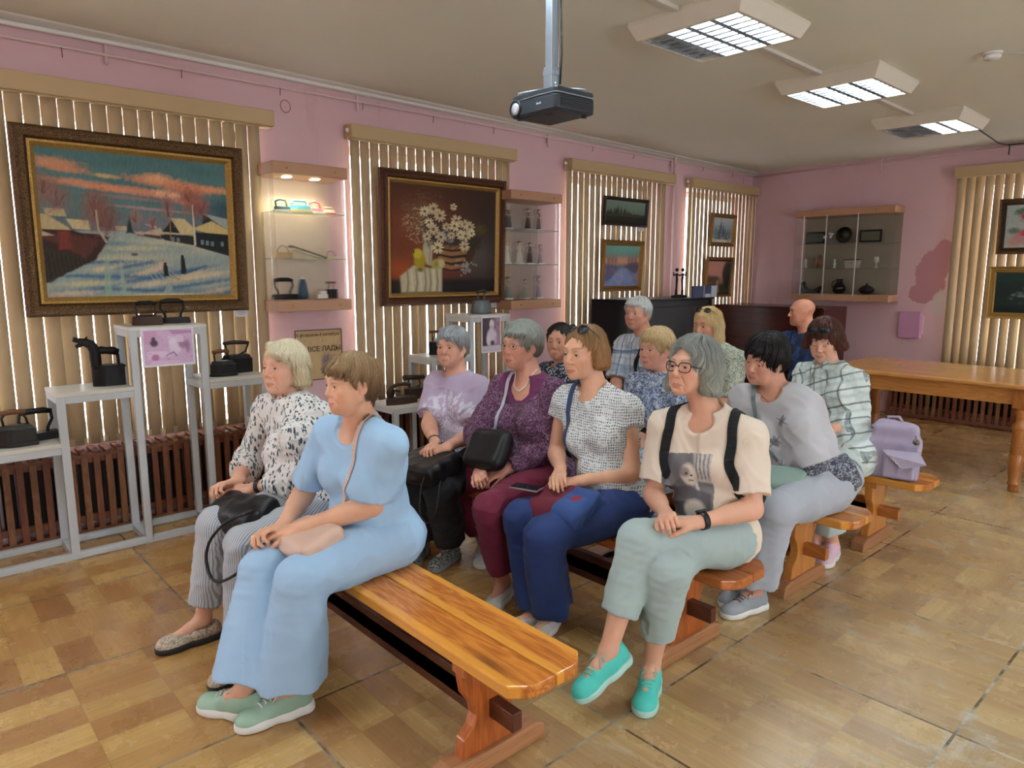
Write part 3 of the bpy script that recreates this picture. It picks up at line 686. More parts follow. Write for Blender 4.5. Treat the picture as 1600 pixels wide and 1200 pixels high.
    A.poly([(.85, .62), (1., .58), (1., .44), (.84, .46)], (30, 38, 40)); A.poly([(.85, .62), (1., .585), (1., .50), (.92, .56)], (156, 168, 160)); A.poly([(.78, .50), (.90, .565), (1., .50), (1., .465), (.86, .475)], (206, 182, 120)); A.poly([(.79, .475), (1., .465), (1., .30), (.79, .37)], (26, 32, 30))
    for x, y in ((.83, .42), (.86, .415), (.89, .41), (.95, .41), (.66, .435), (.69, .43)): A.poly([(x, y), (x + .016, y), (x + .016, y - .035), (x, y - .035)], (132, 148, 156), .9, .002); A.line([(x + .008, y), (x + .008, y - .035)], .0015, (40, 44, 44))
    A.poly([(.47, .455), (.60, .44), (.60, .415), (.47, .44)], (86, 50, 40)); A.poly([(.50, .455), (.60, .50), (.62, .45), (.52, .45)], (196, 168, 140)); A.poly([(.45, .45), (.50, .47), (.51, .44)], (198, 162, 140)); A.poly([(.36, .50), (.42, .50), (.42, .47), (.36, .47)], (196, 170, 138)); A.poly([(.52, .52), (.58, .51), (.58, .49)], (200, 190, 170))
    # trees
    A.poly([(.415, .45), (.435, .57), (.46, .45)], (30, 50, 40), 1, .006, .006)
    for cx, cy, rx, ry, c in ((.29, .58, .07, .13, (128, 82, 70)), (.26, .63, .05, .1, (140, 90, 76)), (.33, .54, .05, .09, (118, 76, 66)), (.08, .68, .07, .09, (148, 96, 84)), (.03, .75, .05, .08, (150, 100, 86)), (.80, .70, .07, .10, (160, 92, 74)), (.77, .74, .04, .06, (168, 96, 74)), (.84, .66, .05, .06, (150, 86, 76)), (.65, .65, .035, .1, (150, 104, 92)), (.47, .57, .03, .06, (168, 112, 100)), (.56, .53, .025, .05, (160, 104, 98))):
        A.ell(cx, cy, rx, ry, c, .45, .62, 0, .55, int(cx * 90))
        for k in range(9):
            x = cx + R.uniform(-1, 1) * rx * .8; y = cy + R.uniform(-.2, .9) * ry; A.line([(cx + R.uniform(-.2, .2) * rx, cy - ry * .7), (x, y)], .0014, (104, 66, 56), .7)
    A.line([(.27, .60), (.275, .47), (.31, .385)], .005, (176, 158, 136), .9, .007); A.line([(.79, .68), (.795, .38)], .003, (206, 190, 168), .9, .007); A.line([(.66, .6), (.655, .42)], .002, (150, 120, 100), .9, .003)
    # figures
    A.ell(.615, .235, .008, .013, (26, 24, 24)); A.poly([(.603, .225), (.627, .225), (.632, .145), (.604, .145)], (26, 24, 26), 1, .003); A.ell(.715, .29, .009, .014, (34, 28, 28)); A.poly([(.705, .28), (.727, .28), (.735, .16), (.702, .16)], (30, 26, 28), 1, .003)
    A.line([(.735, .17), (.85, .225)], .008, (50, 92, 110), .7, .004); A.line([(.66, .135), (.69, .12)], .004, (160, 100, 60), .7); A.ell(.455, .30, .018, .012, (70, 50, 50), .3, .8, 0, .4)
    A.c = np.clip(A.c * (1 + .14 * vn(u, v, 160, 60, 31)[..., None]), 0, 1); return A
def daisy(A, x, y, r, c=(214, 196, 158), seed=0):
    R = random.Random(seed); n = 11
    for k in range(n):
        a = 6.283 * k / n + R.uniform(-.15, .15); A.ell(x + math.cos(a) * r * .62, y + math.sin(a) * r * .62, r * .40, r * .15, c, .3, .9, a)
    A.ell(x, y, r * .24, r * .24, (108, 76, 40), .3)
def art_basket():
    A = Art(260, 250, (84, 46, 28)); u, v = A.u, A.v
    A.put(np.exp(-(((u - .22) / .3) ** 2 + ((v - .55) / .5) ** 2)), (134, 66, 34), .8); A.put(sstep(.55, .95, u), (46, 40, 36), .85); A.put(sstep(.6, 1., v), (60, 36, 26), .6); A.put(np.exp(-(((u - .06) / .2) ** 2 + ((v - .22) / .1) ** 2)), (176, 82, 32), .7)
    A.put(np.exp(-(((u - .8) / .18) ** 2 + ((v - .36) / .18) ** 2)), (86, 80, 76), .7); A.put(1 - sstep(.10, .16, v), (22, 18, 20), .95); A.put(np.clip(vn(u, v, 9, 8, 2), 0, 1) * .25, (50, 30, 22))
    A.poly([(.45, .16), (.70, .18), (.72, .24), (.45, .24)], (110, 48, 42), .6, .02)
    A.poly([(.36, .50), (.80, .47), (.78, .36), (.72, .26), (.47, .24), (.42, .32), (.37, .42)], (70, 44, 28), 1, .01)
    for k, y in enumerate((.46, .40, .335, .27)): A.line([(.40 + .02 * k, y - .005), (.55, y - .028), (.70 - .012 * k, y - .01)], .022, (158, 112, 68), .85, .016); A.line([(.40 + .02 * k, y - .035), (.55, y - .056), (.70, y - .04)], .006, (38, 22, 16), .9)
    A.poly([(.29, .50), (.34, .54), (.38, .50), (.37, .38), (.36, .26), (.32, .27), (.28, .36)], (186, 174, 148), 1, .008); A.line([(.33, .5), (.35, .4), (.34, .28)], .005, (120, 108, 90), .7)
    A.poly([(.08, .16), (.2, .26), (.34, .235), (.46, .24), (.46, .01), (.09, .01)], (196, 184, 152), 1, .01)
    for x in (.14, .22, .30, .345, .41): A.line([(x, .23), (x + .012, .1), (x + .002, .01)], .007, (128, 116, 92), .7, .012)
    for x in (.18, .26, .38): A.line([(x, .22), (x + .01, .03)], .010, (222, 212, 182), .6)
    A.ell(.255, .31, .052, .085, (168, 148, 34), .2); A.ell(.235, .37, .04, .045, (196, 176, 50), .25); A.ell(.20, .385, .006, .02, (60, 50, 20)); A.ell(.26, .22, .03, .02, (120, 104, 36), .4)
    A.ell(.42, .275, .062, .048, (176, 160, 88), .2); A.ell(.45, .28, .035, .042, (196, 180, 128), .3); A.ell(.41, .275, .02, .03, (112, 112, 50), .5, .6)
    A.ell(.30, .70, .15, .16, (120, 98, 70), .5, .55, 0, .7, 4); A.ell(.52, .55, .25, .10, (58, 48, 34), .4, .9, 0, .4, 6); A.ell(.36, .62, .08, .12, (60, 46, 40), .5, .8, 0, .4, 8); A.ell(.78, .50, .08, .08, (44, 40, 26), .4, .8, 0, .5, 9); A.ell(.84, .62, .06, .05, (92, 76, 24), .5, .6, 0, .5, 3)
    R = random.Random(5)
    for k in range(150):
        a = R.uniform(1.6, 4.2); r = R.uniform(.05, .24); A.ell(.34 + math.cos(a) * r, .63 - math.sin(a) * r * .8, .006, .006, (176, 152, 116), .5, .7)
    for k in range(60): A.ell(R.uniform(.44, .58), R.uniform(.48, .60), .009, .009, (132, 126, 136), .4, .6)
    for i, (x, y, r) in enumerate(((.30, .76, .05), (.38, .79, .055), (.44, .73, .06), (.34, .66, .045), (.38, .60, .055), (.45, .53, .055), (.42, .43, .06), (.32, .53, .045), (.60, .69, .06), (.58, .64, .055), (.68, .66, .05), (.73, .64, .055), (.64, .56, .05), (.69, .55, .055), (.68, .45, .055), (.57, .82, .035), (.55, .55, .04), (.50, .63, .04), (.75, .58, .04))):
        daisy(A, x, y, r, (206, 186, 148) if i % 3 else (222, 208, 168), i)
    for k in range(40): A.ell(.70 + R.gauss(0, .045), .25 + R.gauss(0, .04), .010, .010, (150, 148, 140), .4, .75)
    A.c *= (1 + .08 * vn(u, v, 140, 90, 4))[..., None]; return A
def art_small(kind):
    A = Art(90, 80, (90, 110, 110)); u, v = A.u, A.v
    if kind == 'forest':
        A.put(v, (120, 142, 122)); A.put(1 - sstep(.25, .5, v), (40, 40, 26)); R = random.Random(1)
        for k in range(26): x = k / 25 + R.uniform(-.02, .02); h = .52 + .28 * math.exp(-((x - .35) / .25) ** 2) + R.uniform(-.05, .05) - .12 * x; A.poly([(x - .035, .35), (x, h), (x + .035, .35)], (34, 40, 24), .9, .01)
        A.put(np.exp(-((v - .42) / .08) ** 2 - ((u - .45) / .3) ** 2), (90, 70, 40), .5)
    if kind == 'river':
        A.put(sstep(.45, 1, v), (116, 168, 156)); A.put(np.exp(-((v - .62) / .10) ** 2), (224, 160, 128), .9); A.put(1 - sstep(.40, .50, v), (120, 132, 176))
        A.poly([(0, .55), (.25, .52), (.45, .44), (.35, .25), (.0, .10)], (96, 84, 110), .8, .03, .02); A.poly([(.55, .5), (.8, .6), (1., .6), (1., .3), (.8, .34)], (84, 72, 96), .85, .03, .02)
        A.poly([(.4, .42), (.62, .42), (.95, 0), (.05, 0)], (128, 152, 200), .85, .03); A.put(np.clip(vn(u, v, 14, 18, 3), 0, 1) * (1 - sstep(.38, .45, v)), (196, 150, 150), .7); A.line([(.45, 0), (.52, .2), (.5, .42)], .02, (210, 160, 150), .6, .008)
        for x in (.1, .2, .3, .7, .8, .9): A.line([(x, .45), (x, .68)], .006, (92, 60, 60), .8); A.ell(x, .64, .05, .1, (110, 90, 100), .5, .6, 0, .5)
    if kind == 'church':
        A.put(v * 0 + 1, (150, 164, 170)); A.put(sstep(.4, 1, v), (186, 196, 196)); A.put(1 - sstep(.12, .2, v), (206, 204, 190))
        for x, w, h in ((.40, .05, .88), (.52, .05, .74), (.62, .06, .62), (.32, .05, .6), (.74, .06, .5), (.22, .06, .45)): A.poly([(x - w, .12), (x - w, h - .2), (x, h), (x + w, h - .2), (x + w, .12)], (72, 92, 104), .85, .015, .01); A.line([(x, h), (x, h + .08)], .008, (60, 74, 80))
        A.ell(.15, .35, .08, .25, (110, 122, 124), .4, .7, 0, .5); A.ell(.85, .3, .1, .25, (104, 118, 120), .4, .7, 0, .5); A.put(np.clip(vn(u, v, 22, 22, 3), 0, 1) * (v < .35), (216, 214, 200), .5)
    if kind == 'stream':
        A.put(v * 0 + 1, (196, 140, 124)); A.put(1 - sstep(.2, .45, v), (66, 64, 40)); A.ell(.3, .42, .28, .12, (84, 68, 48), .3, .9, 0, .3); A.ell(.9, .6, .25, .45, (26, 34, 22), .2, .95, 0, .2, 2); A.ell(.0, .45, .2, .12, (96, 72, 52), .4, .8); A.poly([(.42, .40), (.5, .40), (.58, 0), (.38, 0)], (170, 142, 116), .8, .02)
        A.ell(.36, .20, .08, .08, (38, 36, 26), .4, .9)
    if kind == 'roses':
        A.put(v * 0 + 1, (178, 190, 184)); A.ell(.62, .4, .22, .3, (54, 48, 42), .3, .9); A.ell(.6, .45, .12, .14, (24, 22, 22), .3)
        for x, y, r, c in ((.35, .75, .16, (166, 36, 56)), (.5, .88, .14, (186, 40, 70)), (.7, .82, .14, (170, 34, 60)), (.25, .25, .13, (206, 120, 130)), (.15, .15, .12, (196, 150, 140)), (.42, .12, .12, (160, 60, 70)), (.3, .36, .09, (196, 70, 90))): A.ell(x, y, r, r, c, .3, .9, 0, .35, int(x * 40))
        A.ell(.2, .85, .1, .06, (60, 96, 70), .4, .8, .5, .4); A.ell(.12, .4, .08, .07, (90, 96, 80), .4, .8, 0, .4)
    if kind == 'dark':
        A.put(v * 0 + 1, (38, 52, 50)); A.put(sstep(.5, 1, v), (46, 66, 60), .8); R = random.Random(8)
        for k in range(60): A.ell(.55 + R.gauss(0, .2), .45 + R.gauss(0, .13), .03, .03, R.choice(((140, 144, 140), (96, 108, 108), (70, 84, 80))), .5, .6, 0, .3)
        A.put(1 - sstep(.05, .25, v), (28, 34, 30), .8)
    A.c *= (1 + .1 * vn(u, v, 80, 60, 4))[..., None]; return A
def art_print(kind):
    A = Art(120, 90, (214, 178, 212)) if kind == 1 else Art(90, 120, (70, 54, 64)); u, v = A.u, A.v
    if kind == 1:
        A.put(np.clip(vn(u, v, 12, 10, 3), 0, 1) * .4, (196, 150, 196)); A.poly([(.02, .98), (.28, .98), (.25, .60), (.02, .60)], (206, 150, 190), .7, .01); A.poly([(.52, .98), (1, .95), (1, .88), (.60, .86)], (170, 110, 160), .8)
        A.ell(.20, .74, .04, .06, (70, 44, 66)); A.ell(.21, .62, .08, .10, (62, 38, 58), .3); A.ell(.60, .62, .09, .16, (236, 222, 240), .3); A.ell(.64, .45, .12, .16, (232, 214, 236), .3); A.ell(.53, .78, .04, .05, (226, 200, 226)); A.poly([(.05, .40), (.45, .38), (.55, .22), (.08, .16)], (232, 208, 232), .9, .02)
        A.line([(.45, .25), (.60, .34), (.66, .22)], .012, (120, 84, 120)); A.ell(.22, .20, .08, .10, (186, 110, 166), .3); A.ell(.8, .55, .09, .12, (150, 104, 146), .3, .8, 0, .3); A.poly([(.66, .82), (.82, .82), (.82, .62), (.66, .62)], (228, 204, 230), .9); A.ell(.90, .5, .05, .18, (128, 86, 130), .4, .7, 0, .4); A.poly([(.15, .12), (.7, .08), (.75, .02), (.1, .02)], (226, 198, 226), .9)
        for k in range(14): A.ell((k * .37) % 1, .1 + (k * .61) % .8, .02, .02, (150, 100, 150), .5, .5)
    else:
        A.put(sstep(.45, .9, u), (176, 140, 160)); A.put(np.clip(vn(u, v, 16, 14, 3), 0, 1) * .5, (60, 44, 56)); A.ell(.52, .80, .13, .15, (232, 222, 232), .2); A.ell(.50, .68, .10, .10, (206, 176, 186), .2); A.ell(.52, .42, .28, .26, (224, 208, 224), .2); A.ell(.36, .33, .14, .16, (232, 220, 232), .25); A.ell(.56, .24, .12, .08, (86, 66, 78), .3); A.poly([(0, .16), (1, .16), (1, 0), (0, 0)], (226, 212, 224), .9, .02); A.ell(.75, .32, .1, .12, (200, 180, 200), .3, .7)
    return A
# frames
def frame_mat(name, base, gold, sc=60, k=.5):
    t = NT(name); n = t.noise(t.coord(), sc, 4, .7); v = t.voro(t.coord(), sc * 1.3); m = t.ramp(t.math('ADD', t.math('MULTIPLY', v, .6), t.math('MULTIPLY', n, .5)), [(.40, 0.), (.62, 1.)])
    t.bump(v, .6, .003); return t.done(t.mix(m, base, gold), .38, k)
M_FR_OUT = frame_mat('carved_frame', srgb(42, 26, 16), srgb(104, 74, 36), 130); M_FR_GOLD = frame_mat('gilt_inner_frame', srgb(150, 116, 58), srgb(196, 160, 92), 170, .7)
M_FR_RED = frame_mat('mahogany_frame', srgb(52, 24, 16), srgb(92, 52, 28), 120); M_FR_DARK = plain('dark_frame', srgb(44, 28, 20), .4); M_FR_THIN = frame_mat('thin_gilt_frame', srgb(110, 76, 36), srgb(164, 124, 64), 150, .6)
def picture(y0, y1, z0, z1, art, fw, label, mats, wall='x', tilt=.03, d=.05, art_kind=None, off=.0):
    """framed picture hanging in front of the blinds; wall 'x' = window wall, 'y' = far wall"""
    W, H = y1 - y0, z1 - z0
    if wall == 'x': O = V(XW + .125 + off, (y0 + y1) / 2, z0); ax, ay, n = V(0, 1, 0), nrm(V(tilt, 0, H)), None
    else: O = V((y0 + y1) / 2, YB - .125 - off, z0); ax, ay = V(1, 0, 0), nrm(V(0, -tilt, H))
    n = np.cross(ax, ay); root = empty('framed_painting', tuple(O), label=label, cat='painting')
    def prof(steps, name, mat):
        """mitred frame from (inset, height) profile points"""
        m = MB(); rings = []
        for ins, hh in steps:
            rings.append([ax * (-W / 2 + ins) + ay * ins + n * hh, ax * (W / 2 - ins) + ay * ins + n * hh, ax * (W / 2 - ins) + ay * (H - ins) + n * hh, ax * (-W / 2 + ins) + ay * (H - ins) + n * hh])
        vs = [p for r in rings for p in r]; K = len(rings); fs = []
        for i in range(K):
            j = (i + 1) % K
            for q in range(4): fs.append((i * 4 + q, i * 4 + (q + 1) % 4, j * 4 + (q + 1) % 4, j * 4 + q))
        m.add(vs, fs); return m.build(name, mat, root)
    f = fw
    prof([(0, -.0), (0, d * .6), (f * .15, d), (f * .35, d * .85), (f * .55, d * .9), (f * .7, d * .5), (f * .7, 0)], 'outer_frame', mats[0])
    prof([(f * .68, .0), (f * .68, d * .62), (f * .80, d * .66), (f * .98, d * .30), (f * 1.02, d * .22), (f * 1.02, 0)], 'inner_frame', mats[1])
    o = ax * (-W / 2 + f * .98) + ay * f * .98 + n * d * .24
    art.mesh('canvas', o, ax, ay, W - 2 * f * .98, H - 2 * f * .98, M_PAINT, root)
    m = MB(); m.add([ax * (-W / 2 + f * .3) + ay * f * .3 + n * .002, ax * (W / 2 - f * .3) + ay * f * .3 + n * .002, ax * (W / 2 - f * .3) + ay * (H - f * .3) + n * .002, ax * (-W / 2 + f * .3) + ay * (H - f * .3) + n * .002,
        ax * (-W / 2 + f * .3) + ay * f * .3 + n * .004, ax * (W / 2 - f * .3) + ay * f * .3 + n * .004, ax * (W / 2 - f * .3) + ay * (H - f * .3) + n * .004, ax * (-W / 2 + f * .3) + ay * (H - f * .3) + n * .004], [(0, 1, 2, 3), (4, 5, 6, 7), (0, 1, 5, 4), (1, 2, 6, 5), (2, 3, 7, 6), (3, 0, 4, 7)])
    m.build('backing', M_FR_DARK, root); return root
picture(.60, 1.805, 1.287, 2.293, art_village(), .105, 'large gilt-framed painting of a snowy village street at dusk', (M_FR_OUT, M_FR_GOLD), d=.05)
picture(2.80, 4.01, 1.278, 2.281, art_basket(), .095, 'large dark-framed still life of daisies in a basket with a yellow pear', (M_FR_RED, M_FR_GOLD), d=.05)
picture(5.29, 5.97, 1.985, 2.262, art_small('forest'), .035, 'small dark landscape of a forest edge, above the sunset river painting', (M_FR_DARK, M_FR_DARK), d=.03, tilt=.02)
picture(5.27, 5.90, 1.345, 1.85, art_small('river'), .055, 'painting of a sunset over a snowy river in a brown frame', (M_FR_THIN, M_FR_THIN), d=.03, tilt=.03)
picture(7.13, 7.64, 1.83, 2.205, art_small('church'), .05, 'pale painting of a church in winter on the corner blind', (M_FR_THIN, M_FR_THIN), d=.03, tilt=.03)
picture(7.06, 7.63, 1.25, 1.713, art_small('stream'), .05, 'painting of a stream at pink dusk, partly behind the blue folder', (M_FR_THIN, M_FR_DARK), d=.03, tilt=.03)
picture(-2.03, -1.32, 1.705, 2.22, art_small('roses'), .06, 'painting of red roses on the far wall blind, upper of two', (M_FR_OUT, M_FR_DARK), wall='y', d=.035)
picture(-2.06, -1.30, 1.09, 1.59, art_small('dark'), .06, 'dark still life in a gold frame, lower of two on the far wall', (M_FR_GOLD, M_FR_GOLD), wall='y', d=.035)
# paper prints on the display stands
def sheet(y0, y1, z0, z1, x, A, label, border=.012, lean=0.):
    root = empty('photo_print', (x, (y0 + y1) / 2, z0), label=label, cat='photo print'); W, H = y1 - y0, z1 - z0
    m = MB(); m.box((0, -W / 2, 0), (.0012, W / 2, H)); m.build('paper', plain('white_paper', srgb(232, 228, 236), .4), root)
    A.mesh('photograph', (.0016, -W / 2 + border, border), (0, 1, 0), (0, 0, 1), W - 2 * border, H - 2 * border, M_PRINT, root)
sheet(1.065, 1.345, 1.005, 1.222, -4.237, art_print(1), 'pink-tinted photo print of people ironing, on the tallest step of the first stand')
sheet(3.485, 3.69, .905, 1.19, -4.237, art_print(2), 'portrait photo print of a woman in white on the tall step of the second stand')
def card(p, w, h, wall, label):
    root = MB(); 
    if wall == 'x': root.box((-.001, -w / 2, -h / 2), (.001, w / 2, h / 2))
    else: root.box((-w / 2, -.001, -h / 2), (w / 2, .001, h / 2))
    o = root.build('label_card', plain('card', srgb(228, 228, 232), .5)); o.location = p; tag(o, label, 'label card')
    m = MB()
    for k, (a, b) in enumerate(((-.35, .3), (-.3, .35), (-.2, .15))): m.box((.0012, w * a, h * (.2 - k * .2) - .0012), (.0016, w * b, h * (.2 - k * .2) + .0012))
    m.build('printed_lines', plain('print_ink', srgb(120, 130, 170), .6), o)
card((XW + .122, 1.765, 1.266), .085, .045, 'x', 'white label card under the right corner of the snowy village painting')
card((XW + .122, 3.93, 1.258), .075, .045, 'x', 'white label card under the right corner of the still life')
card((XW + .122, 5.90, 1.968), .09, .04, 'x', 'white label card under the small dark forest landscape')
# hand-lettered poster between the first two blinds
root = empty('poster', (XW + .004, 2.36, .76), label='yellowed hand-lettered paper poster under the lit display cabinet', cat='poster')
A = Art(160, 150, (196, 166, 120)); A.put(np.clip(vn(A.u, A.v, 14, 14, 2), 0, 1) * .3, (178, 146, 100)); A.put(np.clip(vn(A.u, A.v, 90, 40, 5) * 2 - .6, 0, 1) * (A.v > .63) * (A.v < .82) * (A.u < .96), (150, 104, 76), .6)
A.ell(.66, .36, .1, .14, (92, 76, 104), .4, .85, 0, .5, 3); A.ell(.80, .30, .1, .1, (120, 70, 78), .4, .8, 0, .5, 4); A.ell(.74, .12, .16, .10, (50, 44, 52), .3, .9, 0, .3, 5); A.ell(.6, .2, .08, .09, (84, 70, 96), .4, .8, 0, .5, 6)
A.mesh('paper', (0, -.18, 0), (0, 1, 0), (0, 0, 1), .36, .36, M_PRINT, root)
m = MB()
for a, b in (((0, -.18, -.003), (.004, .18, .003)), ((0, -.18, .357), (.004, .18, .363)), ((0, -.183, 0), (.004, -.177, .36)), ((0, .177, 0), (.004, .183, .36))): m.box(a, b)
m.build('dark_edge', plain('poster_edge', srgb(90, 66, 44)), root)
def letters(txt, size, loc, parent, mat, rot=(math.pi / 2, 0, math.pi / 2), name='lettering', ext=.0008, align='LEFT', shear=0., space=1.0):
    cu = bpy.data.curves.new(name, 'FONT'); cu.body = txt; cu.size = size; cu.extrude = ext; cu.align_x = align; cu.shear = shear; cu.space_character = space
    t_ = bpy.data.objects.new(name, cu); COL.objects.link(t_); bpy.context.view_layer.update()
    me = bpy.data.meshes.new_from_object(t_.evaluated_get(bpy.context.evaluated_depsgraph_get())); bpy.data.objects.remove(t_); me.materials.clear(); me.materials.append(mat)
    o = bpy.data.objects.new(name, me); link(o, parent); o.location = loc; o.rotation_euler = rot; return o
M_INK = plain('dark_ink', srgb(58, 36, 26), .6); M_INKG = plain('brown_ink', srgb(120, 84, 30), .6)
letters('5 февраля-4 октября', .034, (.003, -.175, .315), root, M_INKG, shear=.15)
letters('НА ВСЕ ЛАДЫ', .052, (.003, -.175, .205), root, M_INK, space=.92)
# ------------------------------------------------------------------ display stands with old irons
M_ALU = plain('painted_profile', srgb(196, 200, 202), .38, var=.03); M_ALUIN = plain('bare_profile', srgb(150, 152, 148), .3, .6); M_SHELF = plain('shelf_board', srgb(216, 214, 204), .42, var=.03)
def stand(steps, label, y_end=None):
    """steps: (y0, y1, height)"""
    x0, x1 = -4.56, -4.24; Y = steps[0][0]; root = empty('display_stand', (x1, Y, 0), label=label, cat='display stand'); w = .038
    f, g = MB(), MB(); hs = [s[2] for s in steps]; ys = [steps[0][0]] + [s[1] for s in steps]
    for k, y in enumerate(ys):
        h = max(hs[max(k - 1, 0)], hs[min(k, len(hs) - 1)])
        for x, xx in ((x1 - w, x1), (x0, x0 + w)):
            f.box((xx - x1 - w, y - Y - w / 2, 0), (xx - x1, y - Y + w / 2, h - .002))
            for gg in (-.007, .007): g.box((xx - x1 - w - .001 if x == x0 else xx - x1 - w - .0005, y - Y + gg - .003, .04), (xx - x1 - w + .004, y - Y + gg + .003, h - .04))
            g.box((xx - x1 - w * .6, y - Y - w / 2 - .0006, .04), (xx - x1 - w * .4, y - Y - w / 2 + .002, h - .04)); g.box((xx - x1 - w * .6, y - Y + w / 2 - .002, .04), (xx - x1 - w * .4, y - Y + w / 2 + .0006, h - .04))
        for z in {.05 if h > .1 else 0}: f.box((x0 - x1, y - Y - w / 2, .0), (-w, y - Y + w / 2, .036))
        for hh in {hs[max(k - 1, 0)], hs[min(k, len(hs) - 1)]}: f.box((x0 - x1 + w, y - Y - w / 2, hh - .058), (-w, y - Y + w / 2, hh - .02))
    for i, (a, b, h) in enumerate(steps):
        for xx in (x0 + w, x1): f.box((xx - x1 - w, a - Y + w / 2, 0), (xx - x1, b - Y - w / 2, .036)); f.box((xx - x1 - w, a - Y + w / 2, h - .058), (xx - x1, b - Y - w / 2, h - .02))
    f.build('frame', M_ALU, root, bevel=.002, seg=1); g.build('profile_grooves', M_ALUIN, root)
    for i, (a, b, h) in enumerate(steps):
        lo = a - Y - (w / 2 if (i == 0 or hs[i - 1] < h) else -w / 2); hi = b - Y + (w / 2 if (i == len(steps) - 1 or hs[i + 1] < h) else -w / 2)
        m = MB(); m.box((x0 - x1 - .001, lo - .0015, h - .020), (.002, hi + .0015, h)); m.build('shelf', M_SHELF, root, bevel=.002, seg=1)
    return root
stand([(.25, .665, .64), (.665, 1.03, .905), (1.03, 1.40, 1.232), (1.40, 1.75, .905), (1.75, 2.12, .62)], 'white stepped metal display stand at the left, under the snowy village painting')
stand([(2.70, 3.04, .578), (3.04, 3.40, .905), (3.40, 3.77, 1.205)], 'white stepped metal display stand behind the women, under the still life')
M_IRON = plain('cast_iron', srgb(44, 42, 40), .45, .55, var=.25, scale=40, bump=.25); M_IRONB = plain('blackened_iron', srgb(20, 20, 20), .5, .4, bump=.2); M_RUST = plain('rusty_iron', srgb(64, 44, 34), .6, .4, var=.2, bump=.3)
M_GRIP = wood('turned_grip', srgb(122, 78, 46), srgb(80, 46, 26), 'y', 3, .45, knots=False); M_GRIPD = wood('dark_grip', srgb(58, 40, 30), srgb(36, 24, 18), 'y', 3, .5, knots=False)
def boat(m, L, W, z0, z1, mi=0, tip=.5, taper=1.0):
    """iron-shaped solid, point towards -y"""
    n = 8; base = [(-L / 2, 0)] + [(-L / 2 + L * tip * (i / n), W / 2 * math.sin(math.pi / 2 * i / n) ** .8) for i in range(1, n + 1)] + [(L / 2, W / 2 * .94), (L / 2, -W / 2 * .94)] + [(-L / 2 + L * tip * (i / n), -W / 2 * math.sin(math.pi / 2 * i / n) ** .8) for i in range(n, 0, -1)]
    lo = [(w, y, z0) for y, w in base]; hi = [(w * taper, y * (.5 + .5 * taper), z1) for y, w in base]; N = len(base)
    m.add(lo + hi, [list(range(N))[::-1], list(range(N, 2 * N))] + [[i, (i + 1) % N, N + (i + 1) % N, N + i] for i in range(N)], mi)
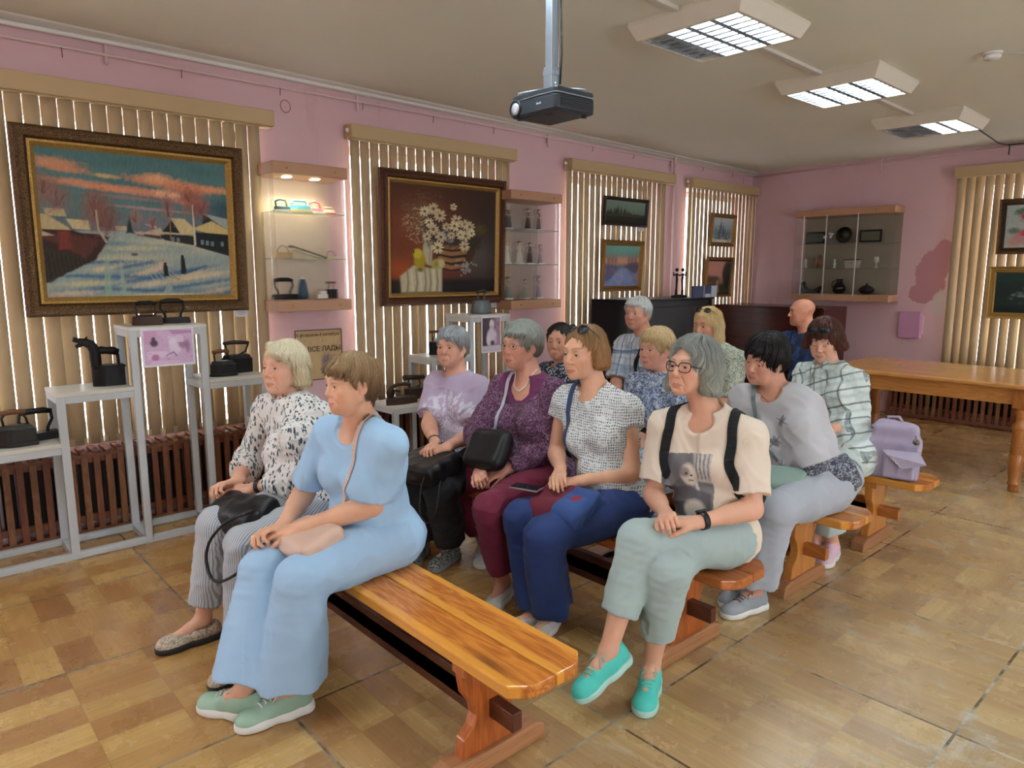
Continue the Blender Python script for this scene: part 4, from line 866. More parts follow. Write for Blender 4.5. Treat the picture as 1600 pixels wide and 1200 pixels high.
def iron(loc, rz, kind, label, s=1.0):
    root = empty('antique_iron', loc, rz, label=label, cat='iron', group='old irons shown on the stands')
    b, h, g = MB(), MB(), MB()
    if kind == 'chimney':      # box iron whose handle post rises into a beast-headed chimney at the front
        boat(b, .145 * s, .085 * s, 0, .10 * s); boat(b, .15 * s, .09 * s, .10 * s, .107 * s)
        b.tube([V(0, -.048, .09) * s, V(0, -.050, .14) * s, V(0, -.052, .185) * s, V(0, -.066, .215) * s, V(0, -.092, .228) * s, V(0, -.118, .232) * s], [.024 * s, .027 * s, .026 * s, .025 * s, .021 * s, .016 * s], 12)
        b.tube([V(0, -.11, .236) * s, V(0, -.142, .246) * s], [.014 * s, .012 * s], 10); b.tube([V(0, -.10, .222) * s, V(0, -.132, .205) * s], [.013 * s, .009 * s], 10); b.tube([V(.0, -.085, .24) * s, V(0, -.08, .256) * s], [.008 * s, .003 * s], 8)
        h.tube([V(0, .055, .085) * s, V(0, .052, .16) * s], .008 * s, 8); h.tube([V(0, .075, .090) * s, V(0, .085, .096) * s], .006 * s, 8)
        g.tube([V(0, -.05, .178) * s, V(0, -.02, .183) * s, V(0, .0, .18) * s, V(0, .03, .178) * s, V(0, .055, .168) * s], [.016 * s, .021 * s, .018 * s, .021 * s, .017 * s], 12); gm = M_IRONB; bm_ = M_IRONB
    elif kind == 'flat':
        boat(b, .155 * s, .075 * s, 0, .05 * s, taper=.82); h.tube([V(0, -.046, .052) * s, V(0, .046, .052) * s], .006 * s, 8); h.tube([V(0, -.045, .045) * s, V(0, -.048, .07) * s, V(0, -.05, .115) * s], .0065 * s, 8); h.tube([V(0, .045, .045) * s, V(0, .048, .07) * s, V(0, .05, .115) * s], .0065 * s, 8)
        g.tube([V(0, -.052, .115) * s, V(0, -.03, .122) * s, V(0, .03, .122) * s, V(0, .052, .115) * s], [.009 * s, .012 * s, .012 * s, .009 * s], 12); gm = M_IRONB; bm_ = M_RUST
    elif kind == 'flatwide':
        boat(b, .17 * s, .07 * s, 0, .032 * s, taper=.9); h.tube([V(0, -.04, .03) * s, V(0, -.042, .05) * s, V(0, -.062, .085) * s, V(0, -.058, .118) * s], .0065 * s, 8); h.tube([V(0, .04, .03) * s, V(0, .042, .05) * s, V(0, .06, .085) * s, V(0, .056, .118) * s], .0065 * s, 8)
        g.tube([V(0, -.06, .118) * s, V(0, -.03, .125) * s, V(0, .03, .125) * s, V(0, .06, .118) * s], [.010 * s, .013 * s, .013 * s, .010 * s], 12); gm = M_IRONB; bm_ = M_IRONB
    elif kind == 'round':      # spirit iron with a pot-like body and wooden handle
        boat(b, .16 * s, .09 * s, 0, .018 * s); boat(b, .15 * s, .085 * s, .018 * s, .075 * s, taper=.96); boat(b, .14 * s, .08 * s, .075 * s, .095 * s, taper=.7)
        h.tube([V(0, -.04, .09) * s, V(0, -.045, .13) * s, V(0, -.03, .15) * s], .0055 * s, 8); h.tube([V(0, .05, .09) * s, V(0, .045, .12) * s, V(0, .03, .15) * s], .005 * s, 8)
        g.tube([V(0, -.055, .15) * s, V(0, 0, .156) * s, V(0, .045, .15) * s], [.011 * s, .013 * s, .011 * s], 12); gm = M_GRIP; bm_ = M_IRON
    elif kind == 'coal':       # tall charcoal iron with long grip
        boat(b, .18 * s, .095 * s, 0, .09 * s); boat(b, .17 * s, .09 * s, .09 * s, .112 * s, taper=.8)
        h.tube([V(0, -.05, .10) * s, V(0, -.055, .15) * s, V(0, -.06, .185) * s], .006 * s, 8); h.tube([V(0, .02, .105) * s, V(0, .065, .13) * s, V(0, .085, .175) * s], .006 * s, 8)
        g.tube([V(0, -.072, .185) * s, V(0, 0, .19) * s, V(0, .088, .182) * s], [.011 * s, .013 * s, .011 * s], 12); gm = M_GRIPD; bm_ = M_IRONB
    elif kind == 'low':        # long low base, arched handle with levers
        boat(b, .22 * s, .08 * s, 0, .04 * s); boat(b, .215 * s, .075 * s, .04 * s, .047 * s, taper=.95)
        b.tube([V(0, -.07, .045) * s, V(0, -.085, .08) * s, V(0, -.065, .11) * s, V(0, -.03, .125) * s], [.016 * s, .02 * s, .014 * s, .009 * s], 10); h.tube([V(0, -.055, .05) * s, V(0, -.045, .10) * s], .009 * s, 8); h.tube([V(0, -.04, .092) * s, V(0, .0, .082) * s], .006 * s, 8); h.tube([V(0, .08, .045) * s, V(0, .078, .12) * s], .006 * s, 8)
        g.tube([V(0, -.06, .118) * s, V(0, -.02, .130) * s, V(0, .03, .128) * s, V(0, .082, .120) * s], [.010 * s, .013 * s, .012 * s, .009 * s], 12); gm = M_GRIPD; bm_ = M_RUST
    elif kind == 'grip':       # box body, stout cylindrical handle on two posts
        boat(b, .17 * s, .09 * s, 0, .07 * s); boat(b, .178 * s, .096 * s, .07 * s, .078 * s)
        for sg in (-1, 1): h.tube([V(0, sg * .03, .078) * s, V(0, sg * .055, .10) * s, V(0, sg * .04, .14) * s], .0055 * s, 8)
        g.tube([V(0, -.085, .158) * s, V(0, -.03, .155) * s, V(0, .03, .15) * s, V(0, .085, .150) * s], [.019 * s, .0175 * s, .017 * s, .019 * s], 14); gm = M_GRIPD; bm_ = M_RUST
    elif kind == 'tower':      # small pyramidal body
        b.lathe([(.048 * s, 0), (.050 * s, .01 * s), (.044 * s, .055 * s), (.038 * s, .075 * s), (.0, .078 * s)], sx=1.0, sy=1.35, n=18)
        for sg in (-1, 1): h.tube([V(0, sg * .022, .075) * s, V(0, sg * .024, .12) * s], .006 * s, 8)
        g.tube([V(0, -.034, .124) * s, V(0, 0, .13) * s, V(0, .034, .124) * s], [.010 * s, .012 * s, .010 * s], 12); gm = M_GRIPD; bm_ = plain('grey_iron', srgb(96, 104, 108), .45, .4)
    elif kind == 'slat':       # tall body with straight plank grip
        boat(b, .13 * s, .08 * s, 0, .10 * s); h.tube([V(0, -.03, .10) * s, V(0, -.03, .165) * s], .004 * s, 8); h.tube([V(0, .03, .10) * s, V(0, .035, .165) * s], .004 * s, 8); h.tube([V(0, -.03, .10) * s, V(0, .0, .165) * s], .003 * s, 6)
        g.box((-.012 * s, -.055 * s, .165 * s), (.012 * s, .06 * s, .185 * s)); gm = M_GRIP; bm_ = M_IRONB
    b.build('base', bm_, root, bevel=.003, seg=2); h.build('handle_posts', bm_, root); g.build('grip', gm, root)
    return root
iron((-4.36, .47, .64), 0, 'round', 'black spirit iron with wooden handle, cut by the left edge of the picture', 1.15)
iron((-4.45, .575, .64), .1, 'flatwide', 'black flat iron with square handle on the lowest left step', 1.25)
iron((-4.40, .925, .905), 0, 'chimney', 'black charcoal iron with an animal-headed chimney', 1.08)
iron((-4.37, 1.137, 1.232), 0, 'flat', 'rusty flat iron, left of two on the tallest step', 1.02)
iron((-4.44, 1.30, 1.232), 0, 'flatwide', 'black flat iron, right of two on the tallest step', 1.05)
iron((-4.34, 1.53, .905), 0, 'round', 'small grey iron with light wooden handle beside the pink photo print', .98)
iron((-4.45, 1.655, .905), 0, 'coal', 'larger black charcoal iron behind the small grey iron', 1.0)
iron((-4.33, 2.79, .578), 0, 'low', 'low rusty iron with curved handle on the second stand, nearest its lowest edge', 1.12)
iron((-4.46, 3.0, .578), 0, 'grip', 'boxy iron with thick dark cylindrical handle', 1.05)
iron((-4.42, 3.18, .905), 0, 'slat', 'tall black iron with flat wooden grip behind the short grey-haired woman', 1.0)
iron((-4.40, 3.62, 1.205), 0, 'tower', 'small grey pot-shaped iron on top of the second stand', 1.4)

# ------------------------------------------------------------------ wall cabinets
M_CABW = plain('cabinet_board', srgb(180, 136, 104), .45, var=.05); M_CABL = plain('cabinet_back', srgb(206, 186, 168), .6); M_CABD = plain('cabinet_back_far', srgb(146, 134, 116), .6); M_BRASS = plain('brass', srgb(190, 160, 100), .25, 1.0)
t = NT('clear_glass'); t.done((.93, 1, .97), .02, Transmission_Weight=1.0, IOR=1.12, Alpha=.22); M_GLASS = t.m
t = NT('shelf_glass'); t.done((.62, .78, .72), .05, Transmission_Weight=.7, IOR=1.3, Alpha=.6); M_GSHELF = t.m
def cabinet(c, W, H, D, wall, label, back, shelves, rails, board=.075):
    """c: bottom centre at the wall"""
    root = empty('display_cabinet', c, 0 if wall == 'x' else -math.pi / 2, label=label, cat='display cabinet')
    # local: x out of the wall, y along it
    for z_ in (0, H - board): m = MB(); m.box((0, -W / 2, z_), (D, W / 2, z_ + board)); m.build('board', M_CABW, root, bevel=.006)
    m = MB(); m.box((0, -W / 2 + .01, board), (.008, W / 2 - .01, H - board)); m.build('back_panel', back, root)
    for sg in (-1, 1): m = MB(); m.box((.01, sg * (W / 2 - .004) - .003, board * .2), (D - .01, sg * (W / 2 - .004) + .003, H - board * .2)); m.build('side_glass', M_GLASS, root)
    m = MB(); m.box((D - .006, -W / 2 + .02, board * .9), (D - .001, W / 2 - .02, H - board * .9)); m.build('front_glass', M_GLASS, root)
    for z in shelves: m = MB(); m.box((.01, -W / 2 + .015, z - .003), (D - .03, W / 2 - .015, z + .003)); m.build('glass_shelf', M_GSHELF, root)
    for y in rails: m = MB(); m.box((D - .004, y - .004, board * .8), (D + .004, y + .004, H - board * .8)); m.build('rail', M_WHITE, root)
    for z in (board / 2, H - board / 2):
        for y in (-W * .32, W * .32): m = MB(); m.lathe([(.0, .0), (.007, .001), (.007, .004), (.004, .007), (0, .008)], (D, y, z), 12, ax=(1, 0, 0)); m.build('screw_cap', M_BRASS, root)
    return root
CB1 = cabinet((XW, 2.213, 1.272), .53, .955, .29, 'x', 'lit wall cabinet of toy irons between the two big paintings', M_CABL, (.345, .645), ())
for y in (-.11, .09):
    m = MB(); m.lathe([(.0, -.006), (.024, -.006), (.028, 0.), (0, 0.)], (.16, y, .955 - .075), 20); 
    t = bpy.data.materials.get('spot_glow')
    if t is None: q = NT('spot_glow'); q.done((1, 1, 1), .4, Emission_Color=(1, .86, .6, 1), Emission_Strength=25.); t = q.m
    m.build('spotlight', t, CB1)
    ld = bpy.data.lights.new('spot', 'SPOT'); ld.energy = 9; ld.color = (1, .84, .58); ld.spot_size = 2.3; ld.spot_blend = .8; ld.shadow_soft_size = .02; lo = bpy.data.objects.new('cabinet_spot', ld); link(lo, CB1); lo.location = (.16, y, .955 - .085)
CB2 = cabinet((XW, 4.255, 1.222), .60, .98, .31, 'x', 'wall cabinet of standing dolls right of the still life', plain('cab2_back', srgb(170, 150, 140), .6), (.375, .665), ())
CB3 = cabinet((-3.47, YB, 1.218), 1.08, 1.01, .26, 'y', 'wide wall cabinet of dark lacquer dishes on the far wall', M_CABD, (.36, .635), (-.43, -.17, .17))
def col(c, rough=.4, m=0.): 
    k = 'tint_%d_%d_%d_%d' % (*c, int(m * 10)); return bpy.data.materials.get(k) or plain(k, srgb(*c), rough, m)
def mini_iron(x, y, z, s, body, top, label, rz=0, loop=True):
    root = empty('toy_iron', (x, y, z), rz, label=label, cat='iron', group='small irons in the lit cabinet')
    b = MB(); boat(b, .12 * s, .06 * s, 0, .018 * s); b.build('soleplate', col(body), root, bevel=.002); b = MB(); boat(b, .11 * s, .052 * s, .018 * s, .04 * s, taper=.8)
    b.build('body', col(top), root, bevel=.003); h = MB()
    if loop: h.tube([V(0, -.035, .035) * s, V(0, -.04, .07) * s, V(0, -.01, .085) * s, V(0, .03, .078) * s, V(0, .04, .035) * s], .007 * s, 8)
    else: h.tube([V(0, -.04, .036) * s, V(0, -.03, .06) * s, V(0, .035, .06) * s, V(0, .04, .036) * s], .006 * s, 8)
    h.build('handle', col(top), root)
xs = XW + .14; b0 = 1.272
mini_iron(xs, 2.065, b0 + .648, 1.0, (196, 196, 190), (52, 88, 98), 'toy iron with dark loop handle, leftmost on the top shelf')
mini_iron(xs + .01, 2.185, b0 + .648, 1.35, (222, 206, 150), (96, 176, 200), 'light blue toy iron on the top cabinet shelf', loop=False)
mini_iron(xs, 2.305, b0 + .648, 1.0, (230, 220, 214), (226, 104, 124), 'pink toy iron on the top cabinet shelf', loop=True)
mini_iron(xs, 2.40, b0 + .648, .85, (214, 90, 96), (224, 206, 176), 'small cream and red toy iron, rightmost on the top shelf', loop=False)
def handled_box(y, z, w, h, c, label, n='trinket_box'):
    root = empty(n, (xs, y, z), label=label, cat='box'); b = MB(); b.box((-.03, -w / 2, 0), (.03, w / 2, h)); b.build('body', col(c, .3, .5), root, bevel=.003); q = MB(); q.tube([(0, w * .35 * math.cos(a), h + w * .4 * math.sin(a)) for a in np.linspace(0, math.pi, 12)], .0025, 6); q.build('handle', col((120, 96, 70), .4, .6), root)
handled_box(2.06, b0 + .348, .11, .04, (150, 118, 74), 'small brass box with a loop handle on the middle cabinet shelf')
handled_box(2.41, b0 + .348, .09, .02, (196, 180, 150), 'pale flat box with wire loop, right end of the middle shelf')
root = empty('crimping_board', (xs, 2.23, b0 + .348), label='slanting ribbed wooden board on the middle cabinet shelf', cat='ribbed board'); m = MB()
m.prism([(-.12, .075), (.12, .005), (.12, .018), (-.12, .088)], (-.03, 0, 0), (0, 1, 0), (0, 0, 1), (1, 0, 0), .06); m.build('board', col((112, 82, 56)), root)
m = MB()
for k in range(12): m.tube([(-.035, -.10 + k * .018, .065 - k * .0052), (.035, -.10 + k * .018, .065 - k * .0052)], .006, 8)
m.build('rollers', col((214, 200, 172)), root)
iron((xs, 2.055, b0 + .078), 0, 'flatwide', 'dark iron with curved handle on the cabinet floor shelf', 1.05)
root = empty('travel_iron', (xs, 2.19, b0 + .078), label='upright dark blue travel iron with a pale tip', cat='iron'); m = MB(); m.lathe([(.034, 0), (.038, .03), (.03, .09), (.02, .125), (.012, .135)], n=18, sx=.8); m.build('body', col((40, 66, 88)), root); m = MB(); m.lathe([(.013, .133), (.012, .145), (0, .15)], n=14); m.build('tip', col((220, 220, 214)), root)
root = empty('card_box', (xs + .04, 2.31, b0 + .078), label='small white paper box lying on the cabinet floor', cat='box'); m = MB(); m.box((-.02, -.04, 0), (.02, .035, .03)); m.box((-.015, -.02, .03), (.015, .03, .052)); m.build('carton', col((226, 220, 210)), root, bevel=.002)
iron((xs, 2.40, b0 + .078), 0, 'slat', 'small grey box iron at the right of the cabinet floor', .62)
# dolls
def doll(y, z, h, dress, hair, label, flare=1., pose=0, hat=None, xo=0.):
    root = empty('porcelain_doll', (XW + .15 + xo, y, z), random.Random(int(y * 99)).uniform(-.4, .4), label=label, cat='doll', group='dolls standing in the second cabinet'); s = h / .2
    m = MB(); m.box((-.03, -.035, 0), (.03, .035, .014)); m.build('stand', M_WHITE, root, bevel=.001)
    m = MB(); m.lathe([(.03 * flare * s, .014), (.028 * flare * s, .03 * s), (.018 * flare * s + .002, .085 * s), (.011 * s, .115 * s), (.015 * s, .14 * s), (.012 * s, .155 * s), (.005 * s, .160 * s)], n=20); m.build('dress', col(dress, .7), root)
    m = MB(); m.ball((0, 0, .176 * s), .0135 * s, 10, sq=(1, 1, 1.15)); m.tube([(0, 0, .155 * s), (0, 0, .168 * s)], .005 * s, 8)
    for sg in (-1, 1): m.tube([V(0, sg * .014, .148) * s, V(.012, sg * (.024 + .01 * pose), .125) * s, V(.024, sg * (.012 + .02 * pose), .112) * s], .004 * s, 8)
    m.build('figure', col((222, 188, 168), .4), root)
    m = MB(); m.ball((-.003 * s, 0, .180 * s), .0158 * s, 10, sq=(1, 1, 1.05)); 
    if flare < .9: m.ball((-.008 * s, 0, .165 * s), .013 * s, 8)
    m.build('hair', col(hair, .6), root)
    if hat: m = MB(); m.lathe([(.022 * s, .188 * s), (.012 * s, .192 * s), (.012 * s, .202 * s), (0, .206 * s)], n=16); m.build('hat', col(hat, .6), root)
b2 = 1.222
for q in ((4.06, .668, .205, (84, 84, 84), (196, 186, 170), 'doll with a white hat and dark striped dress', 1.1, 0, (226, 220, 212)), (4.29, .668, .195, (52, 34, 32), (40, 26, 22), 'doll in a dark brown gown, middle of the top shelf', .95, 0, None), (4.42, .668, .195, (28, 26, 30), (28, 20, 20), 'doll in a black gown, right end of the top shelf', .7, 0, None),
          (4.045, .378, .20, (224, 220, 208), (190, 170, 140), 'white-gowned fair doll, left end of the middle shelf', 1.1, 1, None), (4.19, .378, .205, (214, 212, 196), (44, 30, 26), 'white-gowned dark-haired doll on the middle shelf', 1.1, 1, None), (4.315, .378, .195, (64, 36, 34), (70, 40, 32), 'doll in a dark red gown on the middle shelf', 1.0, 1, None), (4.44, .378, .18, (150, 140, 144), (120, 90, 76), 'grey-gowned doll half hidden at the right of the middle shelf', .8, 0, None),
          (4.06, .078, .20, (140, 146, 134), (70, 54, 44), 'doll in a grey-green dress, left of the bottom shelf', 1.1, 0, None), (4.26, .078, .18, (150, 150, 130), (120, 92, 70), 'doll in a wide hooped dress, middle of the bottom shelf', 1.7, 0, None), (4.42, .078, .2, (120, 126, 140), (120, 110, 120), 'slim blue-grey doll, right end of the bottom shelf', .7, 0, (90, 96, 110))):
    doll(q[0], b2 + q[1], q[2], q[3], q[4], q[5], *q[6:])
# dishes on the far wall (x along the wall)
def dish(x, z, name, label, cat, fn, mats): 
    root = empty(name, (x, YB - .13, z), label=label, cat=cat)
    for pn, mt in mats: m = MB(); fn(m, pn); m.build(pn, mt, root)
LAC = col((16, 14, 14), .2); b3 = 1.218
def f_plate(m, p): m.lathe([(0, .0), (.06, .002), (.088, .012), (.09, .014), (.062, .006), (0, .004)] if p == 'plate' else [(0, .006), (.05, .008), (0, .009)], (0, 0, .088), 28, ax=(0, -1, .15))
def f_tray(m, p):
    if p == 'tray': m.box((-.115, -.004, 0), (.115, .006, .135))
    else: m.box((-.095, -.008, .02), (.095, -.004, .115))
dish(-3.82, b3 + .639, 'lacquer_tray', 'dark rectangular lacquer tray, left of the top shelf on the far wall', 'tray', f_tray, (('tray', LAC), ('picture', col((70, 74, 66)))))
dish(-3.49, b3 + .639, 'lacquer_plate', 'round dark lacquer plate on the top shelf of the far cabinet', 'plate', f_plate, (('plate', LAC), ('motif', col((70, 76, 56)))))
dish(-3.21, b3 + .639, 'lacquer_tray', 'dark rectangular lacquer tray, right of the top shelf on the far wall', 'tray', f_tray, (('tray', LAC), ('picture', col((86, 88, 70)))))
def f_flow(m, p):
    rnd = random.Random(4)
    for k in range(9): m.ball((rnd.uniform(-.05, .05), rnd.uniform(-.02, .0), .05 + rnd.uniform(0, .07)), .014, 6)
dish(-3.67, b3 + .639, 'flower_sprig', 'sprig of small white flowers beside the round lacquer plate', 'flowers', f_flow, (('blossoms', col((206, 204, 192))),))
dish(-3.92, b3 + .364, 'glass_figurine', 'small clear glass figurine, left end of the far cabinet middle shelf', 'figurine', lambda m, p: m.lathe([(.02, 0), (.022, .02), (.012, .05), (.018, .08), (.006, .11)], n=16), (('glass', col((176, 180, 176), .1)),))
dish(-3.75, b3 + .364, 'carved_figurine', 'reddish carved figurine on the far cabinet middle shelf', 'figurine', lambda m, p: m.lathe([(.04, 0), (.046, .04), (.035, .09), (.03, .12), (.012, .155), (0, .16)], n=16), (('carving', col((116, 76, 54))),))
dish(-3.58, b3 + .364, 'glass_candlestick', 'clear glass candlestick left of the small chest', 'candlestick', lambda m, p: m.lathe([(.02, 0), (.008, .015), (.016, .05), (.008, .08), (.012, .10)], n=16), (('glass', col((190, 194, 190), .1)),))
def f_chest(m, p):
    if p == 'chest': m.prism([(-.07, .02), (.07, .02), (.085, .085), (-.085, .085)], (0, -.03, 0), (1, 0, 0), (0, 0, 1), (0, 1, 0), .06); m.box((-.07, -.03, 0), (.07, .03, .02))
    else: m.box((-.09, -.034, .085), (.09, .034, .097)); m.ball((0, -.034, .055), .008, 6)
dish(-3.38, b3 + .364, 'small_chest', 'small pale chest with a round keyhole on the far cabinet middle shelf', 'chest', f_chest, (('chest', col((180, 172, 156))), ('lid', col((70, 60, 52)))))
dish(-3.13, b3 + .364, 'glass_goblets', 'glass goblet at the right of the far cabinet middle shelf', 'goblet', lambda m, p: m.lathe([(.022, 0), (.004, .01), (.005, .05), (.024, .07), (.022, .12)], n=16), (('glass', col((190, 190, 184), .1)),))
def f_boat(m, p): m.prism([(-.11, .0), (.09, .0), (.13, .085), (.10, .065), (.04, .04), (-.03, .045), (-.07, .08), (-.08, .13), (-.10, .12), (-.12, .06)], (0, -.04, 0), (1, 0, 0), (0, 0, 1), (0, 1, 0), .08)
dish(-3.84, b3 + .079, 'bird_ladle', 'black bird-shaped ladle, left of the far cabinet floor', 'ladle', f_boat, (('bowl', LAC),))
def f_jug(m, p):
    if p == 'body': m.lathe([(.04, 0), (.066, .03), (.07, .07), (.045, .11), (.03, .14), (.04, .165)], n=20)
    else: m.tube([(-.035, 0, .15), (-.075, 0, .13), (-.08, 0, .08), (-.06, 0, .05)], .006, 8)
dish(-3.51, b3 + .079, 'black_jug', 'black glazed jug in the middle of the far cabinet floor', 'jug', f_jug, (('body', LAC), ('handle', LAC)))
def f_tur(m, p):
    if p == 'bowl': m.lathe([(.035, 0), (.06, .012), (.085, .045), (.08, .055)], n=22)
    else: m.lathe([(.08, .055), (.05, .085), (.012, .1), (.014, .115), (0, .12)], n=22)
dish(-3.21, b3 + .079, 'black_tureen', 'black lidded tureen, right of the far cabinet floor', 'tureen', f_tur, (('bowl', LAC), ('lid', LAC)))

# ------------------------------------------------------------------ projector
M_PJ = plain('projector_shell', srgb(46, 54, 62), .35, var=.04); M_PJD = plain('projector_dark', srgb(18, 20, 24), .5); M_STEEL = plain('steel_pole', srgb(170, 182, 196), .3, .75, var=.05)
root = empty('ceiling_projector', (-2.215, 2.215, 2.175), math.radians(-2), label='dark grey video projector hanging from a steel ceiling pole', cat='projector')
m = MB(); m.prism([(-.14, -.10), (-.125, -.112), (.05, -.118), (.13, -.112), (.145, -.10), (.145, .105), (.13, .12), (-.13, .12), (-.14, .105)], (0, 0, 0), (1, 0, 0), (0, 1, 0), (0, 0, 1), .062); m.build('body', M_PJ, root, bevel=.010, seg=3)
m = MB(); m.prism([(-.138, -.098), (-.123, -.109), (.05, -.115), (.128, -.109), (.143, -.098), (.143, .103), (.128, .118), (-.128, .118), (-.138, .103)], (0, 0, .066), (1, 0, 0), (0, 1, 0), (0, 0, 1), .022); m.build('top_shell', M_PJ, root, bevel=.006)
m = MB(); m.prism([(-.1405, -.1005), (-.125, -.1125), (.05, -.1185), (.13, -.1125), (.1455, -.1005), (.1455, .1055), (.13, .1205), (-.13, .1205), (-.1405, .1055)], (0, 0, .062), (1, 0, 0), (0, 1, 0), (0, 0, 1), .004); m.build('silver_trim', M_STEEL, root)
m = MB(); m.lathe([(.034, -.004), (.036, .008), (.031, .012), (.028, .002), (.0, .0)], (-.098, -.112, .033), 28, ax=(0, -1, 0)); l = m.build('lens_ring', M_PJD, root)
m = MB(); m.lathe([(.027, .002), (.024, .008), (.014, .0135), (0, .015)], (-.098, -.112, .033), 28, ax=(0, -1, 0)); m.build('lens', plain('lens_glass', srgb(206, 214, 226), .08, .3), l)
m = MB()
for k in range(5): m.box((.1445, -.085, .012 + k * .009), (.1475, .10, .0155 + k * .009))
for k in range(5): m.box((-.03 + .02 * k, .1195, .012), (-.02 + .02 * k, .1225, .05))
m.build('vent_slots', M_PJD, root)
m = MB(); m.box((-.12, -.09, -.003), (.125, .10, .001)); m.lathe([(.022, -.006), (.018, -.003), (0, -.0025)], (.03, -.04, 0), 18); m.lathe([(.012, -.010), (.012, 0)], (-.1, -.09, 0), 12); m.lathe([(.012, -.010), (.012, 0)], (.11, .085, 0), 12); m.build('underside', M_PJD, root)
letters('BenQ', .012, (.035, -.1185, .028), root, M_WHITE, rot=(math.pi / 2, 0, 0), name='logo_lettering', ext=.0006)
m = MB()
for sx in (-1, 1):
    for sy in (-1, 1): m.tube([(sx * .02, sy * .02, .115), (sx * .09, sy * .065, .108), (sx * .115, sy * .085, .104), (sx * .115, sy * .085, .086)], .0035, 6)
m.box((-.04, -.03, .108), (.04, .03, .113)); m.build('mount_arms', M_STEEL, root)
m = MB(); m.box((-.025, -.025, .11), (.025, .025, .20)); m.box((-.020, -.020, .20), (.020, .020, ceil_z(2.2) - 2.175)); m.box((-.028, -.027, .165), (.028, .027, .185)); m.build('pole', M_STEEL, root, bevel=.002)
m = MB(); m.box((-.07, -.07, ceil_z(2.2) - 2.175 - .006), (.07, .07, ceil_z(2.2) - 2.176)); m.build('ceiling_plate', M_STEEL, root)
m = MB(); m.tube([(.03, .02, .13), (.036, .022, .25), (.03, .02, .45), (.03, .02, ceil_z(2.2) - 2.178)], .004, 6); m.build('cable', M_PJD, root)

# ------------------------------------------------------------------ benches
W_BA, W_BB = srgb(214, 140, 62), srgb(176, 98, 34)
M_BSEAT = wood('varnished_pine', srgb(206, 128, 50), srgb(140, 66, 24), 'x', 1.0, .2, edge=srgb(226, 158, 62)); M_BLEG = wood('varnished_pine_upright', srgb(186, 102, 44), srgb(140, 66, 26), 'z', 1.0, .28)
M_BLEG2 = wood('light_pine_upright', srgb(208, 142, 66), srgb(178, 106, 44), 'z', 1.0, .3); M_BSTR = wood('dark_pine', srgb(96, 50, 32), srgb(66, 32, 20), 'x', 1.0, .35, knots=False); M_BSTR2 = wood('pine_stretcher', srgb(190, 122, 56), srgb(156, 88, 36), 'x', 1., .35, knots=False)
M_BFOOT = wood('scuffed_pine', srgb(176, 122, 80), srgb(140, 98, 66), 'y', 1., .55, knots=False); M_BSEAT2 = wood('brown_pine', srgb(190, 112, 54), srgb(146, 76, 32), 'x', 1., .25)
def bench(xr, yc, L, label, seat, leg, strm, seed=0, top=.42):
    root = empty('wooden_bench', (xr - L / 2, yc, 0), label=label, cat='bench', group='wooden trestle benches in rows'); w = .145
    for sg in (-1, 1):
        y0, y1 = (sg * w, sg * .003) if sg < 0 else (.003, w)
        c = .05; p = [(-L / 2, 0), (-L / 2, w - c), (-L / 2 + c, w - .003), (L / 2 - c, w - .003), (L / 2 - .012, w - c * .9), (L / 2, w - c - .02), (L / 2, 0.0025)]
        p = [(a, sg * max(b, .0025)) for a, b in p]; m = MB(); m.prism(p, (0, 0, top - .038), (1, 0, 0), (0, 1, 0), (0, 0, 1), .038); m.build('seat_plank', seat, root, bevel=.006, seg=3)
    for sg in (-1, 1):
        x = sg * (L / 2 - .29)
        # waisted upright: wide top, curved waist, wide bottom
        h = top - .038; pr = [(.115, h), (.118, h - .05), (.108, h - .11), (.078, h - .155), (.070, h - .19), (.082, h - .225), (.118, h - .255), (.125, .06)]
        pts = [(a, b) for a, b in pr] + [(-a, b) for a, b in pr[::-1]]
        u = MB(); u.prism(pts, (x - .021, 0, 0), (0, 1, 0), (0, 0, 1), (1, 0, 0), .042); u.build('upright', leg, root, bevel=.004)
        m = MB(); m.prism([(-.215, 0), (.215, 0), (.205, .052), (.17, .068), (-.17, .068), (-.205, .052)], (x - .038, 0, 0), (0, 1, 0), (0, 0, 1), (1, 0, 0), .076); m.build('foot', M_BFOOT, root, bevel=.006)
        m = MB(); m.box((x - .02, -.13, h - .035), (x + .045, .13, h - .001)); m.build('cleat', leg, root, bevel=.003)
    m = MB(); m.box((-L / 2 + .29, -.019, .135), (L / 2 - .29, .019, .255)); m.box((-L / 2 + .17, -.019, .165), (L / 2 - .16, .019, .225)); m.build('stretcher', strm, root, bevel=.003)
    return root
bench(-1.262, 1.30, 2.3, 'nearest wooden bench, under the woman in light blue', M_BSEAT, M_BLEG, M_BSTR)
bench(-1.240, 2.32, 2.35, 'wooden bench under the woman with long grey hair', M_BSEAT2, M_BLEG, M_BSTR)
bench(-1.215, 3.26, 2.35, 'wooden bench under the dark-haired woman in pale grey', M_BSEAT, M_BLEG2, M_BSTR2)
bench(-1.20, 4.12, 2.35, 'wooden bench carrying the lilac backpack', M_BSEAT, M_BLEG2, M_BSTR2)
bench(-2.15, 5.57, 1.2, 'farthest wooden bench, under the bald man', M_BSEAT, M_BLEG2, M_BSTR2)

